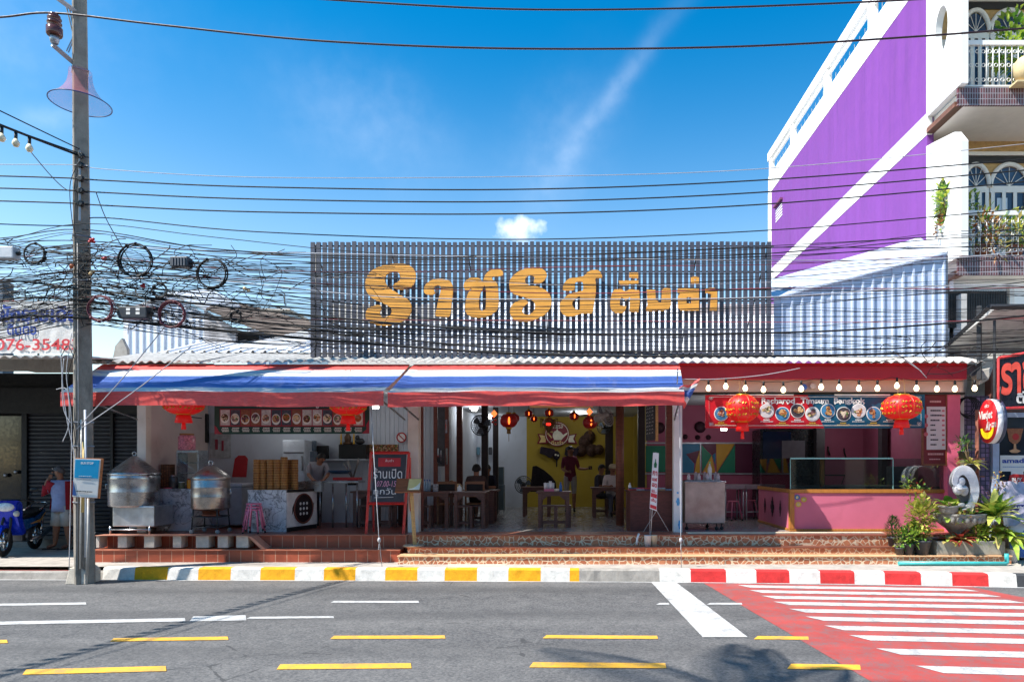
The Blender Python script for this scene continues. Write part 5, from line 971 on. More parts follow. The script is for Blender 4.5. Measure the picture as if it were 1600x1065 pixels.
put(T0, firstT, (X(676, 13.75), 13.75, FZ), 'dark wooden table beside the cream column with bottles on it', 0, (1, 1, 1.0)); put(T0, firstT, (X(733, 13.75), 13.75, FZ), 'dark wooden table before the customer in the brown shirt', 0, (1, 1, 1.0))
put(T0, firstT, (X(865, 13.9), 13.9, FZ), 'dark wooden table standing alone with a pink condiment tray', 0, (1.02, 1, 1.0)); put(T0, firstT, (X(585, 14.1), 14.1, FZ), 'brown wooden table behind the red chalkboard stand', 0, (1.45, 1, 1.0))
put(T0, firstT, (X(950, 16.6), 16.6, FZ), 'dark wooden table in front of the capped customer', 0, (1.2, 1, 1.0)); put(T0, firstT, (X(725, 14.62), 14.75, FZ), 'long dark table in the second row under the seated couple', 0, (2.0, 1, 1.0)); put(T0, firstT, (X(838, 16.9), 16.9, FZ), 'dark wooden table at the back beside the pedestal fan', 0, (1.1, 1, 1.0))
for px, d, lb in ((663, 13.95, 'square wooden stool under the table beside the cream column'), (727, 13.95, 'square wooden stool under the table before the brown shirted customer'), (746, 14.05, 'second square stool squeezed beside the leg of that same table'), (857, 14.1, 'square stool under the lone table, nearer the pedestal fan'), (880, 14.1, 'square stool under the lone table, nearer the brown pillar'), (575, 14.1, 'square stool behind the legs of the chalkboard stand'), (601, 14.1, 'square stool showing through the middle of the chalkboard legs'), (622, 14.5, 'square stool half hidden behind the cream column'), (744, 15.25, 'square stool carrying the customer in brown'), (762, 16.6, 'square stool carrying the masked customer'), (957, 17.2, 'square stool carrying the capped customer'), (938, 17.6, 'square stool carrying the customer in grey')): put(S0, firstS, (X(px, d), d, FZ), lb)
CH = thing('wooden_chair', '', 'chair', (0, 0, 0), 'light wooden chairs'); LW = wood('chair_wood', (150, 104, 74), .45)
m = MB(); m.box(-.21, .21, -.2, .2, .43, .46); m.build('seat', LW, CH, bev=.006)
for sx in (-1, 1):
    m = MB(); m.box(sx * .19 - .018, sx * .19 + .018, -.2, -.165, 0, .93); m.build('leg', LW, CH); m = MB(); m.box(sx * .19 - .018, sx * .19 + .018, .165, .2, 0, .43); m.build('leg', LW, CH)
m = MB(); m.box(-.172, .172, -.195, -.17, .875, .93); m.box(-.172, .172, -.193, -.172, .60, .64); m.build('back_rail', LW, CH); m = MB(); m.box(-.171, .171, -.188, -.177, .641, .874); m.build('back_panel', M('rattan_black', (36, 30, 30), .7), CH)
CH.location = (X(701, 14.62), 14.6, FZ); CH['label'] = 'light wooden chair with black back beside the table bottles'; dup(CH, (X(744, 14.62), 14.6, FZ), 0, 'light wooden chair with black back behind the brown shirted customer')
# things on the tables
tz = FZ + .735
def bottle(label, px, d, z, r, h, mt, cm, cat='bottle', nm='bottle', group=None):
    t = thing(nm, label, cat, (X(px, d), d, z), group); x = X(px, d); m = MB(); m.lathe([(r * .9, z), (r, z + .008), (r, z + h * .6), (r * .45, z + h * .78), (r * .38, z + h * .88)], (x, d, 0), 14); m.build('body', mt, t); m = MB(); m.lathe([(r * .45, z + h * .88), (r * .45, z + h), (0, z + h + .001)], (x, d, 0), 12); m.build('cap', cm, t); return t
BWAT = M('water_bottle', (150, 176, 196), .12, var=.2); BCAP = M('blue_cap', (40, 90, 170), .4)
for px, lb in ((663.5, 'water bottle with blue cap next to the cream column'), (667.5, 'second water bottle with blue cap on the table'), (671.5, 'third water bottle with blue cap on the table')): bottle(lb, px, 14.05, tz, .03, .24, BWAT, BCAP, group='water bottles on the first dining table')
bottle('dark sauce bottle beside the napkin box on the table', 675, 13.9, tz, .027, .17, M('sauce_dark', (50, 30, 24), .2), WHITE); bottle('rounded white sugar bottle on the couple table', 718, 13.86, tz, .045, .145, WHITE, STEEL)
m = MB(); m.box(X(677, 13.9), X(684, 13.9), 13.88, 13.98, tz, tz + .15); tag(m.build('napkin_box', M('box_silver', (180, 182, 188), .3, .5), origin=(X(680, 13.9), 13.93, tz), bev=.008), 'upright silver napkin box on the table with the bottles', 'box')
CT = thing('condiment_tray', 'pink tray of seasoning cups on the lone dining table', 'tray', (X(857, 14.05), 14.05, tz)); m = MB(); m.box(X(850, 14.05), X(866, 14.05), 13.98, 14.16, tz, tz + .05); m.build('tray', PINK, CT, bev=.006)
for k, px in enumerate((852, 856, 860, 864)): m = MB(); m.lathe([(.024, tz + .05), (.03, tz + .10), (.032, tz + (.17 if k != 2 else .21)), (.0, tz + .18)], (X(px, 14.07), 14.07, 0), 12); m.build('cup', [WHITE, M('cup_clear', (190, 196, 200), .2), WHITE, MC['cup_clear']][k], CT)
bottle('blue water bottle on the lone dining table', 876, 14.05, tz, .032, .19, M('bottle_blue', (60, 110, 180), .2), BCAP)
m = MB(); m.lathe([(.05, tz), (.06, tz + .03), (.055, tz + .055), (.0, tz + .06)], (X(869.5, 14.02), 14.02, 0), 14); tag(m.build('tissue_tub', M('tub_cream', (220, 206, 190), .4), origin=(X(869.5, 14.02), 14.02, tz)), 'small cream tub between the tray and blue bottle', 'tub')
m = MB()
for i in range(5): m.ball((X(700 + i * 4.5, 15.1), 15.1 + rnd.uniform(-.1, .1), tz + rnd.uniform(.05, .14)), (.07, .08, .07), 10, 6)
tag(m.build('cloth_bag', foodm(44), origin=(X(708, 15.1), 15.1, tz)), 'soft patterned bag lying on the second row table', 'bag')
# fans
FANM = M('fan_black', (24, 24, 28), .4); FANG = M('fan_grey', (150, 142, 136), .45)
def fan(label, px, py, d, rpx, mt, rz=0, tilt=0, stand=None, arm=None):
    t = thing('pedestal_fan' if stand else 'wall_fan', label, 'fan', (X(px, d), d, Z(py, d))); r = rpx / F * d; loc = t.location.copy(); t.location = (0, 0, 0)
    m = MB()
    for rr_ in (1, .8, .6, .4, .22): m.ring((0, -.06 + .03 * rr_ * rr_, 0), r * rr_, .0045 if rr_ < 1 else .011, 32, 4)
    for i in range(28): a = 2 * math.pi * i / 28; m.tube([(r * .2 * math.cos(a), -.06, r * .2 * math.sin(a)), (r * math.cos(a), -.03, r * math.sin(a)), (r * .5 * math.cos(a), .09, r * .5 * math.sin(a))], .003, 3)
    m.build('cage', mt, t)
    for i in range(3):
        a = i * 2.094 + .4; m = MB(); pts = []
        for u, wv in ((.14, -.25), (.5, -.42), (.85, -.35), (.9, 0), (.8, .3), (.45, .32), (.14, .25)): c_, s_ = math.cos(a), math.sin(a); x, z = r * u, r * wv * u * 1.3; pts.append((x * c_ - z * s_, .01 + z * .25, x * s_ + z * c_))
        m.prism(pts, (0, .005, 0)); m.build('blade', M('fan_blade', (96, 110, 122), .3), t)
    m = MB(); m.lathe([(0, -.075), (r * .2, -.07), (r * .22, 0), (r * .3, .06), (r * .34, .2), (r * .2, .26)], (0, 0, 0), 18, axis='y'); m.build('motor', mt, t)
    t.rotation_euler = (tilt, 0, rz); t.location = loc
    if stand is not None:
        m = MB(); m.tube([(0, .12, -.05), (0, .1, stand - loc.z + .04)], .02, 8); m.lathe([(.2, stand - loc.z), (.2, stand - loc.z + .03), (.05, stand - loc.z + .06)], (0, .1, 0), 22); m.build('stand', mt, t)
    if arm: m = MB(); m.tube([(0, .2, 0), (arm[0] * .5, .26, -.05), arm], .02, 6); m.build('bracket', mt, t)
    return t
fan('black wall fan mounted on the black post above the customers', 752, 664, 15.5, 16, FANM, R(-12), 0, None, (.1, .25, -.2)); fan('grey wall fan high on the brown pillar turned sideways', 945, 648, 14.3, 19, FANG, R(55), R(-20), None, (.2, .1, -.12)); fan('black pedestal fan standing against the white rear wall', 818, 757, 19, 13.5, FANM, R(10), 0, FZ)
fan('dark wall fan deep behind the brown pillar', 944, 667, 19.3, 11, FANM, R(-20), 0, None, (.05, .2, -.1))
# lanterns: lit red ones inside, big golden printed ones at the front
def lantern_mat(nm, c, st):
    if nm in MC: return MC[nm]
    t = NT(nm); t.b.inputs['Emission Color'].default_value = (*lin(c), 1); t.b.inputs['Emission Strength'].default_value = st; MC[nm] = t.fin(lin(c), .4); return t.m
LRED = M('lantern_red', (168, 22, 26), .4, var=.1); LGLOW = lantern_mat('lantern_glow', (255, 110, 40), 1.6)
def red_lantern(label, px, py, d, rpx, tass=True):
    r = rpx / F * d; t = thing('paper_lantern', label, 'lantern', (X(px, d), d, Z(py, d)), 'red lanterns hung inside'); x, z = X(px, d), Z(py, d); m = MB(); n = 32; prof = [(r * .3, -.78 * r), (r * .62, -.68 * r), (r * .9, -.38 * r), (r, 0), (r * .9, .38 * r), (r * .62, .68 * r), (r * .3, .78 * r)]
    b = len(m.v)
    for rr_, zz_ in prof:
        for j in range(n): a = 2 * math.pi * j / n; k = rr_ * (1 - .05 * (j % 4 == 0)); m.v.append((x + k * math.cos(a), d + k * math.sin(a), z + zz_))
    for i in range(len(prof) - 1):
        for j in range(n): m.face((b + i * n + j, b + i * n + (j + 1) % n, b + (i + 1) * n + (j + 1) % n, b + (i + 1) * n + j), 0, True)
    m.build('shade', LRED, t)
    m = MB(); m.lathe([(r * .3, -.05), (r * .33, 0), (r * .3, .03)], (x, d, z + r * .78), 14); m.lathe([(r * .3, -.03), (r * .33, 0), (r * .3, .05)], (x, d, z - r * .8), 14); m.build('rim', GOLD, t)
    m = MB(); m.tube([(x, d, z + r * .8), (x, d, CZ)], .006, 5); m.build('cord', BLACK, t)
    m = MB(); m.ball((x + r * .12, d - r * .93, z - r * .05), (r * .12, r * .1, r * .42), 10, 8); m.build('lamp_glow', LGLOW, t)
    if tass: m = MB(); m.lathe([(r * .2, -r * .95), (r * .23, -r * 1.45), (.0, -r * 1.45)], (x, d, z), 12); m.tube([(x, d, z - r * 1.4), (x, d, z - r * 2.3)], .006, 5); m.build('tassel', M('tassel_gold', (130, 100, 50), .7), t)
for a in (('large red paper lantern beside the black post', 795, 657, 15.2, 14), ('small red paper lantern, upper of the pair over the white wall', 826, 646, 16.4, 7, False), ('small red paper lantern, lower of the pair over the white wall', 834, 654, 16.2, 6, False), ('small red paper lantern directly above the round emblem', 858, 645, 16.0, 7.5, False), ('small red paper lantern over the waiter', 897, 650, 16.5, 8, False), ('large red paper lantern under the grey wall fan', 922, 660, 15.4, 12), ('red paper lantern just behind the large one', 803, 653, 15.9, 9, False)): red_lantern(*a)
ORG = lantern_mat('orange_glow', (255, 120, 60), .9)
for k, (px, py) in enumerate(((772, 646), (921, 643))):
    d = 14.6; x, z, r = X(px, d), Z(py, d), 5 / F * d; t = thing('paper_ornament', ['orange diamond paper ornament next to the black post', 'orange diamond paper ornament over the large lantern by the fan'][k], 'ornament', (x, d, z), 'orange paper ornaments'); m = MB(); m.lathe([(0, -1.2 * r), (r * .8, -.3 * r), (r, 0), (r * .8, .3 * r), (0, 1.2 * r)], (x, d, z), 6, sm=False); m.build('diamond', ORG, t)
    m = MB(); m.tube([(x, d, z + r), (x, d, CZ)], .005, 4); m.build('cord', BLACK, t); m = MB()
    for i in range(4): m.ball((x + (.03 if i % 2 else -.03), d, z - r * 1.3 - i * .045), .028, 8, 6)
    m.build('bead', LRED, t)
d = 15.9; x = X(857.5, d); t = thing('hanging_ornament', 'gold beaded hanging ornament with red light before the emblem', 'ornament', (x, d, Z(655, d))); m = MB(); m.tube([(x, d, Z(652, d)), (x, d, CZ)], .005, 4); m.build('cord', BLACK, t); m = MB(); m.lathe([(.02, Z(652, d)), (.12, Z(655, d)), (.15, Z(662, d)), (.08, Z(670, d)), (.02, Z(676, d))], (x, d, 0), 8, sm=False); m.build('basket', M('ornament_gold', (110, 86, 50), .5, .3), t)
m = MB()
for i in range(10): a = i * .628; m.tube([(x + .13 * math.cos(a), d + .13 * math.sin(a), Z(657, d)), (x + .2 * math.cos(a), d + .2 * math.sin(a), Z(653, d)), (x + .19 * math.cos(a), d + .19 * math.sin(a), Z(668, d))], .009, 4)
m.build('bead_string', MC['ornament_gold'], t); m = MB(); m.ball((x, d - .15, Z(663, d)), (.07, .03, .03), 10, 6); m.build('light', lantern_mat('red_glow', (255, 40, 30), 1.5), t)
# round teapot emblem on the yellow wall
d = 20.86; EM = thing('emblem_sign', 'round red emblem with teapot and ribbon ends on the yellow wall', 'sign', (X(871, d), d, Z(678, d))); MAR = M('emblem_maroon', (128, 20, 40), .5); EW = M('emblem_white', (232, 226, 206), .5); EY = M('emblem_cream', (230, 204, 130), .5)
c1, z1, r1 = X(870.5, d), Z(677.5, d), 19.5 / F * d
m = MB(); m.disc(c1, d, z1, r1, 40, .05); m.build('disc', MAR, EM); m = MB(); m.ring((c1, d - .005, z1), r1 * .9, .012, 40, 5); m.build('rim', EW, EM)
for s in (-1, 1):
    m = MB(); m.ppoly([(870.5 + s * 15, 679), (870.5 + s * 31, 677), (870.5 + s * 27.5, 685), (870.5 + s * 31.5, 693), (870.5 + s * 15, 692)], d + .03, .03); rb = m.build('ribbon', MAR, EM); m = MB(); m.ppoly([(870.5 + s * 17, 680.5), (870.5 + s * 28, 679), (870.5 + s * 25, 685), (870.5 + s * 28, 691), (870.5 + s * 18, 690.5)], d + .02, .009); m.build('ribbon_face', EY if s < 0 else EW, rb)
m = MB(); m.ppoly([(864, 677), (866, 673.5), (869, 672.5), (870, 670), (871.5, 670), (872, 672.5), (876, 674.5), (880, 679), (884, 676.5), (887, 675), (886, 678), (880.5, 683), (877, 687), (866, 687), (863.5, 682)], d - .012, .01); m.build('teapot', EW, EM); m = MB(); m.tube([(X(864, d), d - .012, Z(675, d)), (X(858.5, d), d - .012, Z(673.5, d)), (X(856, d), d - .012, Z(677, d)), (X(860, d), d - .012, Z(681, d)), (X(862, d), d - .012, Z(684, d))], .022, 6); m.build('handle', EY, EM)
m = MB(); ptext(m, 'ราชรส', 862, 880, 663, 669, d - .012, bold=.02); m.build('lettering', EW, EM); m = MB(); ptext(m, 'ติ่มซำ', 861, 880, 687.5, 694.5, d - .012, bold=.02); m.build('lettering', EY, EM)
# woven hats and dark cloths on the yellow wall
HATS = [(915, 690, 11, 'largest woven hat beside the emblem'), (925, 703, 10, 'woven hat hanging lowest toward the brown pillar'), (908, 704, 9, 'woven hat above the waiter hand'), (921, 681, 9, 'topmost woven hat under the dark fan'), (936, 702, 8, 'small woven hat half behind the black post')]
for k, (px, py, rp, lb) in enumerate(HATS):
    d = 20.9 - .03 * k; r = rp / F * d; m = MB(); m.lathe([(0, -.16), (r * .35, -.13), (r * .5, -.04), (r, .02), (r, .035), (.0, .03)], (X(px, d), d, Z(py, d)), 24, axis='y'); tag(m.build('straw_hat', tiles('woven_hat', (104, 74, 60), (50, 36, 32), .03, .03, .7, .4, 'xz', .01), origin=(X(px, d), d, Z(py, d))), lb, 'hat', 'woven hats on the yellow wall')
DCL = M('cloth_dark', (36, 24, 38), .85, var=.3)
def cloth_blob(label, pts, d, mt=DCL): m = MB(); m.ppoly(pts, d, .12); tag(m.build('hanging_cloth', mt, origin=(X(pts[0][0], d), d, Z(pts[0][1], d)), bev=.02), label, 'cloth')
cloth_blob('dark folded cloth pinned below the emblem ribbon', [(845, 697), (866, 701), (869, 706), (860, 716), (852, 711), (843, 708)], 20.8); cloth_blob('dark draped cloth hanging beside the waiter', [(884, 698), (905, 700), (901, 712), (890, 716), (882, 710)], 20.75)
cloth_blob('large black draped cloth covering goods behind the lone table', [(832, 728), (838, 727), (850, 734), (862, 744), (868, 752), (870, 768), (828, 768)], 18.6, M('cloth_black', (26, 20, 26), .8, var=.2))
MKT = thing('wall_mask', 'small dark mask ornament with tail on the yellow wall', 'mask', (X(869.5, 20.9), 20.9, Z(712, 20.9))); m = MB(); m.ball((X(869.5, 20.9), 20.88, Z(711, 20.9)), (.11, .06, .14), 14, 10); m.build('face', DCL, MKT); m = MB(); m.disc(X(868, 20.8), 20.80, Z(710, 20.8), .03); m.disc(X(872, 20.8), 20.80, Z(711, 20.8), .025); m.build('mark', EW, MKT); m = MB(); m.tube([(X(870, 20.9), 20.9, Z(717, 20.9)), (X(870, 20.9), 20.9, Z(729, 20.9))], .02, 6); m.build('tail', DCL, MKT)
for k, (px, py) in enumerate(((747, 704), (766, 704))): m = MB(); m.pbox(px - 2.6, px + 2.6, py - 6, py + 6, 20.8, .12); o = m.build('wall_dispenser', M('dispenser', [(90, 130, 150), (60, 62, 70)][k], .4) if False else M('dispenser_%d' % k, [(90, 130, 150), (60, 62, 70)][k], .4), origin=(X(px, 20.8), 20.85, Z(py, 20.8)), bev=.015); tag(o, ['pale blue wall dispenser left of the black post', 'dark grey meter box between the two black posts'][k], 'dispenser')
m = MB(); m.box(X(776, 19.6), X(787, 19.6), 19.6, 20.0, FZ, Z(757, 19.6)); m.box(X(777, 19.6), X(786, 19.6), 19.65, 19.95, Z(757, 19.6), Z(729, 19.6)); tag(m.build('water_cooler', M('cooler_teal', (60, 76, 84), .4), origin=(X(781, 19.7), 19.8, FZ), bev=.02), 'dark upright water cooler behind the second black post', 'cooler')
# wooden counter with magazines, wall chalkboard, banner on a stand
WC = thing('wooden_counter', 'dark reddish wooden plank counter stacked with magazines', 'counter', (X(1016, 13.2), 13.3, FZ)); zc = Z(766, 13.2)
m = MB(); m.prism([(X(985, 13.15), 13.15, FZ), (X(1052, 13.15), 13.15, FZ), (X(1052, 13.15), 13.75, FZ), (X(980, 13.4), 13.75, FZ), (X(979, 13.4), 13.35, FZ)], (0, 0, zc - FZ - .02)); m.build('body', wood('counter_wood', (92, 46, 40), .45, (2, 1, 9), .4), WC)
m = MB(); m.prism([(X(983, 13.12), 13.12, zc - .02), (X(1052.5, 13.12), 13.12, zc - .02), (X(1052.5, 13.12), 13.78, zc - .02), (X(978, 13.4), 13.78, zc - .02), (X(977, 13.4), 13.33, zc - .02)], (0, 0, .022)); m.build('countertop', WOODD, WC)
MAGC = [(196, 60, 56), (190, 196, 204), (150, 110, 150), (206, 160, 120), (120, 150, 180), (90, 100, 120), (210, 90, 110)]
for k in range(9):
    px = 990 + (k % 5) * 13 + rnd.uniform(-2, 2); lay = k // 5; m = MB(); z = zc + .003 + lay * .026; m.box(-.11, .11, -.075, .075, 0, .022); o = m.build('magazine', M('magazine_%d' % k, MAGC[k % 7], .35, var=.5, scale=18), bev=.002); o.location = (X(px, 13.35), 13.35 + rnd.uniform(-.05, .05), z); o.rotation_euler = (0, 0, rnd.uniform(-.25, .25))
    tag(o, 'magazine on the wooden counter, %s' % ['at its chamfered corner', 'second along the front', 'in the middle of the front row', 'behind the red lettered banner', 'against the white column', 'topmost over the chamfered corner', 'topmost of the second pile', 'topmost in the middle', 'topmost behind the banner'][k], 'magazine', 'magazines on the wooden counter')
bottle('small white bottle at the chamfered end of the wooden counter', 984, 13.5, zc + .002, .03, .14, WHITE, WHITE)
CB2 = thing('hanging_chalkboard', 'tall chalk menu board with wooden edge hung above the wooden counter', 'sign', (X(1018, 13.7), 13.7, Z(690, 13.7))); a, b = Vector((X(1010, 14.2), 14.2, 0)), Vector((X(1024, 13.5), 13.5, 0)); zt_, zb_ = Z(634, 13.9), Z(687, 13.9); nn = Vector((-.8, -.35, 0)) * .02
m = MB(); m.prism([Vector((a.x, a.y, zb_)), Vector((b.x, b.y, zb_ - .02)), Vector((b.x, b.y, zt_)), Vector((a.x, a.y, zt_))], nn); m.build('board', CBD, CB2); m = MB(); m.box(b.x, b.x + .055, b.y - .03, b.y + .02, zb_ - .04, zt_ + .02); m.build('edge_frame', WOODL, CB2)
m = MB()
for i in range(8):
    z = zt_ - .06 - i * .072
    for j in range(3): u0 = .1 + j * .3 + rnd.uniform(0, .05); p0, p1 = a.lerp(b, u0) + nn * 1.4, a.lerp(b, min(.95, u0 + rnd.uniform(.1, .24))) + nn * 1.4; m.tube([(p0.x, p0.y, z), (p0.lerp(p1, .5).x, p0.lerp(p1, .5).y, z + .02), (p1.x, p1.y, z)], .0045, 4)
m.build('chalk_writing', CHALK, CB2)

BN = thing('banner_stand', 'slim white banner with red lettering tied to a thin stake in a bucket', 'banner', (X(1016, 12.4), 12.4, .46)); d = 12.38
q = [(1015, 794), (1026, 798), (1029.5, 707.5), (1020.5, 706.5)]
m = MB(); m.ppoly(q, d, .01); m.build('cloth', M('banner_white', (226, 222, 222), .6, var=.04), BN)
def onb(u, v): p = (Vector((*q[0], 0)).lerp(Vector((*q[1], 0)), u)).lerp(Vector((*q[3], 0)).lerp(Vector((*q[2], 0)), u), v); return (X(p.x, d), d - .006, Z(p.y, d))
def bnp(loops, mt, nm): 
    m = MB()
    for lp in loops: m.prism([onb(*k) for k in lp], (0, .004, 0))
    return m.build(nm, mt, BN)
bnp([[(.3, .74), (.7, .74), (.75, .80), (.58, .84), (.56, .89), (.44, .89), (.42, .84), (.26, .80)]], M('bottle_green', (30, 110, 70), .5), 'bottle_picture')
m = MB()
for k, (v0, v1, s) in enumerate(((.60, .68, 'กา'), (.50, .57, 'แฟ'), (.40, .47, 'สด'), (.30, .355, '65.-'), (.14, .20, 'เย็น'))): text(m, s, .12, .88, v0, v1, 0, bold=.03, fn=lambda p: onb(p[0], p[2]))
m.build('lettering', RDT if False else MC['ink_red'], BN); bnp([[(.05, .215), (.95, .215), (.95, .285), (.05, .285)], [(.05, .02), (.95, .02), (.95, .08), (.05, .08)]], MC['ink_red'], 'red_band')
m = MB(); m.tube([(X(1016, d), d + .02, .5), (X(1025, d), d + .02, Z(706, d))], .007, 6); m.build('stake', GREYC, BN); m = MB()
for a_, b_ in (((1026, 797), (1046, 830)), ((1026, 797), (1006, 832)), ((1016, 795), (1016, 838))): m.tube([(X(a_[0], d), d + .01, Z(a_[1], d)), (X(b_[0], d), d + .12, Z(b_[1], d))], .004, 4)
m.build('guy_string', GREYC, BN)
for k, (px, c, r_) in enumerate(((1012, (206, 202, 204), .066), (1022, (196, 184, 160), .06))):
    m = MB(); m.lathe([(r_ * .85, .46), (r_, .46 + .19), (r_ * 1.04, .655), (r_ * .95, .655), (r_ * .8, .6), (0, .6)], (X(px, 12.33), 12.33 + .02 * k, 0), 18); tag(m.build('paint_bucket', M('bucket_%d' % k, c, .5, dirt=.4), origin=(X(px, 12.33), 12.33, .46)), ['white bucket holding the banner stake on the steps', 'beige bucket of sand on the steps beside the banner stake'][k], 'bucket')
m = MB(); m.tube([(X(995, 12.3), 12.33, .48), (X(996, 12.3), 12.34, .6), (X(999, 12.3), 12.38, .68)], .02, 8); tag(m.build('pipe_stub', WHITE, origin=(X(996, 12.3), 12.33, .46)), 'short white bent pipe stub sticking up from the steps', 'pipe')
for k, (px, pyt, pyb, zb_, nmx) in enumerate(((590, 634, 890, .2, 'chalkboard stand'), (1063, 634, 884, .2, 'white column'))):
    x0, x1 = X(px - (11 if k == 0 else 1), 11.5), X(px + (8 if k == 0 else 1), 11.5); m = MB(); m.tube([(x0, 11.5, 2.98), (x0 + (x1 - x0) * .7, 11.48, .75), (x1, 11.46, zb_ + .0)], .006, 5); m.ball((x0 + (x1 - x0) * .74, 11.48, .66), (.03, .03, .045), 8, 6); m.tube([(x0 + (x1 - x0) * .72, 11.48, .6), (x0 + (x1 - x0) * .70, 11.47, .5)], .006, 4); tag(m.build('tie_rope', GREYC, origin=(x1, 11.46, .2)), 'knotted tie rope from the awning bar to the pavement by the %s' % nmx, 'rope')
# ---------------------------------------------------------------- menu banners and golden lanterns at the front
DKG = M('banner_green', (16, 62, 54), .45, var=.08); MBR = M('banner_red', (190, 20, 34), .42, var=.06, scale=3); MBT = M('banner_teal', (14, 78, 104), .42, var=.06, scale=3); INKW = M('ink_white', (226, 222, 216), .5, var=.03); INKY = M('ink_gold', (214, 172, 60), .5, var=.03)
def smallprint(m, px0, px1, py, d, hpx=1.2, rr_=None):
    """a line of print too small to read: word-long bars"""
    rr_ = rr_ or rnd; x = px0
    while x < px1 - .6: w = min(px1 - x, rr_.uniform(1.2, 3.6)); m.pbox(x, x + w, py - hpx / 2, py + hpx / 2, d, .003); x += w + .5
d = 12.88; MB1 = thing('menu_banner', 'dark green menu banner with a row of dish photographs above the kitchen counter', 'banner', (X(455, d), d, Z(650, d))); m = MB(); m.ppoly([(335, 628), (577, 624), (577, 677), (335, 678)], d, .012); m.build('cloth', DKG, MB1)
for q in ([(335, 678), (335, 664), (339, 668), (342, 674), (348, 677.7)], [(577, 677), (577, 655), (572, 664), (573, 670), (565, 676.8)]):
    m = MB(); m.ppoly(q, d - .004, .003); m.build('corner_ornament', M('ornament_red', (150, 44, 60), .5), MB1)
m = MB(); m.pbox(343.5, 570, 638.5, 666, d - .006, .004); m.build('photo_strip', M('strip_red', (150, 32, 50), .5), MB1)
for i in range(14):
    a = 344.5 + i * 16; m = MB(); m.pbox(a, a + 14.4, 640, 664, d - .011, .004); m.build('dish_photo', M('photo_ground_%d' % (i % 3), [(196, 186, 180), (120, 70, 66), (60, 60, 66)][i % 3], .4, var=.35, scale=14), MB1) if False else m.build('dish_photo', [M('photo_pale', (190, 180, 176), .4, var=.3, scale=14), M('photo_warm', (140, 84, 60), .4, var=.4, scale=14), M('photo_dark', (70, 72, 82), .4, var=.4, scale=14)][(i * 5 + i // 3) % 3], MB1)
    m = MB(); m.disc(X(a + 7.2, d), d - .014, Z(653 + (i % 3), d), 6.6 / F * d, 20, .003, rz=(7.5 + i % 2) / F * d); pl_ = m.build('plate', INKW, MB1); m = MB(); m.disc(X(a + 7.2, d), d - .017, Z(652 + (i % 3), d), 5.6 / F * d, 16, .003, rz=6 / F * d); m.build('dish', foodm(100 + i), pl_)
m = MB()
for i in range(14):
    a = 345 + i * 16; [smallprint(m, a + 2 - (k == 1), a + 12.5, 668.3 + k * 2.6, d - .006, 1.3, random.Random(i * 9 + k)) for k in range(3)]
m.build('small_print', INKW, MB1)
m = MB(); ptext(m, 'Racharod  Timsum  Bangkok', 401, 513, 627.5, 637.5, d - .006, bold=.012); m.build('lettering', INKW, MB1)
d = 12.74; MB2 = thing('menu_banner', 'red and teal menu banner with round dish photographs in the pink shop front', 'banner', (X(1276, d), d, Z(642, d)))
m = MB(); m.ppoly([(1102, 617), (1262, 617), (1288, 668.5), (1102, 668.5)], d, .02); m.build('red_field', MBR, MB2); m = MB(); m.ppoly([(1262, 617), (1445, 616), (1445, 668.5), (1288, 668.5)], d, .02); m.build('teal_field', MBT, MB2)
m = MB(); m.tube([(X(a, d), d - .004, Z(b, d)) for a, b in ((1108, 620), (1439, 619.5), (1439, 664.5), (1108, 664.5))], .005, 4, closed=True); m.build('border_line', INKW, MB2)
m = MB()
for cx, cy in ((1111, 621.5), (1111, 661.5), (1436, 621), (1436, 661)):
    for k in range(3): m.ring((X(cx + (k - 1) * 1.7, d), d - .006, Z(cy + (k % 2) * 1.5, d)), .017, .004, 10, 4)
m.build('corner_flourish', INKW, MB2)
m = MB(); m.pbox(1140, 1240, 615.8, 617.6, d - .004, .02); m.pbox(1304, 1391, 615.6, 617.8, d - .004, .02); m.build('top_hem', INKW, MB2)
# title in a rounded blackletter-like hand: plain letters with flared serifs
m = MB(); ptext(m, 'Racharod', 1190, 1242, 621.5, 630, d - .006, bold=.03); ptext(m, 'Timsum', 1251, 1295, 621.5, 630, d - .006, bold=.03); ptext(m, 'Bangkok', 1303, 1352, 621.5, 632, d - .006, bold=.03)
for px in (1190, 1205, 1213, 1222, 1230, 1240, 1252, 1262, 1270, 1284, 1304, 1312, 1321, 1333, 1341, 1349): m.ppoly([(px - .6, 630.4), (px + 1.0, 629.2), (px + 2.2, 630.4), (px + .8, 631.6)], d - .0065, .003)
m.build('lettering', INKW, MB2)
CIRC = [(1127, 646), (1152, 641), (1198, 641.5), (1222.5, 646.5), (1246, 641.5), (1269.5, 646.5), (1293.5, 641.5), (1318, 646.5), (1341.5, 641.5), (1365, 646.5), (1390, 641.5), (1414, 646.5)]
for i, (cx, cy) in enumerate(CIRC):
    r = 11.4 / F * d; m = MB(); m.disc(X(cx, d), d - .008, Z(cy, d), r, 28, .006); dp_ = m.build('dish_photo', INKW, MB2); m = MB(); m.disc(X(cx, d), d - .011, Z(cy, d), r * .9, 28, .0025); m.build('photo_ground', [M('plate_pale', (200, 196, 196), .4, var=.2, scale=12), M('plate_blue', (60, 120, 160), .4, var=.3, scale=12), M('plate_dark', (70, 60, 64), .4, var=.3, scale=12)][(i * 7 + 1) % 3], dp_)
    rr_ = random.Random(i + 60); m = MB()
    for k in range(6 + i % 4): a = rr_.uniform(0, 6.28); q = rr_.uniform(0, .5) * r; rad = rr_.uniform(.2, .36) * r; m.disc(X(cx, d) + q * math.cos(a), d - .0145 - k * .0012, Z(cy, d) + q * math.sin(a), rad, 12, .001, rz=rad * rr_.uniform(.6, 1))
    m.build('dish', foodm(200 + i), dp_)
m = MB(); m2 = MB()
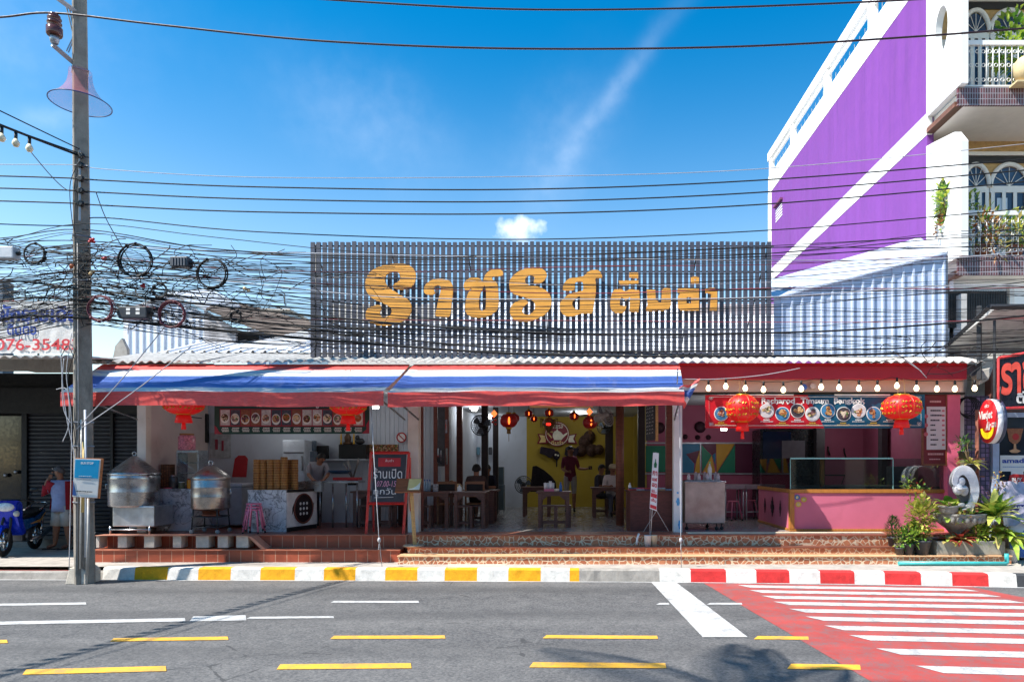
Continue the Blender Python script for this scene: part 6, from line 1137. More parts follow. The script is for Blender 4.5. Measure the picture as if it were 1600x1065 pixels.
for i, (cx, cy) in enumerate(CIRC):
    yy = cy + 14; t_ = m if cy < 644 else m2
    smallprint(t_, cx - 5, cx + 5, yy, d - .006, 1.7, random.Random(i)); smallprint(t_, cx - 10, cx + 10, yy + 2.8, d - .006, 1.2, random.Random(i + 50))
m.build('small_print', INKW, MB2); m2.build('small_print_gold', INKY, MB2)
LBIG = NT('lantern_cloth'); LBIG.b.inputs['Emission Color'].default_value = (.7, .01, .01, 1); LBIG.b.inputs['Emission Strength'].default_value = .12; LBIG = LBIG.fin(lin((206, 20, 18)), .45)
def big_lantern(label, px, py, d, rx, ry, tas=True, cord=None):
    x, z, R_, q = X(px, d), Z(py, d), rx / F * d, ry / F * d; t = thing('festival_lantern', label, 'lantern', (x, d, z), 'big golden printed lanterns'); n = 64; k = 14; b = 0; m = MB()
    for i in range(k + 1):
        a = -math.pi / 2 * .86 + math.pi * .86 * i / k; rr_, zz_ = R_ * math.cos(a) ** .8, q * math.sin(a) / math.sin(math.pi / 2 * .86)
        for j in range(n): th = 2 * math.pi * j / n; rb = rr_ * (1 + .02 * abs(math.sin(4 * th)) ** .5 - .012); m.v.append((x + rb * math.cos(th), d + rb * math.sin(th), z + zz_))
    for i in range(k):
        for j in range(n): m.face((i * n + j, i * n + (j + 1) % n, (i + 1) * n + (j + 1) % n, (i + 1) * n + j), 0, True)
    m.build('shade', LBIG, t)
    m = MB(); 
    for j in range(8):
        th = j * math.pi / 4 + .2; m.tube([(x + (R_ * math.cos(a) ** .8 * 1.0 + .004) * math.cos(th), d + (R_ * math.cos(a) ** .8 + .004) * math.sin(th), z + q * math.sin(a) / math.sin(math.pi / 2 * .86)) for a in [-1.3 + 2.6 * i / 12 for i in range(13)]], .004, 4)
    m.build('rib', M('rib_orange', (214, 110, 40), .4), t)
    m = MB(); rg = random.Random(int(px))
    for j in range(8):                                                      # gold print: a cluster of strokes on every panel
        th0 = j * math.pi / 4 + .59
        for s in range(9):
            a0 = -.5 + (s // 3) * .42 + rg.uniform(-.06, .06); da = (s % 3 - 1) * .2 + rg.uniform(-.03, .03); pts = []
            for w in range(4): th = th0 + da + .055 * math.cos(w * 1.7 + s); a = a0 + .075 * math.sin(w * 1.9 + s * 2); rr_ = R_ * math.cos(a) ** .8 * 1.012 + .003; pts.append((x + rr_ * math.cos(th), d + rr_ * math.sin(th), z + q * math.sin(a) / math.sin(math.pi / 2 * .86)))
            m.tube(pts, .011, 4)
    m.build('gold_print', M('lantern_gold', (196, 150, 40), .35, .3, var=.2, scale=30), t)
    m = MB(); m.lathe([(R_ * .36, q * .93), (R_ * .4, q * .98), (R_ * .38, q * 1.07), (R_ * .2, q * 1.09)], (x, d, z), 24); m.build('gold_rim', GOLD, t); m = MB(); m.lathe([(R_ * .36, -q * 1.03), (R_ * .4, -q * .98), (R_ * .38, -q * .92)], (x, d, z), 24); m.build('gold_rim', GOLD, t)
    m = MB(); m.lathe([(R_ * .33, -q * 1.03), (R_ * .42, -q * 1.68), (R_ * .34, -q * 1.68)], (x, d, z), 24); m.lathe([(R_ * .07, -q * 1.68), (R_ * .1, -q * 1.85), (R_ * .12, -q * 2.25), (0, -q * 2.25)], (x, d, z), 10); m.build('tassel', LBIG, t)
    m = MB(); 
    for s in (-1, 1): m.tube([(x + s * R_ * .2, d, z + q * 1.06), (x + s * R_ * .12, d, (cord or z + q * 1.06 + .35))], .005, 4)
    m.build('cord', M('cord_gold', (150, 110, 60), .7), t)
big_lantern('golden printed red lantern nearest the flag, in front of the red banner half', 1160, 638, 12.45, 25, 21, cord=Z(592, 12.5)); big_lantern('golden printed red lantern in front of the teal banner end by the pink pillar', 1408.5, 636, 12.45, 29, 19, cord=Z(592, 12.5))
big_lantern('golden printed red lantern under the awning above the steamers', 287, 629, 12.3, 30, 18.5); big_lantern('golden printed red lantern under the awning before the dark green menu banner', 544, 629, 12.3, 29, 19.5)
# string of bulbs along the pink front
BULB = emis('bulb_glow', (255, 224, 170), 2.2, (.9, .85, .75)); SL = thing('string_light', 'string of lit round bulbs on black cord below the red fascia', 'lights', (X(1300, 12.62), 12.62, Z(595, 12.62))); d = 12.62
bl = [(1107, 603), (1134, 600), (1164.5, 603), (1193, 605), (1224, 605.5), (1252, 604), (1283, 601), (1311, 602), (1342, 603), (1371, 603), (1401.5, 599), (1432, 603), (1464, 604), (1492, 604), (1523, 603)]
m = MB(); m.tube([(X(1068, d), d, Z(592, d))] + [p for a, b in bl for p in ((X(a - 8, d), d, Z(b - 9.5, d)), (X(a, d), d, Z(b - 8, d)))] + [(X(1540, d), d, Z(592, d))], .006, 5); m.build('cord', BLACK, SL)
for a, b in bl: 
    m = MB(); m.lathe([(.014, -.0), (.022, .01), (.022, .085), (.01, .1)], (X(a, d), d, Z(b - 1.5, d)), 10); so_ = m.build('socket', BLACK, SL); m = MB(); m.lathe([(0, -.115), (.03, -.105), (.046, -.07), (.044, -.045), (.024, -.012), (.018, .002)], (X(a, d), d, Z(b - 1.5, d)), 14); m.build('bulb', BULB, so_)
for k, (px, py, c) in enumerate(((1257.5, 604, (70, 110, 190)), (1271.5, 602, (196, 180, 176)))): m = MB(); m.lathe([(.055, 0), (.06, .01), (.05, .05), (.03, .06)], (X(px, 12.8), 12.83, Z(py, 12.8)), 18, axis='y'); tag(m.build('round_fixture', M('fixture_%d' % k, c, .4), origin=(X(px, 12.8), 12.83, Z(py, 12.8))), ['blue round fitting on the cream fascia', 'grey round fitting on the cream fascia'][k], 'fitting')
# small striped flag at the end of the awning
FL = thing('flag', 'crumpled red white and blue flag at the corner of the awning', 'flag', (X(1068, 11.6), 11.6, 3.2)); m = MB()
def fg(u, v):
    A, B, C_, D_ = [Vector((X(a, 11.45), 11.45, Z(b, 11.45))) for a, b in ((1060, 594), (1093, 590), (1070, 636), (1062, 612))]
    A, B, C_, D_ = [Vector((X(a, 11.45), 11.45, Z(b, 11.45))) for a, b in ((1061, 606), (1094, 592), (1069, 640), (1059, 612))]
    p = A.lerp(B, u).lerp(D_.lerp(C_, u), v); return p + Vector((0, -.03 * math.sin(u * 7 + v * 4), .02 * math.sin(u * 9)))
for i in range(12):
    for j, c in enumerate((0, 1, 2, 2, 1, 0)): m.face([len(m.v) + k for k in range(4)], c, True); m.v += [fg(i / 12, j / 6), fg((i + 1) / 12, j / 6), fg((i + 1) / 12, (j + 1) / 6), fg(i / 12, (j + 1) / 6)]
m.build('cloth', [FR, FW, FB], FL, weld=1e-4); m = MB(); m.tube([(X(1058, 11.5), 11.5, Z(600, 11.5)), (X(1059, 11.5), 11.5, Z(575, 11.5))], .01, 6); m.build('pole', STEEL, FL)
# ---------------------------------------------------------------- the pink room
d = 16.97; MU = thing('wall_mural', 'wide framed panel of coloured triangles on the pink rear wall', 'mural', (X(1095, d), d, Z(715, d)))
x0, x1, y0, y1 = 1007, 1179, 693, 738.5
def P_(n, c): return M('mural_' + n, c, .5, var=.06)
MT, MV, MOc, MGr, MBk = P_('teal', (20, 108, 150)), P_('plum', (92, 22, 60)), P_('ochre', (196, 148, 48)), P_('green', (18, 120, 92)), P_('plum_dark', (84, 20, 56))
for mt, polys in ((MT, [[(1062, 693), (1094, 693), (1094, 703), (1072, 709), (1085, 724), (1084, 738), (1062, 738)], [(1113, 711), (1118, 707), (1118, 727)]]), (MV, [[(1072, 709), (1092.5, 704), (1087, 723)], [(1096, 693.5), (1119, 693.5), (1119, 706), (1114, 710)]]), (MOc, [[(1093, 704), (1094, 704), (1094, 738), (1085, 738), (1088, 720)], [(1112, 711), (1118, 738), (1098, 738)], [(1119, 693), (1148, 693), (1120, 737.5)]]), (MGr, [[(1096, 694.5), (1112, 711), (1097, 737)], [(1148.5, 694), (1148.5, 738), (1121, 738)], [(1009, 696), (1046, 696), (1046, 737), (1009, 737)]]), (MBk, [[(1149, 693), (1178, 693), (1178, 738), (1149, 738)]])):
    for q in polys: m = MB(); m.ppoly(q, d, .015); m.build('panel', mt, MU)
m = MB(); m.pbox(x0, x1, y0 - 2.4, y0 - .2, d - .02, .04); m.pbox(x0, x1, y1 + .2, y1 + 2.2, d - .02, .04); m.pbox(x1 - .4, x1 + 1.8, y0, y1, d - .02, .04); m.pbox(1093.8, 1095.6, y0, y1, d - .02, .04); m.pbox(x0 - 1.5, x0 + .5, y0, y1, d - .02, .04); m.build('frame', M('mural_frame', (170, 172, 184), .4, .3), MU)
HT2 = tiles('dark_disc', (70, 26, 48), (40, 14, 26), .03, .03, .6, .3, 'xz', .01)
for k, (px, py) in enumerate(((1094, 667), (1030, 668), (1071, 682), (1090, 683), (1107, 683))): m = MB(); r = (9 if k < 2 else 4) / F * d; m.lathe([(0, -.06), (r * .5, -.05), (r, 0), (0, .01)], (X(px, d), d, Z(py, d)), 20, axis='y'); tag(m.build('woven_plate', HT2, origin=(X(px, d), d, Z(py, d))), ['large round woven plate high on the pink wall above the mural', 'round woven plate on the pink wall behind the wooden counter', 'small woven plate nearest the white column above the mural', 'middle small woven plate above the mural', 'small woven plate next to the red lantern tassel above the mural'][k], 'plate', 'woven wall plates')
for k, px in enumerate((1144, 1176)):
    t = thing('pale_table', ['pale metal table under the mural next to the serving cart', 'pale metal table under the mural next to the display counter'][k], 'table', (X(px, 16), 16, FZ), 'pale tables in the pink room'); w = .42; x = X(px, 16); m = MB(); m.box(x - .24, x + .23, 15.7, 16.4, Z(763, 16), Z(756.5, 16)); m.build('tabletop', M('table_pale', (150, 134, 146), .35), t, bev=.006)
    for sx in (-.21, .2):
        for y_ in (15.74, 16.36): m = MB(); m.tube([(x + sx, y_, FZ), (x + sx, y_, Z(763, 16))], .017, 6); m.build('leg', M('leg_grey', (170, 164, 172), .35, .5), t)
    m = MB(); m.tube([(x - .21, 15.74, FZ + .2), (x + .2, 15.74, FZ + .2)], .012, 6); m.build('stretcher', MC['leg_grey'], t)
SCt = thing('serving_cart', 'pale steel serving cart on castors by the white column', 'cart', (X(1103, 13.3), 13.55, FZ)); d = 13.3; m = MB(); m.pbox(1070, 1133, 753.5, 817, d, .62); m.build('body', steel('cart_steel', (196, 186, 178), .42, .06), SCt, bev=.01); m = MB(); m.box(X(1069, d), X(1134.5, d), d - .02, d + .64, Z(753.5, d), Z(751.5, d)); m.build('top', STEEL, SCt, bev=.004); m = MB(); m.pbox(1072, 1127, 749.5, 751.4, d + .1, .3); m.build('tray', STEEL, SCt)
for px in (1074, 1113, 1121, 1129): m = MB(); m.lathe([(.015, -.013), (.036, -.013), (.036, .013), (.015, .013)], (X(px, d), d + (.08 if px != 1113 else .5), FZ + .038), 12, axis='y'); m.tube([(X(px, d), d + (.08 if px != 1113 else .5), FZ + .04), (X(px, d), d + (.08 if px != 1113 else .5), Z(817, d) + .01)], .012, 6); m.build('castor', BLACK, SCt)
zc = Z(749.4, d)
bottle('tall white squeeze bottle with green label on the serving cart', 1109, 13.5, zc, .042, .36, M('squeeze_white', (206, 208, 204), .4), M('cap_green', (150, 200, 120), .4))
for k, px in enumerate((1076, 1087, 1092, 1101, 1105, 1118, 1122)): bottle('small pointed sauce bottle on the serving cart, ' + ['nearest the white column', 'second from the white column', 'third from the white column', 'just before the tall bottle', 'touching the tall bottle', 'just past the tall bottle', 'last before the cart edge'][k], px, 13.45 + .06 * (k % 2), zc, .036, .13 + .03 * (k % 2), M('sauce_pale_%d' % (k % 2), [(200, 186, 186), (176, 160, 160)][k % 2], .4), M('cap_pink', (206, 170, 176), .4), group='small sauce bottles on the cart')
# glass display counter
DC = thing('display_counter', 'pink display counter with wooden trim and glass top', 'counter', (X(1360, 13.2), 13.8, FZ)); d = 13.1; xl, xr = X(1235, d), X(1484, d); zt_ = Z(764, d); TRIM = wood('trim_wood', (176, 116, 52), .4, (10, 1, 1), .25); PKP = M('counter_pink', (196, 104, 128), .5, var=.07, scale=1.5, dirt=.15, dcol=(150, 80, 96)); PKS = M('counter_pink_side', (176, 96, 122), .5, var=.07)
m = MB(); m.box(xl + .01, xr, d + .01, 15.4, FZ + .05, zt_ - .075); m.build('body', PKP, DC)
m = MB(); m.box(xl - .012, xr, d - .012, 15.42, zt_ - .07, zt_); m.build('trim', TRIM, DC, bev=.004); m = MB(); m.box(xl - .01, xr, d - .01, 15.4, FZ + .004, FZ + .05); m.build('trim', TRIM, DC, bev=.004); m = MB(); m.box(xl - .014, xl + .075, d - .014, d + .08, FZ + .051, zt_ - .071); m.build('trim', TRIM, DC, bev=.003)
xs = xl + .006; zc_ = (FZ + zt_) / 2
for y_, sc_ in ((13.75, 1), (14.3, 1.3), (14.85, 1)):
    m = MB(); w = .10 * sc_; h_ = .13 * sc_; pts = [(0, 1.4), (.18, 1.1), (.18, .65), (.5, .8), (.5, .3), (.85, .3), (.85, -.3), (.5, -.3), (.5, -.8), (.18, -.65), (.18, -1.1), (0, -1.4)]; pts = pts + [(-a, b) for a, b in reversed(pts[1:-1])]
    m.prism([(xs - .012, y_ + a * w * (1 if sc_ > 1 else .6), zc_ + b * h_ * .9) for a, b in pts], (.008, 0, 0)); m.build('cutout_motif', BLACK, DC)
GLZ = glassm('counter_glass', (226, 238, 236), .22); zg = Z(716, d)
m = MB(); m.box(xl + .01, xr, d + .02, d + .03, zt_ + .002, zg); m.build('front_glass', GLZ, DC); m = MB(); m.box(xl + .01, xl + .02, d + .035, 15.3, zt_ + .002, zg); m.build('side_glass', GLZ, DC); m = MB(); m.box(xl + .01, X(1396, d), d + .02, 15.3, zg + .002, zg + .012); m.build('top_glass', GLZ, DC)
GEDGE = M('glass_edge', (150, 206, 200), .2, var=.05)
for b_ in ((xl + .004, X(1396, d), d + .012, d + .019, zg - .01, zg + .016), (xl + .002, xl + .01, d + .012, d + .034, zt_ + .002, zg - .011), (X(1396, d) - .006, X(1396, d) + .006, d + .012, d + .019, zt_ + .002, zg - .012)): m = MB(); m.box(*b_); m.build('glass_edge', GEDGE, DC)
m = MB(); m.box(X(1291, d), X(1297, d), d + .3, d + .36, zt_ + .002, zg - .002); m.build('divider', TRIM, DC)
m = MB(); m.box(X(1240, d), X(1480, d), d + .25, 14.6, zt_ + .003, zt_ + .05); m.build('inner_tray', M('tray_grey', (96, 92, 92), .4), DC)
for k, (px, py, c) in enumerate(((1245.5, 776.5, (70, 110, 160)), (1256, 780, (190, 160, 60)), (1247.5, 787.5, (200, 168, 70)))): m = MB(); m.disc(X(px, d), d - .004, Z(py, d), .056, 20, .012, rz=.05); o = m.build('medallion', M('medal_%d' % k, c, .4, .3), DC); m = MB(); m.disc(X(px, d), d - .007, Z(py, d), .028, 12, .003); m.build('medallion_face', M('medal_face', (180, 170, 120), .5, var=.4, scale=50), o)
m = MB(); m.tube([(X(1256, 15), 15.0, FZ), (X(1256, 15), 15.0, Z(742, 15)), (X(1320, 15), 15.0, Z(742, 15)), (X(1310, 15), 15, Z(770, 15))], .018, 6); tag(m.build('metal_rack', DARK, origin=(X(1290, 15), 15, FZ)), 'black tubular rack standing behind the glass counter', 'rack')
RF = thing('display_fridge', 'dark glass fronted fridge against the pink rear wall', 'fridge', (X(1240, 16.4), 16.6, FZ)); d = 16.2; m = MB(); m.pbox(1188, 1276, 670, 800, d, .75); m.build('body', M('fridge_black', (20, 22, 30), .3), RF, bev=.02); m = MB(); m.pbox(1192, 1236, 674, 716, d - .006, .005); m.build('glass_pane', M('fridge_glass', (24, 34, 60), .08), RF); m = MB(); m.pbox(1222, 1258, 688, 716, d - .02, .012); m.build('notice', M('notice_grey', (92, 86, 96), .5), RF)
for a, b, dd in ((1276, 1289, 16.0), (1378, 1387, 15.5)): m = MB(); m.box(X(a, dd), X(b, dd), dd, dd + .2, FZ, CZ); m.build('post', M('post_grey_dark', (50, 44, 50), .6), REST)
m = MB(); m.pbox(1363, 1406, 668, 682, 16.6, .05); tag(m.build('hanging_menu', M('menu_photo', (90, 140, 150), .4, var=.6, scale=25), origin=(X(1385, 16.6), 16.6, 2.6)), 'small green framed photo menu hanging under the teal banner half', 'menu')
m = MB(); m.pbox(1395, 1441, 728, 765, 14.3, .3); tag(m.build('grey_cabinet', M('cabinet_grey_d', (104, 98, 104), .5), origin=(X(1420, 14.3), 14.4, FZ), bev=.015), 'grey box cabinet behind the glass at the end of the counter', 'cabinet')
for k, (px, py) in enumerate(((1295, 703), (1320, 706))): m = MB(); m.tube([(X(px, 16.9), 16.95, Z(py - 6, 16.9)), (X(px, 16.9), 16.93, Z(py, 16.9)), (X(px + 2, 16.9), 16.9, Z(py + 8, 16.9))], .02, 6); tag(m.build('wall_hook', DARK, origin=(X(px, 16.9), 16.95, Z(py, 16.9))), ['dark hook on the pink wall next to the grey post', 'dark hook on the pink wall farther from the grey post'][k], 'hook')
d = 13.0; MP_ = thing('menu_poster', 'tall dark red price list poster beside the pink pillar', 'poster', (X(1462, d), d, Z(671, d))); m = MB(); m.pbox(1442, 1479, 616, 726, d, .03); m.build('panel', M('poster_maroon', (110, 20, 34), .45), MP_); m = MB(); m.pbox(1441, 1443.5, 615.5, 727, d - .01, .042); m.pbox(1478, 1480, 615.5, 727, d - .01, .042); m.pbox(1443.6, 1477.9, 724, 727, d - .01, .042); m.build('frame', wood('poster_frame', (120, 66, 40)), MP_)
m = MB(); m.pbox(1448, 1477.5, 635, 702, d - .006, .004); m.build('price_sheet', M('sheet_pale', (206, 196, 196), .5, var=.05), MP_)
m = MB()
for i, w in enumerate((16, 18, 14, 8, 9, 8, 12, 10)): smallprint(m, 1454, 1454 + w, 641 + i * 7.6, d - .01, 2.2, random.Random(i)); 
m.build('small_print', DARK, MP_); m = MB()
for i in range(8): m.pbox(1472, 1476, 640 + i * 7.6, 642.6 + i * 7.6, d - .01, .003)
for i in range(3): m.disc(X(1446.5, d), d - .008, Z(650 + i * 14, d), .04, 14, .003)
m.build('price_marks', M('ink_rose', (190, 90, 100), .5), MP_); m = MB(); smallprint(m, 1453, 1471, 627, d - .006, 3, random.Random(3)); smallprint(m, 1450, 1474, 709, d - .006, 3, random.Random(4)); smallprint(m, 1452, 1470, 717, d - .006, 1.6, random.Random(5)); m.build('heading', M('ink_pale_rose', (206, 150, 150), .5), MP_)
# ---------------------------------------------------------------- signs at the corner shop
d = 12.2; HS = thing('hanging_sign', 'black hanging sign with red border and red Thai shop name by the corner shop', 'sign', (X(1585, d), d, Z(596, d))); SBK = M('sign_black', (26, 28, 40), .3, var=.2)
q = [(1560, 559), (1668, 540), (1668, 634), (1560, 638)]; m = MB(); m.ppoly(q, d, .06); m.build('panel', SBK, HS)
m = MB(); 
for i in range(4): a, b = q[i], q[(i + 1) % 4]; m.tube([(X(a[0], d), d, Z(a[1], d)), (X(b[0], d), d, Z(b[1], d))], .026, 4)
m.build('border', M('sign_red', (214, 60, 62), .45), HS)
m = MB(); ptext(m, 'ราชรส', 1564, 1656, 566, 618, d - .012, bold=.035, fn=lambda p: (p[0], p[1], p[2] + (p[0] - X(1564, d)) * .12)); m.build('lettering', M('sign_orange', (226, 82, 66), .5), HS); m = MB(); ptext(m, 'ติ่มซำ', 1588, 1640, 611, 630, d - .012, bold=.03); m.build('lettering', INKW, HS)
m = MB(); m.tube([(X(1555, d), d + .02, Z(500, d)), (X(1555, d), d + .02, Z(641, d))], .028, 4); m.tube([(X(1555, d), d + .03, Z(566, d)), (X(1562, d), d + .03, Z(566, d))], .015, 6); m.tube([(X(1555, d), d + .03, Z(640, d)), (X(1600, d), d + .03, Z(639, d))], .015, 6); m.build('hanging_frame', DARK, HS)
d = 12.3; VJ = thing('round_lightbox', 'round red airline lightbox sign with yellow smile beside the corner shop', 'sign', (0, 0, 0)); r = .40
def ell(pts): return pts
m = MB(); m.lathe([(r, 0), (r, .09)], (0, 0, 0), 40, axis='y'); m.build('drum', M('sign_rim', (226, 224, 226), .4), VJ); m = MB(); m.lathe([(0, -.012), (r * .98, -.012), (r * .98, -.002)], (0, 0, 0), 40, axis='y'); m.build('face', M('face_red', (206, 24, 32), .35, var=.05), VJ)
m = MB(); m.lathe([(r * 1.0, .095), (r * 1.0, .15)], (.0, 0, 0), 40, axis='y'); m.build('rear_face', M('sign_navy', (60, 66, 90), .4), VJ)
m = MB(); text(m, 'Vietjet', -.36, .2, .0, .2, -.018, bold=.03, shear=.1); text(m, 'Air', -.06, .14, -.16, -.0, -.018, bold=.03, shear=.15); text(m, '.com', .16, .36, -.12, -.03, -.018, bold=.02); text(m, 'ตั๋ว', -.1, .08, .25, .31, -.018, bold=.03); m.build('lettering', INKW, VJ)
m = MB(); m.prism([(.27 * math.cos(a), -.018, -.12 + .2 * math.sin(a)) for a in [math.pi + math.pi * i / 12 for i in range(13)]] + [(.2 * math.cos(a), -.018, -.12 + .085 * math.sin(a)) for a in [2 * math.pi - math.pi * i / 12 for i in range(13)]], (0, .004, 0)); m.build('smile', M('smile_yellow', (240, 206, 20), .4), VJ)
m = MB(); m.tube([(r * .6, .1, r * .8), (r * .6, .1, r + .2)], .012, 6); m.build('hanger', DARK, VJ); VJ.location = (X(1544, d), d, Z(658, d)); VJ.rotation_euler = (0, 0, R(-99))
# posters in the shop window
d = 13.24; PO = thing('ice_cream_poster', 'poster of an ice cream glass stuck to the shop window', 'poster', (X(1585, d), d, Z(690, d))); CHO = M('sundae_brown', (150, 92, 60), .4, var=.5, scale=30)
m = MB(); m.ppoly([(1573, 669), (1599, 669), (1594, 688), (1589, 693), (1583, 693), (1577, 688)], d, .008); m.build('glass', CHO, PO); m = MB(); m.ppoly([(1584.5, 693), (1587.5, 693), (1588, 701), (1595, 704), (1590, 707), (1581, 707), (1577, 704), (1584, 701)], d, .008); m.build('stem', M('sundae_tan', (196, 150, 110), .4), PO); m = MB(); m.disc(X(1587, d), d - .004, Z(682, d), .065, 18, .004); m.build('badge', RED, PO)
AM = thing('window_notice', 'white window notice with blue word amadeus', 'sign', (X(1590, d), d, Z(722, d))); m = MB(); m.pbox(1563, 1632, 711, 736, d, .006); m.build('sheet', INKW, AM); m = MB(); ptext(m, 'amadeus', 1566, 1622, 715.5, 723, d - .004, bold=.03); m.build('lettering', BLT, AM); m = MB(); smallprint(m, 1567, 1625, 729, d - .004, 1.2); m.build('small_print', M('ink_pale_blue', (120, 150, 190), .5), AM)
BH = thing('window_sticker', 'red rounded BUY HERE sticker below the amadeus notice', 'sticker', (X(1590, d), d, Z(750, d))); m = MB(); m.ppoly([(1580, 736), (1599, 736), (1600, 765), (1579, 765)], d + .004, .006); m.build('backing', INKW, BH); m = MB(); m.ppoly([(1578, 742), (1584, 740), (1600, 741), (1604, 748), (1603, 757), (1596, 760), (1581, 759), (1576, 752)], d - .004, .006); m.build('label', RED, BH); m = MB(); ptext(m, 'BUY', 1581, 1597, 746, 751.5, d - .008, bold=.03); ptext(m, 'HERE', 1580, 1600, 752.5, 757.5, d - .008, bold=.03); m.build('lettering', INKW, BH)
# freezer box and plastic covered heap at the edge
d = 12.35; IF = thing('ice_freezer', 'white and blue ice cream freezer with a navy name plate by the shop window', 'freezer', (X(1600, d), d + .3, .194)); m = MB(); m.box(X(1577, d), X(1700, d), d, d + .65, .24, Z(788, d)); m.build('body', M('freezer_white', (200, 210, 224), .35, var=.1, scale=3), IF, bev=.03); m = MB(); m.prism([(X(1577.5, d), d - .006, .26), (X(1690, d), d - .006, .26), (X(1690, d), d - .006, Z(835, d)), (X(1600, d), d - .006, Z(828, d)), (X(1577.5, d), d - .006, Z(848, d))], (0, .005, 0)); m.build('blue_wave', M('freezer_blue', (40, 110, 196), .35), IF)
m = MB(); m.pbox(1579, 1630, 788, 801, d - .015, .01); sg_ = m.build('name_plate', M('plate_navy', (24, 34, 110), .4), IF); m = MB(); ptext(m, 'All Cards', 1584, 1620, 790.5, 794, d - .02, bold=.02); ptext(m, 'Phuket - Ticket', 1581, 1627, 796, 799, d - .02, bold=.02); m.build('lettering', INKW, sg_)
m = MB(); nx = 14
for i in range(nx + 1):
    for j in range(9): u, v = i / nx, j / 8; x = X(1562, d) + u * 1.1; zz_ = 1.1 + .55 * (1 - v) * math.exp(-((u - .25) * 2.4) ** 2) + .05 * math.sin(u * 17 + v * 9) + .03 * math.sin(u * 31 - v * 15); m.v.append((x, d + .1 - .18 * v + .04 * math.sin(u * 21 + v * 5), zz_ - .25 * v))
for i in range(nx):
    for j in range(8): m.face((i * 9 + j, i * 9 + j + 1, (i + 1) * 9 + j + 1, (i + 1) * 9 + j), 0, True)
tag(m.build('plastic_sheet', M('plastic_pale', (170, 164, 180), .18, var=.3, scale=6), origin=(X(1590, d), d, 1.1)), 'crumpled pale plastic sheet thrown over the freezer', 'sheet')
m = MB(); m.lathe([(.085, .2), (.115, .42), (.12, .43), (.1, .42), (0, .4)], (X(1581, 12.15), 12.15, 0), 20); tag(m.build('white_bucket', M('bucket_white', (216, 216, 220), .4), origin=(X(1581, 12.15), 12.15, .2)), 'white plastic bucket at the end of the planter trough', 'bucket')
m = MB()
for k in range(5): m.ring((X(1509 + k * 1.5, 13.1), 13.12 - .012 * k, Z(634 + k * .8, 13.1)), .16 + .012 * k, .009, 24, 5)
tag(m.build('cable_coil', CABLE, origin=(X(1511, 13.1), 13.1, Z(634, 13.1))), 'loops of dark cable hanging on the ornate tiled pier', 'coil')
m = MB(); m.prism([(X(1531, 12.8), 12.8, Z(601, 12.8)), (X(1545, 12.8), 12.8, Z(593, 12.8)), (X(1553, 12.8), 12.8, Z(573, 12.8)), (X(1533, 12.8), 12.8, Z(577, 12.8))], (0, .3, 0)); tag(m.build('floodlight', M('flood_pale', (190, 186, 178), .5), origin=(X(1540, 12.8), 12.9, Z(590, 12.8)), bev=.02), 'boxy pale floodlight under the sheet roof end', 'light')
m = MB(); m.disc(X(1519, 12.75), 12.75, Z(578, 12.75), .12, 20, .06); m.ring((X(1519, 12.75), 12.74, Z(578, 12.75)), .1, .012, 20, 6); tag(m.build('vent_fan', M('vent_grey', (96, 96, 100), .5), origin=(X(1519, 12.75), 12.75, Z(578, 12.75))), 'round dark vent at the end of the red fascia', 'vent')
# ---------------------------------------------------------------- plants and fountain
LVS = [leafm('leaf_green', (104, 152, 58), (62, 110, 40)), leafm('leaf_light', (180, 200, 84), (132, 166, 60)), leafm('leaf_dark', (56, 104, 52), (34, 74, 38)), leafm('leaf_yellow', (224, 216, 110), (176, 186, 76)), leafm('leaf_red', (170, 66, 52), (120, 50, 46)), leafm('leaf_cream', (206, 196, 120), (170, 150, 90)), leafm('leaf_dry', (170, 118, 66), (130, 84, 50))]
STEM = wood('stem_wood', (104, 84, 58), .8)
def bush(m, c, r, n, L, W, rr_, mats=(0, 1), up=.35):
    for i in range(n):
        v = Vector((rr_.gauss(0, 1), rr_.gauss(0, 1), rr_.gauss(0, 1))); v = v.normalized() if v.length else v; k = rr_.random() ** .45; p = Vector(c) + Vector((v.x * r[0], v.y * r[1], v.z * r[2])) * k
        dv_ = v + Vector((rr_.uniform(-.6, .6), rr_.uniform(-.6, .6), rr_.uniform(-.2, .6) + up)); s = rr_.uniform(.65, 1.2); m.leaf(p, dv_, L * s, W * s, rr_.choice(mats), rr_.uniform(.0, .5), .25, 2)
def rosette(m, c, n, L, W, rr_, mats, el=(.2, 1.2), bend=.5):
    for i in range(n):
        a = i * 2.399 + rr_.uniform(-.2, .2); e = rr_.uniform(*el); s = rr_.uniform(.75, 1.1); m.leaf(c, (math.cos(a) * math.cos(e), math.sin(a) * math.cos(e), math.sin(e)), L * s, W * s, rr_.choice(mats), bend * rr_.uniform(.6, 1.3), .3, 4)
def pot(t, x, y, z, r0, r1, h, mt): m = MB(); m.lathe([(r0, z), (r1, z + h * .85), (r1 * 1.1, z + h * .86), (r1 * 1.1, z + h), (r1 * .95, z + h), (r1 * .9, z + h * .9), (0, z + h * .88)], (x, y, 0), 20); return m.build('pot', mt, t)
POTB = M('pot_black', (62, 62, 68), .5, var=.25, dirt=.35, dcol=(120, 112, 100))
def potted(label, px, y, z, r0, r1, h, leafspec, seed, stems=5):
    x = X(px, y); t = thing('potted_plant', label, 'plant', (x, y, z), 'potted plants on the steps'); pot(t, x, y, z, r0, r1, h, POTB); rr_ = random.Random(seed); m = MB(); leafspec(m, x, y, z + h, rr_); m.build('foliage', LVS, t); m = MB()
    for i in range(stems): a = rr_.uniform(0, 6.28); m.tube([(x + .02 * math.cos(a), y + .02 * math.sin(a), z + h * .85), (x + .1 * math.cos(a), y + .1 * math.sin(a), z + h + rr_.uniform(.15, .35))], [.008, .004], 5)
    m.build('stem', STEM, t); return t
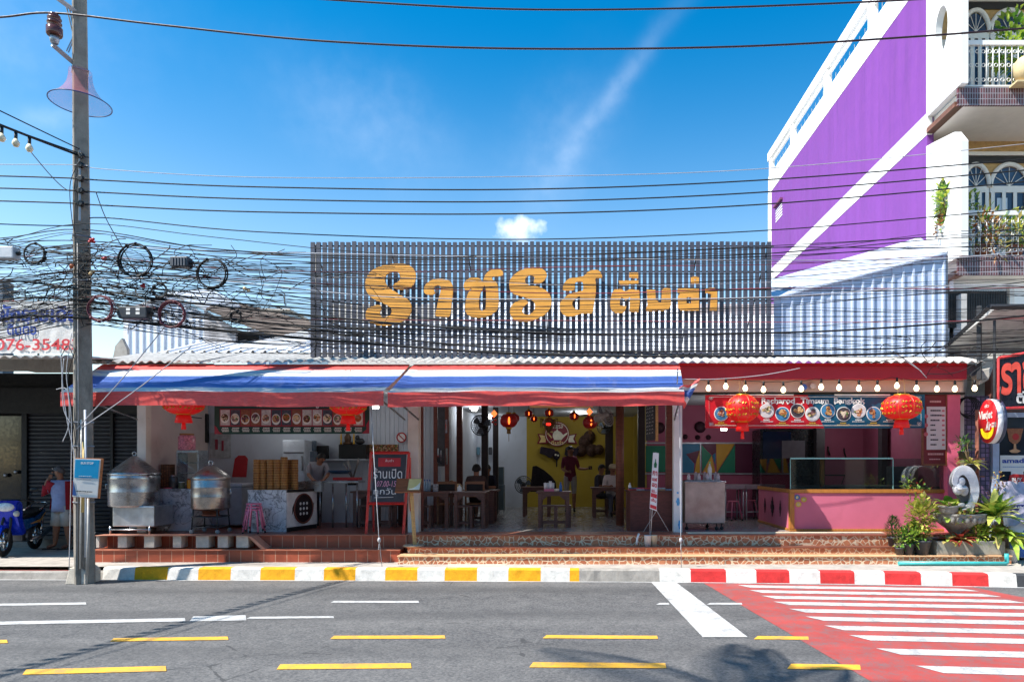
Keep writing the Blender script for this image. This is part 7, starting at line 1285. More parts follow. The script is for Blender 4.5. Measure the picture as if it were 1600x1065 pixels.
def conifer(m, x, y, z, rr_):
    for i in range(420):
        k = rr_.random(); zz_ = z + .0 + k * .36; rad = (.18 * (1 - k) ** .7 + .02) * (1 if k > .12 else .6); a = rr_.uniform(0, 6.28); q = rad * rr_.random() ** .4; m.leaf((x + q * math.cos(a), y + q * math.sin(a), zz_), (math.cos(a), math.sin(a), rr_.uniform(.5, 1.6)), rr_.uniform(.05, .09), .014, rr_.choice((2, 2, 0)), .1, .2, 2)
potted('small dark green conifer in a black pot on the middle step', 1396, 12.3, .46, .07, .10, .17, conifer, 1)
potted('tall yellow green shrub in the largest black pot', 1440, 12.02, .345, .10, .145, .26, lambda m, x, y, z, r: (bush(m, (x, y + .02, z + .42), (.25, .2, .36), 560, .10, .055, r, (3, 3, 3, 1, 5)), bush(m, (x - .05, y, z + .15), (.2, .16, .2), 130, .09, .05, r, (1, 3, 0))), 2, 7)
potted('low green bush in a small black pot beside the tall yellow shrub', 1419, 12.0, .345, .07, .095, .2, lambda m, x, y, z, r: bush(m, (x, y, z + .12), (.2, .16, .18), 260, .085, .05, r, (0, 1, 1, 2)), 3)
potted('tiny black pot with a young seedling at the front of the step', 1405, 11.98, .345, .05, .07, .13, lambda m, x, y, z, r: bush(m, (x + .02, y, z + .1), (.1, .1, .12), 60, .055, .03, r, (0, 1, 3)), 4, 3)
t = potted('lanky red stemmed bush behind the tall yellow shrub', 1432, 12.35, .46, .09, .12, .22, lambda m, x, y, z, r: (bush(m, (x - .02, y, z + .78), (.26, .18, .2), 70, .075, .035, r, (0, 1, 4)), bush(m, (x + .16, y, z + .55), (.16, .14, .2), 60, .07, .035, r, (4, 0, 4)), bush(m, (x - .15, y, z + .95), (.13, .1, .12), 40, .06, .035, r, (1, 0))), 5, 9)
potted('green hanging fern pot on the wooden trellis shelf', 1506, 12.75, Z(716, 12.75), .08, .1, .14, lambda m, x, y, z, r: (bush(m, (x, y, z + .12), (.18, .15, .16), 150, .09, .025, r, (2, 0)),), 6); potted('pale striped rosette plant just behind the top of the white fountain', 1517, 12.6, Z(736, 12.6), .08, .11, .14, lambda m, x, y, z, r: (rosette(m, (x, y, z), 22, .34, .05, r, (1, 3, 5), (.1, 1.2)),), 7)
TR = thing('trellis_post', 'reddish wooden trellis post with short cross shelves behind the fountain', 'post', (X(1528, 12.85), 12.85, .2)); m = MB(); m.tube([(X(1527, 12.85), 12.85, .2), (X(1527, 12.85), 12.85, Z(640, 12.85))], .042, 4); m.build('upright', wood('trellis_wood', (140, 84, 66), .6), TR)
for py in (706, 745): m = MB(); m.box(X(1496, 12.85), X(1531, 12.85), 12.7, 12.95, Z(py + 11.5, 12.85) if py < 720 else Z(py, 12.85), Z(py + 9.5, 12.85) if py < 720 else Z(py - 2, 12.85)); m.build('shelf', MC['trellis_wood'], TR)
d = 11.95; TRH = thing('planter_trough', 'mossy grey concrete planter trough on the lowest step', 'planter', (X(1517, d), d + .15, .345)); m = MB(); x0, x1 = X(1464, d), X(1571, d); m.box(x0, x1, d, d + .32, .347, Z(845, d)); m.build('trough', concrete('mossy_concrete', (150, 146, 134), .75, 2.2), TRH, bev=.012); m = MB(); m.box(x0 + .04, x1 - .04, d + .04, d + .28, Z(845, d) + .001, Z(845, d) + .012); m.build('soil', M('soil', (60, 46, 36), .95, bump=.6), TRH)
zs = Z(845, d) + .01
def inground(label, nm, px, y, z, spec, seed, cat='plant'):
    x = X(px, y); t = thing(nm, label, cat, (x, y, z), 'plants around the fountain'); m = MB(); spec(m, x, y, z, random.Random(seed)); m.build('leaves', LVS, t); m = MB(); m.tube([(x, y, z - .02), (x + .01, y, z + .1)], .015, 6); m.build('stem', STEM, t); return t
inground('red and yellow croton in the near end of the planter trough', 'croton_plant', 1500, 12.05, zs, lambda m, x, y, z, r: (rosette(m, (x, y, z), 34, .34, .1, r, (4, 5, 4, 1, 3), (.0, 1.2), .4), rosette(m, (x - .22, y, z - .02), 26, .27, .085, r, (4, 5, 1), (.0, 1.1), .4)), 11)
inground('small lime bush in the middle of the planter trough', 'lime_bush', 1533, 12.08, zs, lambda m, x, y, z, r: bush(m, (x, y, z + .11), (.22, .13, .17), 260, .08, .05, r, (1, 1, 3)), 12)
inground('large yellow green strap leaved plant rising at the far end of the trough', 'strap_leaf_plant', 1554, 12.2, zs, lambda m, x, y, z, r: (rosette(m, (x, y, z + .38), 58, .66, .13, r, (1, 3, 1, 3, 0), (.1, 1.4), .4), rosette(m, (x + .05, y, z + .1), 30, .5, .11, r, (3, 5, 1, 1), (-.2, .9), .5)), 13)
inground('drooping pale leaved plant spilling past the end of the trough', 'drooping_plant', 1581, 12.1, .62, lambda m, x, y, z, r: (rosette(m, (x, y, z), 34, .46, .11, r, (1, 3, 1), (-.1, 1.0), .6),), 14)
inground('brownish withered bush beside the plastic sheet', 'withered_bush', 1560, 12.45, .95, lambda m, x, y, z, r: (bush(m, (x, y, z + .3), (.2, .14, .38), 130, .075, .035, r, (5, 6, 3, 5)), bush(m, (x - .02, y, z + .72), (.1, .08, .14), 40, .06, .03, r, (5, 6))), 15)
FN = thing('fountain', 'white carved spiral fountain above a grey stone bowl', 'fountain', (X(1503, 12.2), 12.22, .345)); d = 12.2
STN_ = concrete('bowl_stone', (146, 142, 136), .6, 3, False); cx = X(1501, d); m = MB(); m.lathe([(.16, .345), (.12, .5), (.1, .66), (.2, .78), (.38, .93), (.44, 1.02), (.46, 1.06), (.41, 1.06), (.3, .98), (0, .95)], (cx, 12.3, 0), 30); m.build('bowl', STN_, FN)
m = MB()
for i in range(22): a = i * 2 * math.pi / 22; m.ball((cx + .40 * math.cos(a), 12.3 + .40 * math.sin(a), .965), (.05, .05, .075), 8, 6)
m.build('bowl_moulding', STN_, FN)
WST = concrete('fountain_white', (206, 206, 210), .3, 3, False)
cx2, cz2 = X(1507, d), Z(752, d)
outer = [(1487, 757), (1487.5, 744), (1494, 732), (1505, 727.5), (1516, 731), (1524, 743), (1528, 760), (1527, 776), (1521, 790), (1514, 798)]; inner = [(1506, 795), (1513, 783), (1515, 768), (1513, 755), (1508, 745), (1502, 741.5), (1496, 746), (1493, 757)]
oo = crom([(a, b, 0) for a, b in outer + inner], 3)
m = MB(); nn_ = len(oo); base_ = [Vector((X(p[0], d), 12.16 + .0 * p[1], Z(p[1], d))) for p in oo]; mid_ = [p + Vector((.07, .16, .012)) for p in base_]; bk_ = [p + Vector((.10, .30, -.01)) for p in base_]
for ring_ in (base_, mid_, bk_): m.v += [tuple(p) for p in ring_]
for k in range(2):
    for q_ in range(nn_): m.face((k * nn_ + q_, k * nn_ + (q_ + 1) % nn_, (k + 1) * nn_ + (q_ + 1) % nn_, (k + 1) * nn_ + q_), 0, True)
m.face(range(nn_)); m.face(range(3 * nn_ - 1, 2 * nn_ - 1, -1)); m.build('scroll', WST, FN)
m = MB(); m.prism([p + Vector((.06, .17, 0)) for p in base_[:29]], (0, .05, 0)); m.build('scroll_back', concrete('fountain_hollow_shade', (128, 130, 134), .4, 3, False), FN)  # greyer than the scroll: shade of the hollow put into the colour
m = MB(); m.ball((cx2 - .12, 12.2, cz2 - .13), (.09, .07, .11), 12, 8); m.ball((cx2 - .06, 12.2, cz2 + .0), (.07, .06, .08), 12, 8); m.ball((cx2 - .0, 12.22, cz2 - .16), (.08, .06, .1), 12, 8); m.build('carved_figure', WST, FN)
m = MB(); m.lathe([(.02, cz2 - .20), (.1, cz2 - .15), (.13, cz2 - .11), (.02, cz2 - .12)], (cx2 - .08, 12.2, 0), 16); m.build('cup', WST, FN)
m = MB(); m.lathe([(.12, 1.06), (.15, 1.10), (.155, 1.17), (.17, 1.18), (.17, 1.2), (.12, 1.19), (0, 1.17)], (X(1481, 12.1), 12.08, 0), 22); o = m.build('stone_pot', STN_, origin=(X(1481, 12.1), 12.08, 1.06)); tag(o, 'round grey stone pot sitting on the edge of the fountain bowl', 'pot')
for k, (px, py, r_) in enumerate(((1503, 789, .06), (1513, 792, .065), (1507, 796, .05))): m = MB(); m.ball((X(px, 12.05), 12.06, Z(py, 12.05)), (r_, r_ * .8, r_ * .75), 12, 8); tag(m.build('pebble', M('pebble', (190, 184, 172), .6, var=.2, scale=12), origin=(X(px, 12.05), 12.06, Z(py, 12.05))), ['rounded stone at the foot of the white scroll', 'larger pale stone nearest the strap leaved plant', 'lowest small stone on the fountain bowl'][k], 'stone', 'stones on the fountain bowl')
inground('broad pale green leaves behind the stone pot', 'broad_leaf_plant', 1484, 12.4, 1.12, lambda m, x, y, z, r: (rosette(m, (x, y, z), 22, .5, .2, r, (1, 0, 1, 3), (.0, 1.2), .5), rosette(m, (x + .24, y + .05, z), 12, .36, .14, r, (0, 1), (.2, 1.2), .4)), 16)
inground('small rosette growing in the round stone pot', 'pot_rosette', 1482, 12.08, 1.17, lambda m, x, y, z, r: (rosette(m, (x, y, z), 16, .17, .045, r, (4, 5, 1), (.1, 1.2), .4),), 17)
inground('orange and yellow leaves overhanging the fountain bowl', 'bowl_plant', 1510, 11.98, 1.03, lambda m, x, y, z, r: (bush(m, (x, y, z + .02), (.22, .09, .08), 70, .09, .05, r, (5, 3, 6, 1)), bush(m, (x - .12, y, z - .04), (.1, .06, .1), 30, .07, .04, r, (3, 1))), 18)
m = MB(); d = 11.72; m.tube([(X(1404, d), d, .235), (X(1572, d), d, .235), (X(1574, d), d + .01, .25), (X(1574.5, d), d + .03, .4)], .036, 12); tag(m.build('water_pipe', M('pvc_teal', (60, 160, 160), .35, var=.12), origin=(X(1490, d), d, .22)), 'teal plastic pipe lying along the pavement under the planter', 'pipe')
# ---------------------------------------------------------------- plants on the balconies
def balc_plant(label, px, d, z, spec, seed, potc=(150, 90, 70), h=.3, r=.16):
    x = X(px, d); t = thing('balcony_plant', label, 'plant', (x, d, z), 'plants on the balconies'); m = MB(); m.lathe([(r * .7, z), (r, z + h * .9), (r * 1.08, z + h), (r * .9, z + h), (0, z + h * .9)], (x, d, 0), 18); m.build('pot', M('pot_%d_%d_%d' % potc, potc, .7, var=.2), t); m = MB(); spec(m, x, d, z + h, random.Random(seed)); m.build('foliage', LVS, t); m = MB(); m.tube([(x, d, z + h * .8), (x + .03, d, z + h + .5)], [.02, .01], 6); m.build('stem', STEM, t)
balc_plant('tall leafy green tree-like plant on the upper balcony', 1586, 14.0, 9.37, lambda m, x, y, z, r: (bush(m, (x + .1, y, z + .9), (.5, .35, .75), 420, .17, .08, r, (1, 0, 1)), bush(m, (x - .25, y, z + .75), (.25, .2, .3), 90, .15, .07, r, (1, 1))), 31)
balc_plant('dry brown and green plant trailing over the lower balcony railing', 1533, 13.75, 6.02, lambda m, x, y, z, r: (bush(m, (x, y - .1, z + .35), (.5, .25, .42), 260, .15, .06, r, (6, 5, 1, 0)), bush(m, (x - .25, y, z + .9), (.2, .15, .3), 70, .13, .06, r, (0, 1)), bush(m, (x + .12, y - .28, z + .05), (.25, .08, .5), 90, .14, .05, r, (6, 6, 5))), 32)
balc_plant('dense yellow green bush filling the lower balcony beyond the dry plant', 1585, 13.75, 6.02, lambda m, x, y, z, r: (bush(m, (x, y - .1, z + .3), (.5, .25, .45), 300, .14, .06, r, (1, 5, 3, 0)),), 33)
m = MB(); x = X(1599, 13.4); m.lathe([(.14, 9.37), (.22, 9.55), (.23, 9.75), (.17, 9.82), (.14, 9.82), (0, 9.8)], (x, 13.3, 0), 22); m.box(x - .25, x + .3, 13.2, 13.44, 9.33, 9.365); tag(m.build('beige_jar', M('jar_beige', (206, 184, 140), .7), origin=(x, 13.3, 9.37)), 'round beige jar on the ledge of the upper balcony', 'jar')
t = thing('climbing_plant', 'yellow green climber growing through the lower oval opening', 'plant', (XS + .1, 14, 7.0), 'plants on the balconies'); m = MB(); rr_ = random.Random(5); bush(m, (XS + .02, 14.0, 7.35), (.12, .26, .42), 190, .14, .075, rr_, (1, 3, 1, 0)); bush(m, (XS - .02, 14.05, 6.85), (.06, .12, .3), 50, .12, .06, rr_, (1, 6)); m.build('foliage', LVS, t); m = MB(); m.tube([(XS + .25, 14, 6.1), (XS + .1, 14, 6.9), (XS + .02, 14, 7.4)], .014, 6); m.build('stem', STEM, t)
# ---------------------------------------------------------------- utility pole
PD = 11.1; PL = thing('utility_pole', 'weathered square concrete utility pole standing at the kerb', 'pole', (X(130, PD), PD, 0)); PX = X(131, PD)
def pole_c(z): return Vector((PX - .085 * z / 9.5, PD + .02, z))
m = MB(); n = 24; ang = R(38)
for i in range(n + 1):
    z = 10.0 * i / n; c = pole_c(z); hw = .14 - .052 * z / 11.5; ch = hw * .16
    for a, b in ((1, .84), (.84, 1), (-.84, 1), (-1, .84), (-1, -.84), (-.84, -1), (.84, -1), (1, -.84)): x, y = a * hw, b * hw; m.v.append((c.x + x * math.cos(ang) - y * math.sin(ang), c.y + x * math.sin(ang) + y * math.cos(ang), z))
for i in range(n):
    for j in range(8): m.face((i * 8 + j, i * 8 + (j + 1) % 8, (i + 1) * 8 + (j + 1) % 8, (i + 1) * 8 + j))
m.face(range(n * 8, n * 8 + 8)); m.build('shaft', POLEC, PL)
m = MB(); x0 = X(103, 11.0); m.prism([(x0, 10.98, 0), (X(135, 11), 10.98, 0), (X(135, 11), 10.98, .2), (X(128, 11), 10.98, .27), (X(109, 11), 10.98, .27)], (0, .36, 0)); m.build('footing', concrete('footing_concrete', (206, 196, 182), .45, 4, False), PL, bev=.012)
fdir = Vector((-math.sin(R(52)), -math.cos(R(52)), 0))                        # outward normal of the sunlit face
m = MB()
for i in range(26): z = 2.9 + i * .27; c = pole_c(z) + fdir * (.14 - .052 * z / 11.5 + .001); s = Vector((-fdir.y, fdir.x, 0)); m.prism([c + s * (.012 * math.cos(k * .785)) + Vector((0, 0, .012 * math.sin(k * .785))) for k in range(8)], fdir * .002)
m.build('bolt_holes', M('hole_black', (14, 13, 12), .9), PL)
GALV = M('galvanised', (158, 164, 172), .45, .6, var=.15)
def ppt(px, py, d=None): d = d or PD; return Vector((X(px, d), d, Z(py, d)))
for a, b, pz_ in (((82, 70), (124, 106), 0), ((88, -4), (126, 24), 0)): m = MB(); p, q = ppt(*a, 10.75), ppt(*b, 11.12); m.tube([p, q], .045, 4); m.build('crossarm', GALV, PL)
for a, b in (((107, 6), (116, 50)), ((104, 12), (113, 49)), ((104, 80), (115, 57)), ((107, 82), (117, 58))): m = MB(); m.tube([ppt(*a, 10.95), ppt(*b, 11.08)], .012, 4); m.build('brace', GALV, PL)
ic = ppt(85, 62, 10.75); BRN = M('porcelain_brown', (92, 52, 46), .2, var=.15); u = 1 / F * 10.75; pr_ = [(5, 0), (5, -8)]
m = MB(); m.lathe([(u * 5, -u * 6), (u * 6.5, 0), (u * 6.5, u * 4)], tuple(ic), 18); m.build('insulator_cap', GALV, PL)
m = MB(); m.lathe([(u * 10, u * 6), (u * 11, u * 8), (u * 11, u * 18), (u * 8, u * 20), (u * 6, u * 22), (u * 10, u * 24), (u * 10, u * 26), (u * 6, u * 28), (u * 9.5, u * 31), (u * 9.5, u * 33), (u * 5, u * 35), (u * 8, u * 37), (u * 4, u * 41), (0, u * 42)], tuple(ic), 24); m.build('insulator', BRN, PL)
for py in (243, 258, 279, 298, 318): m = MB(); c = ppt(126.5, py, 10.98); m.lathe([(.035, -.03), (.05, -.02), (.03, 0), (.05, .02), (.035, .03)], tuple(c), 14, axis='y'); m.tube([c + Vector((-.07, 0, 0)), c + Vector((.09, .05, -.01))], .012, 5); m.build('spool_insulator', BLACK, PL)
m = MB(); m.tube([ppt(124.5, 236, 10.99), ppt(124.5, 345, 10.99)], .018, 4); m.build('spool_rack', GALV, PL)
for py in (111, 371, 440, 660, 697, 784):
    z = Z(py, PD); c = pole_c(z); hw = .145 - .052 * z / 11.5; m = MB(); m.tube([(c.x + a * hw * math.cos(ang) - b * hw * math.sin(ang), c.y + a * hw * math.sin(ang) + b * hw * math.cos(ang), z) for a, b in ((1, 1), (-1, 1), (-1, -1), (1, -1))], .012, 4, closed=True); m.build('strap', GALV, PL)
for k, (pa, pb, c, rr_) in enumerate((((127, 655), (125, 888), (206, 200, 190), .014), ((131, 690), (129, 800), (206, 176, 110), .02), ((133, 640), (134, 870), (190, 196, 204), .017), ((138, 778), (136, 898), (170, 166, 160), .022), ((121, 380), (121.5, 890), (150, 148, 146), .008))):
    m = MB(); p, q = ppt(*pa, 10.97), ppt(*pb, 10.95); m.tube([p, p.lerp(q, .5) + Vector((.012, 0, 0)), q], rr_, 8); m.build('conduit', M('conduit_%d' % k, c, .5, dirt=.3), PL)
# pinkish net cone round the shaft
NETM = NT('net_pink'); tr_ = NETM.n('ShaderNodeBsdfTransparent'); NETM.fin(lin((190, 96, 110)), .7); msx = NETM.n('ShaderNodeMixShader', {0: .24, 1: tr_.outputs[0], 2: NETM.b.outputs[0]}); NETM.t.links.new(msx.outputs[0], NETM.t.nodes['Material Output'].inputs[0]); NETM = NETM.m
NC = thing('net_cone', 'translucent pink net cone flaring around the utility pole', 'guard', tuple(pole_c(Z(160, PD)))); c = pole_c(Z(150, PD)); m = MB(); zt_, zb_ = Z(110, PD), Z(161, PD); R1 = .43
for i in range(11):
    u = i / 10; rr_ = .16 + (R1 - .16) * u ** 2.6
    for j in range(40): a = j * math.pi / 20; m.v.append((c.x + rr_ * math.cos(a), c.y + rr_ * math.sin(a), zt_ + (zb_ - zt_) * u))
for i in range(10):
    for j in range(40): m.face((i * 40 + j, i * 40 + (j + 1) % 40, i * 40 + 40 + (j + 1) % 40, i * 40 + 40 + j), 0, True)
m.build('net', NETM, NC); m = MB(); m.ring((c.x, c.y, zb_), R1, .009, 40, 6, 'z'); m.build('rim', M('rim_blue', (40, 60, 110), .5), NC)
# bus stop board strapped to the pole
BS = thing('bus_stop_sign', 'small blue and white bus stop board strapped to the utility pole', 'sign', (X(135, 10.9), 10.9, Z(777, 10.9))); d = 10.78
q = [(113, 775.5), (151.5, 777.5), (157, 717), (116.5, 716)]
def onbs(u, v): p = Vector((*q[0], 0)).lerp(Vector((*q[1], 0)), u).lerp(Vector((*q[3], 0)).lerp(Vector((*q[2], 0)), u), v); return Vector((X(p.x, d - .0 + .1 * u), d + .1 * u, Z(p.y, d + .1 * u)))
def bsq(u0, u1, v0, v1, o, mt, nm, th=.004): m = MB(); m.prism([onbs(u0, v0) + Vector((0, o, 0)), onbs(u1, v0) + Vector((0, o, 0)), onbs(u1, v1) + Vector((0, o, 0)), onbs(u0, v1) + Vector((0, o, 0))], (0, th, 0)); return m.build(nm, mt, BS)
bsq(0, 1.0, 0, 1, 0, INKW, 'panel', .012); bsq(.04, .97, .5, .975, -.005, M('sign_cyan', (20, 150, 196), .4, var=.06), 'blue_field'); bsq(.02, 1.06, -.01, 1.02, .0125, wood('board_edge', (186, 116, 70), .6), 'backing_board', .03)
m = MB(); m.prism([onbs(.01, .04) + Vector((0, -.006, 0)), onbs(.17, .03) + Vector((0, -.006, 0)), onbs(.06, .3) + Vector((0, -.006, 0)), onbs(.02, .4) + Vector((0, -.006, 0))], (0, .004, 0)); m.build('blue_patch', M('patch_blue', (50, 90, 150), .5), BS)
m = MB(); text(m, 'BUS STOP', .27, .76, .86, .92, 0, bold=.03, fn=lambda p: tuple(onbs(p[0], p[2]) + Vector((0, -.009, 0)))); m.build('lettering', INKW, BS)
def bsprint(v, u0, u1, h, mt, seed):
    m = MB(); r_ = random.Random(seed); u = u0
    while u < u1: w = r_.uniform(.03, .09); m.prism([onbs(a, b) + Vector((0, -.009, 0)) for a, b in ((u, v), (min(u1, u + w), v), (min(u1, u + w), v + h), (u, v + h))], (0, .003, 0)); u += w + .02
    m.build('small_print', mt, BS)
bsprint(.54, .22, .72, .014, INKW, 1); bsprint(.14, .16, .8, .022, DARK, 2); bsprint(.1, .26, .66, .012, M('print_grey', (150, 150, 156), .6), 3); bsprint(.46, .26, .7, .012, MC['print_grey'], 4)
# ---------------------------------------------------------------- overhead cables
def ospl(pts, n=6):
    out = []; k = len(pts)
    for i in range(k - 1):
        p0, p1, p2, p3 = pts[max(0, i - 1)], pts[i], pts[i + 1], pts[min(k - 1, i + 2)]
        for q_ in range(n): t_ = q_ / n; out.append(.5 * ((2 * p1) + (p2 - p0) * t_ + (2 * p0 - 5 * p1 + 4 * p2 - p3) * t_ * t_ + (3 * p1 - p0 - 3 * p2 + p3) * t_ ** 3))
    return out + [pts[-1]]
def cable(px_pts, r, mt, label, group=None, d=PD, dd=None, n=8, cat='cable', nm='overhead_cable'):
    P = [Vector((X(a, d + (dd or 0) * i), d + (dd or 0) * i, Z(b, d + (dd or 0) * i))) for i, (a, b) in enumerate(px_pts)]; m = MB(); m.tube(ospl(P, n), r, 5); tag(m.build(nm, mt, origin=tuple(P[0])), label, cat, group)
CPUR = M('cable_dark_red', (48, 26, 34), .5)
cable([(-120, 31), (0, 27), (85, 20.5), (250, 39), (500, 64), (800, 76), (1150, 73), (1450, 56), (1700, 36)], .016, CPUR, 'thick dark line over the sky carried by the brown insulator', d=10.75)
cable([(380, -12), (520, 0), (800, 14.5), (1100, 12.5), (1400, 1), (1520, -8)], .015, CPUR, 'thick dark line just below the top edge of the view', d=10.75)
MID = [([(-120, 256), (0, 257), (126, 258)], [(126, 258), (165, 264.5), (400, 277), (800, 276), (1180, 264.5), (1600, 225), (1750, 206)], .006, GREYC, 'thin pale grey line, highest of the four across the sky'), ([(-120, 273), (0, 275), (126, 279)], [(126, 279), (165, 282), (400, 292), (800, 296), (1180, 282), (1600, 249), (1750, 234)], .011, CABLE, 'black line second below the pale grey one'), ([(-120, 292), (0, 294), (126, 298)], [(126, 298), (165, 301), (400, 311), (800, 315), (1180, 301), (1600, 266), (1750, 252)], .011, CABLE, 'black line third below the pale grey one'), ([(-120, 312), (0, 314), (126, 318)], [(126, 318), (165, 321), (400, 331), (800, 334), (1180, 320), (1600, 284), (1750, 268)], .011, CABLE, 'lowest of the four lines across the sky')]
for lft, rgt, r_, mt, lb in MID: cable(lft[:-1] + rgt, r_, mt, lb, 'four lines on the spool insulators', d=10.98)
cable([(-120, 343), (0, 350), (122, 352), (160, 340), (400, 362), (800, 374), (1180, 361), (1500, 335), (1700, 316)], .009, CABLE, 'single black cable skimming the top of the slatted sign')
rw = random.Random(21); NCAB = 46
for i in range(NCAB):
    f = i / (NCAB - 1) ; j = lambda s: rw.uniform(-s, s); yp = 356 + 150 * f ** .9 + j(10); mt, lb, gp = CABLE, 'black cable in the sagging bundle strung in front of the slatted sign', 'sagging telephone cables'
    if i in (5, 14, 22): mt, lb, gp = GREYC, ['pale grey cable near the top of the sagging bundle', 'pale grey cable across the middle of the golden letters', 'pale grey cable low in the sagging bundle'][(5, 14, 22).index(i)], None
    if i in (9, 19, 31): mt, lb, gp = REDC, ['thin red cable crossing the upper golden letters', 'thin red cable crossing the lower golden letters', 'thin red cable below the golden letters'][(9, 19, 31).index(i)], None
    r_ = rw.choice((.0035, .004, .005, .006, .008)); ys = [372 + 165 * f + j(14), 376 + 150 * f + j(10), yp, 378 + 150 * f + j(14), 390 + 158 * f + j(10), 392 + 160 * f + j(8), 384 + 168 * f + j(9), 366 + 186 * f + j(16), 350 + 200 * f + j(18)]
    cable(list(zip((-140, 0, 131, 330, 600, 900, 1200, 1500, 1720), ys)), r_, mt, lb, gp, d=PD - .02 + rw.uniform(-.22, .1) * .5, n=5)
for k, (ys, r_) in enumerate((([560, 500, 497, 520, 552, 556, 550, 546], .02), ([470, 440, 452, 482, 518, 520, 505, 480], .016), ([520, 470, 470, 500, 545, 547, 541, 520], .014))):
    cable(list(zip((-140, 0, 131, 380, 800, 1200, 1480, 1720), ys)), r_, CABLE, ['thickest black cable bundle running just above the awning', 'thick black cable bundle rising toward the purple building', 'second thick bundle just above the corrugated roof edge'][k], d=10.95)
# branch lines up to the next pole across the street, with hanging bulbs
A_ = Vector((PX, 11.0, 6.9))
for k, (off, r_, sg) in enumerate(((0, .02, .25), (.35, .01, .1), (.12, .009, .35))):
    p = catenary(A_ + Vector((0, 0, off * .3)), Vector((-10.6, 2.2, 7.25 + off)), sg, 24); m = MB(); m.tube(p, r_, 6); tag(m.build('overhead_cable', CABLE, origin=tuple(p[0])), ['thick cable leading across the street with hanging bulbs', 'upper thin cable leading across the street from the pole', 'lower thin cable leading across the street from the pole'][k], 'cable')
    if k == 0: MAINP = p
SB = thing('bulb_string', 'unlit bulbs hanging from the cable that crosses the street', 'lights', tuple(MAINP[0])); 
for i in range(2, 25):
    for fr in (0, .5):
        if i == 24 and fr: continue
        p = MAINP[i].lerp(MAINP[min(24, i + 1)], fr) + Vector((0, 0, -.02)); m = MB(); m.lathe([(.022, 0), (.022, -.09), (.015, -.1)], tuple(p), 8); sk = m.build('socket', BLACK, SB); m = MB(); m.lathe([(.018, -.09), (.045, -.14), (.05, -.17), (.03, -.21), (0, -.215)], tuple(p), 12); m.build('bulb', M('bulb_cream', (226, 212, 180), .25), sk)
cable([(42, 230), (80, 275), (105, 297), (120, 296)], .007, CABLE, 'slack black wire looping down to the pole below the hanging bulbs', d=10.9); cable([(150, 300), (165, 340), (190, 385), (215, 430)], .007, CABLE, 'straight black wire dropping away from the spool rack', d=11.0)
for k, pts in enumerate(([(128, 245), (110, 285), (112, 340), (119, 372)], [(126, 250), (116, 290), (116, 350), (118, 400)])): cable(pts, .006, CABLE, ['outer slack wire hanging beside the spool rack', 'inner slack wire hanging beside the spool rack'][k], d=10.9)
# coils and boxes
def coil(label, px, py, rp, mt, d=10.9, n=5, seed=1):
    rr_ = random.Random(seed); t = MB(); c = Vector((X(px, d), d, Z(py, d)))
    for k in range(n): r_ = (rp + rr_.uniform(-1.6, 1.2)) / F * d; o = Vector((rr_.uniform(-.01, .01), -.02 + .012 * k, rr_.uniform(-.012, .012))); t.ring(tuple(c + o), r_, .0075, 30, 5, 'y', 0, r_ * rr_.uniform(.94, 1.04))
    for k in range(5): a = rr_.uniform(0, 6.28); b = c + Vector((math.cos(a), 0, math.sin(a))) * rp / F * d; t.ball(tuple(b), (.025, .04, .025), 8, 6)
    tag(t.build('cable_coil', mt, origin=tuple(c)), label, 'coil', 'coiled cables on the wires')
CRED = M('coil_maroon', (104, 44, 54), .5, var=.25)
for a in (('small loose black coil hanging beyond the pole toward the banner', 54, 397, 16.5, CABLE, 10.72, 4, 1), ('largest black coil with pale ties next to the pole', 210, 406, 25.5, CABLE, 10.72, 7, 2), ('black coil hanging beside the grey splice box', 331, 427, 23, CABLE, 10.72, 6, 3), ('reddish coil hanging on the face of the pole', 157, 482, 20, CRED, 10.68, 5, 4), ('maroon coil hanging in front of the white shed', 268, 491, 20, CRED, 10.72, 6, 5), ('small thin coil above the maroon one', 250, 454, 11, CABLE, 10.72, 3, 6), ('small thin coil before the brown shed roof', 369, 495, 9, CABLE, 10.72, 3, 7)): coil(*a)
for k, (px0, px1, py0, py1, c, lb) in enumerate(((-18, 20, 384, 403, (190, 192, 196), 'pale metal splice box on the wires above the banner'), (265, 293, 400, 416, (66, 68, 74), 'ribbed grey splice box between two black coils'), (184, 229, 478, 497, (44, 45, 50), 'black splice box with arrow marks before the white shed'))):
    d = 10.72; t = thing('splice_box', lb, 'box', (X((px0 + px1) / 2, d), d, Z(py1, d)), 'splice boxes on the wires'); m = MB(); m.pbox(px0, px1, py0, py1, d, .16); m.build('body', M('splice_%d' % k, c, .45), t, bev=.02); m = MB(); m.tube([(X(px0 - 5, d), d + .08, Z((py0 + py1) / 2, d)), (X(px1 + 5, d), d + .08, Z((py0 + py1) / 2, d))], .03, 8); m.build('end_cap', BLACK, t)
    if k == 2:
        m = MB()
        for px in (197, 212): m.ppoly([(px, 481), (px + 6, 481), (px + 6, 485), (px, 485)], d - .004, .003); m.ppoly([(px, 487), (px + 6, 487), (px + 6, 491), (px, 491)], d - .004, .003)
        m.build('white_mark', INKW, t)
    if k == 1:
        m = MB(); [m.pbox(268 + i * 4.6, 270 + i * 4.6, 401.5, 414.5, d - .012, .01) for i in range(5)]; m.build('fin', M('splice_fin', (90, 92, 98), .5), t)
rt_ = random.Random(9); m = MB(); mred = MB()
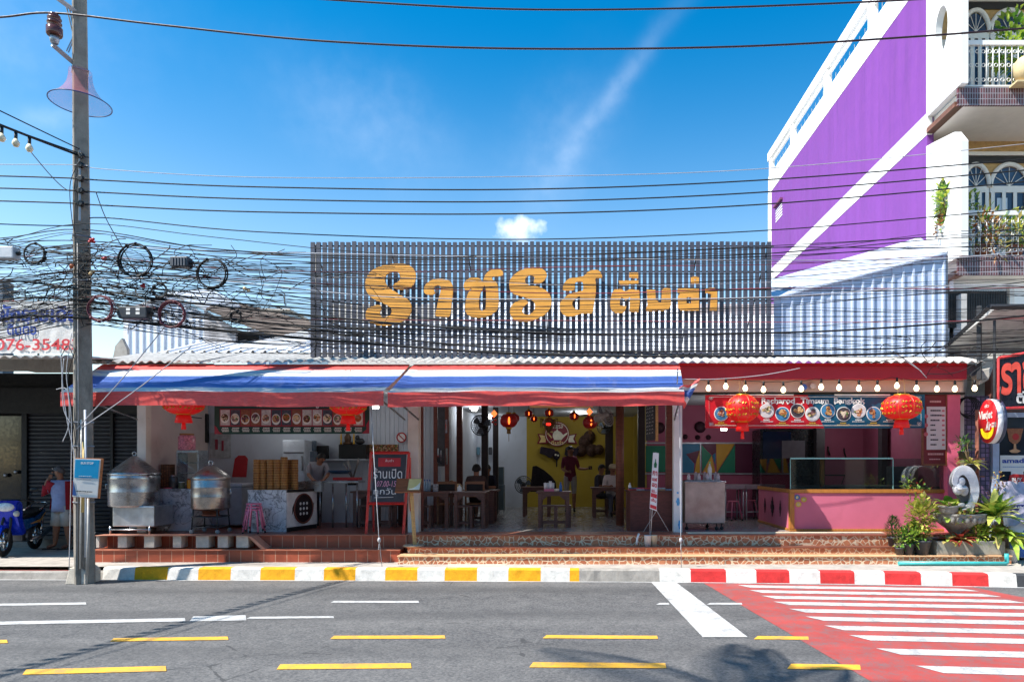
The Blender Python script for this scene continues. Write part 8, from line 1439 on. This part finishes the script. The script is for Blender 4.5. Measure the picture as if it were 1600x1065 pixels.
def tang(x0, x1, y0, y1, n, m, sp=45, r=(.0035, .0075)):
    for _ in range(n):
        x, y = rt_.uniform(x0, x1), rt_.uniform(y0, y1) ; d = 10.95 + rt_.uniform(-.2, .25); pts = []; a = rt_.uniform(-.6, .6) + (math.pi if rt_.random() < .5 else 0)
        for k in range(rt_.randint(4, 8)): pts.append(Vector((X(x, d), d, Z(y, d)))); a += rt_.gauss(0, .75); st_ = rt_.uniform(.3, 1) * sp; x = min(max(x + math.cos(a) * st_, x0 - 25), x1 + 25); y = min(max(y + math.sin(a) * st_ * .55, y0 - 12), y1 + 12); d += rt_.uniform(-.05, .05)
        m.tube(ospl(pts, 5), rt_.uniform(*r), 4)
tang(150, 420, 395, 500, 52, m); tang(20, 112, 385, 500, 48, m, 32); tang(130, 175, 380, 520, 30, m, 22); tang(400, 640, 430, 540, 12, m, 60); tang(150, 300, 430, 500, 14, m, 20); tang(1380, 1560, 520, 575, 10, m, 26)
for k in range(64):
    f_ = k / 63; y_ = 360 + 190 * f_ + rt_.uniform(-8, 8); yp_ = 385 + 110 * f_ + rt_.uniform(-12, 12); x1_ = rt_.uniform(330, 680); d = 10.95 + rt_.uniform(-.15, .2); m.tube(ospl([Vector((X(a, d), d, Z(b, d))) for a, b in ((-140, y_ + rt_.uniform(-12, 12)), (20, (y_ + yp_) / 2 + 4), (131, yp_), (230, yp_ + 14 + rt_.uniform(-6, 10)), (x1_, 395 + 150 * f_ + rt_.uniform(-10, 14)))], 5), rt_.uniform(.003, .0055), 4)
for k in range(8):
    yp_ = 440 + 7 * k + rt_.uniform(-6, 6); d = 11.15; m.tube(ospl([Vector((X(a, d), d, Z(b, d))) for a, b in ((131, yp_), (200, yp_ + 12 + rt_.uniform(-5, 5)), (330, yp_ + 34 + rt_.uniform(-10, 6)), (480, 490 + k * 6 + rt_.uniform(-8, 8)), (900, 515 + 3 * k))], 6), rt_.uniform(.006, .010), 5)
tag(m.build('tangled_wires', CABLE, origin=(X(140, PD), PD, 5)), 'web of thin tangled black wires around the utility pole', 'wires', None, 'stuff')
for k, (px, py, c) in enumerate(((162, 404, RED), (112, 416, M('tag_orange', (196, 110, 70), .5)), (142, 426, M('tag_tan', (206, 176, 130), .5)), (223, 447, RED), (385, 452, MC['tag_tan']), (143, 375, RED))): 
    d = 10.88; m = MB(); rr_ = random.Random(k)
    for i in range(5): m.ball((X(px + rr_.uniform(-3, 3), d), d + rr_.uniform(-.03, .03), Z(py + rr_.uniform(-3, 3), d)), (.03, .02, .022), 6, 5)
    tag(m.build('wire_connector', c, origin=(X(px, d), d, Z(py, d))), ['red connectors beside the largest coil, close to the pole', 'orange connectors on the banner side of the pole', 'tan connector bunch on the face of the pole', 'small red connector under the largest coil', 'tan connector bunch near the edge of the sign', 'red connector at the upper strap of the pole'][k], 'connector')
# wires dropping beside the pole and down over the awning
for k, pts in enumerate(([(95, 545), (98, 600), (104, 650), (112, 690), (118, 720)], [(100, 560), (97, 600), (100, 640), (110, 660)], [(112, 520), (104, 580), (108, 620), (112, 680), (108, 890)], [(120, 540), (106, 590), (112, 640), (119, 700)], [(88, 608), (105, 610), (108, 660), (98, 690)], [(96, 556), (106, 540), (116, 560)])): cable(pts, .0065, [GREYC, GREYC, GREYC, CABLE, GREYC, CABLE][k], ['pale wire hanging beside the pole, ending at the bus stop board', 'short pale wire loop over the dark shutters', 'long pale wire running down to the foot of the pole', 'black wire hanging closest to the pole shaft', 'pale wire draped from the awning corner', 'small black loop under the rental banner'][k], d=10.9, cat='wire', nm='hanging_wire')
for k, (a, b) in enumerate((((262, 505), (118, 672)), ((300, 540), (128, 668)))): cable([a, ((a[0] + b[0]) / 2, (a[1] + b[1]) / 2 + 4), b], .008, GREYC, ['steeper pale stay wire crossing the awning toward the pole', 'flatter pale stay wire crossing the awning toward the pole'][k], d=10.95, cat='wire', nm='stay_wire')
for k, pts in enumerate(([(1250, 575), (1190, 586), (1120, 592), (1065, 592)], [(1395, 548), (1430, 572), (1448, 590)], [(1560, 545), (1500, 580), (1450, 584)], [(1400, 552), (1425, 570), (1440, 580)])): cable(pts, .007, GREYC if k != 2 else CABLE, ['pale wire sloping across the red fascia to the flag', 'loose pale wire end hanging over the red fascia', 'black wire swinging from the corner shop to the fascia', 'second loose pale wire end over the red fascia'][k], d=12.3, cat='wire', nm='hanging_wire')
# ---------------------------------------------------------------- blue motorbike before the shutters
MBK_ = thing('motorbike', 'blue motorbike with silver grab rail parked before the dark shutters', 'motorbike', (0, 0, 0)); BLU = M('bike_blue', (16, 50, 190), .22, .2, var=.1); CHR = M('chrome', (190, 194, 200), .15, .95, var=.05)
for nm, x in (('front_wheel', -.62), ('rear_wheel', .62)):
    m = MB(); m.ring((x, 0, .285), .235, .05, 32, 10, 'y'); w = m.build(nm, M('tyre', (24, 24, 26), .8), MBK_); m = MB(); m.ring((x, 0, .285), .185, .014, 28, 6, 'y'); m.lathe([(.05, -.05), (.05, .05)], (x, 0, .285), 14, axis='y')
    for i in range(5): a = i * 1.2566; m.tube([(x, 0, .285), (x + .18 * math.cos(a), 0, .285 + .18 * math.sin(a))], .016, 5)
    m.build('rim', CHR, w)
m = MB(); m.prism([(-.86, -.06, .42), (-.78, -.06, .56), (-.6, -.06, .6), (-.42, -.06, .52), (-.38, -.06, .44), (-.5, -.06, .52), (-.64, -.06, .545), (-.78, -.06, .5)], (0, .12, 0)); m.build('front_fender', BLU, MBK_, bev=.01)
m = MB()
for s in (-1, 1): m.tube([(-.62, s * .075, .285), (-.5, s * .07, .62), (-.42, s * .04, .85)], .024, 8)
m.build('fork', DARK, MBK_)
m = MB(); m.prism([(-.56, -.17, .98), (-.44, -.2, 1.06), (-.30, -.19, 1.0), (-.24, -.17, .72), (-.16, -.2, .42), (-.3, -.2, .36), (-.42, -.19, .55), (-.5, -.16, .8)], (0, .36, 0)); m.build('front_shield', BLU, MBK_, bev=.05)
m = MB(); m.ball((-.55, 0, .93), (.06, .15, .085), 16, 10); m.build('headlight', M('headlight_glass', (216, 222, 230), .08, var=.3, scale=20), MBK_)
for s in (-1, 1): m = MB(); m.ball((-.5, s * .16, .80), (.06, .05, .06), 12, 8); m.build('indicator', M('lens_clear', (206, 206, 200), .1), MBK_)
m = MB(); m.tube([(-.28, -.36, 1.02), (-.36, -.2, 1.06), (-.36, .2, 1.06), (-.28, .36, 1.02)], .017, 8); m.build('handlebar', BLACK, MBK_)
for s in (-1, 1): m = MB(); m.tube([(-.32, s * .26, 1.05), (-.3, s * .34, 1.22)], .009, 6); m.ball((-.29, s * .36, 1.25), (.02, .075, .045), 12, 8); m.build('mirror', BLACK, MBK_)
m = MB(); m.prism([(-.12, -.12, .70), (0, -.13, .78), (.35, -.13, .80), (.78, -.1, .86), (.80, -.1, .80), (.4, -.12, .70), (0, -.12, .68)], (0, .25, 0)); m.build('seat', BLACK, MBK_, bev=.03)
m = MB(); m.prism([(-.1, -.11, .66), (.4, -.12, .68), (.88, -.09, .82), (.84, -.09, .72), (.45, -.12, .52), (.0, -.12, .45)], (0, .23, 0)); rp = m.build('rear_panel', M('bike_teal', (30, 90, 150), .25), MBK_, bev=.02); m = MB(); m.prism([(.1, -.135, .56), (.5, -.145, .63), (.82, -.115, .76), (.8, -.115, .73), (.5, -.145, .57)], (0, .008, 0)); m.build('stripe', M('stripe_orange', (230, 170, 90), .35), rp)
m = MB(); m.tube([(.5, -.14, .82), (.85, -.13, .92), (.98, -.06, .95), (.98, .06, .95), (.85, .13, .92), (.5, .14, .82)], .02, 8); m.build('grab_rail', CHR, MBK_)
m = MB(); m.box(-.18, .25, -.12, .12, .24, .46); m.lathe([(.1, -.16), (.12, -.1), (.12, .16)], (.05, 0, .33), 16, axis='y'); m.build('engine', steel('engine_metal', (120, 122, 126), .45), MBK_, bev=.02)
m = MB(); m.tube([(.1, -.15, .25), (.45, -.17, .28), (.85, -.17, .40)], [.03, .055, .05], 10); m.build('exhaust', CHR, MBK_); m = MB(); m.tube([(.62, .1, .29), (.66, .12, .62)], .022, 8); m.tube([(.62, -.1, .29), (.66, -.12, .62)], .022, 8); m.build('shock_absorber', CHR, MBK_)
m = MB(); m.tube([(.0, .1, .25), (.02, .26, .005)], .014, 6); m.build('kickstand', DARK, MBK_)
MBK_.location = (X(34, 13.5), 13.45, .196); MBK_.rotation_euler = (0, 0, R(106))
# ---------------------------------------------------------------- leaning palm behind the camera whose fronds shade the road
PT = thing('palm_tree', 'coconut palm leaning over the road', 'tree', (-8.5, -2.5, 0)); m = MB(); tp = Vector((-4.3, 2.75, 8.1)); m.tube([(-8.5, -2.5, 0), (-8.1, -1.6, 2.2), (-7.0, .2, 4.8), (-5.5, 1.9, 7), tuple(tp)], [.24, .19, .16, .14, .12], 10); m.build('trunk', wood('palm_trunk', (120, 104, 86), .8, (1, 1, 6)), PT); m = MB(); rp_ = random.Random(4)
for i in range(10):
    a = i * 2.399 + .6; e = rp_.uniform(-.1, .8); L = rp_.uniform(2.0, 3.0); pts = [tp + Vector((math.cos(a) * math.cos(e) * L * u, math.sin(a) * math.cos(e) * L * u, math.sin(e) * L * u - 1.0 * u * u)) for u in [k / 10 for k in range(11)]]; m.tube(pts, [.02 - .0016 * k for k in range(11)], 4, 2)
    for k in range(1, 40):
        u = k / 40; p = pts[int(u * 10)].lerp(pts[min(10, int(u * 10) + 1)], u * 10 - int(u * 10)); dr = (pts[min(10, int(u * 10) + 1)] - pts[int(u * 10)]).normalized(); sd = dr.cross(Vector((0, 0, 1))).normalized()
        for s in (-1, 1): m.leaf(p, sd * s + dr * .5 + Vector((0, 0, -.3)), .5 * math.sin(math.pi * (.15 + .8 * u)), .036, rp_.choice((0, 2)), .4, .1, 2)
m.build('crown', LVS, PT)
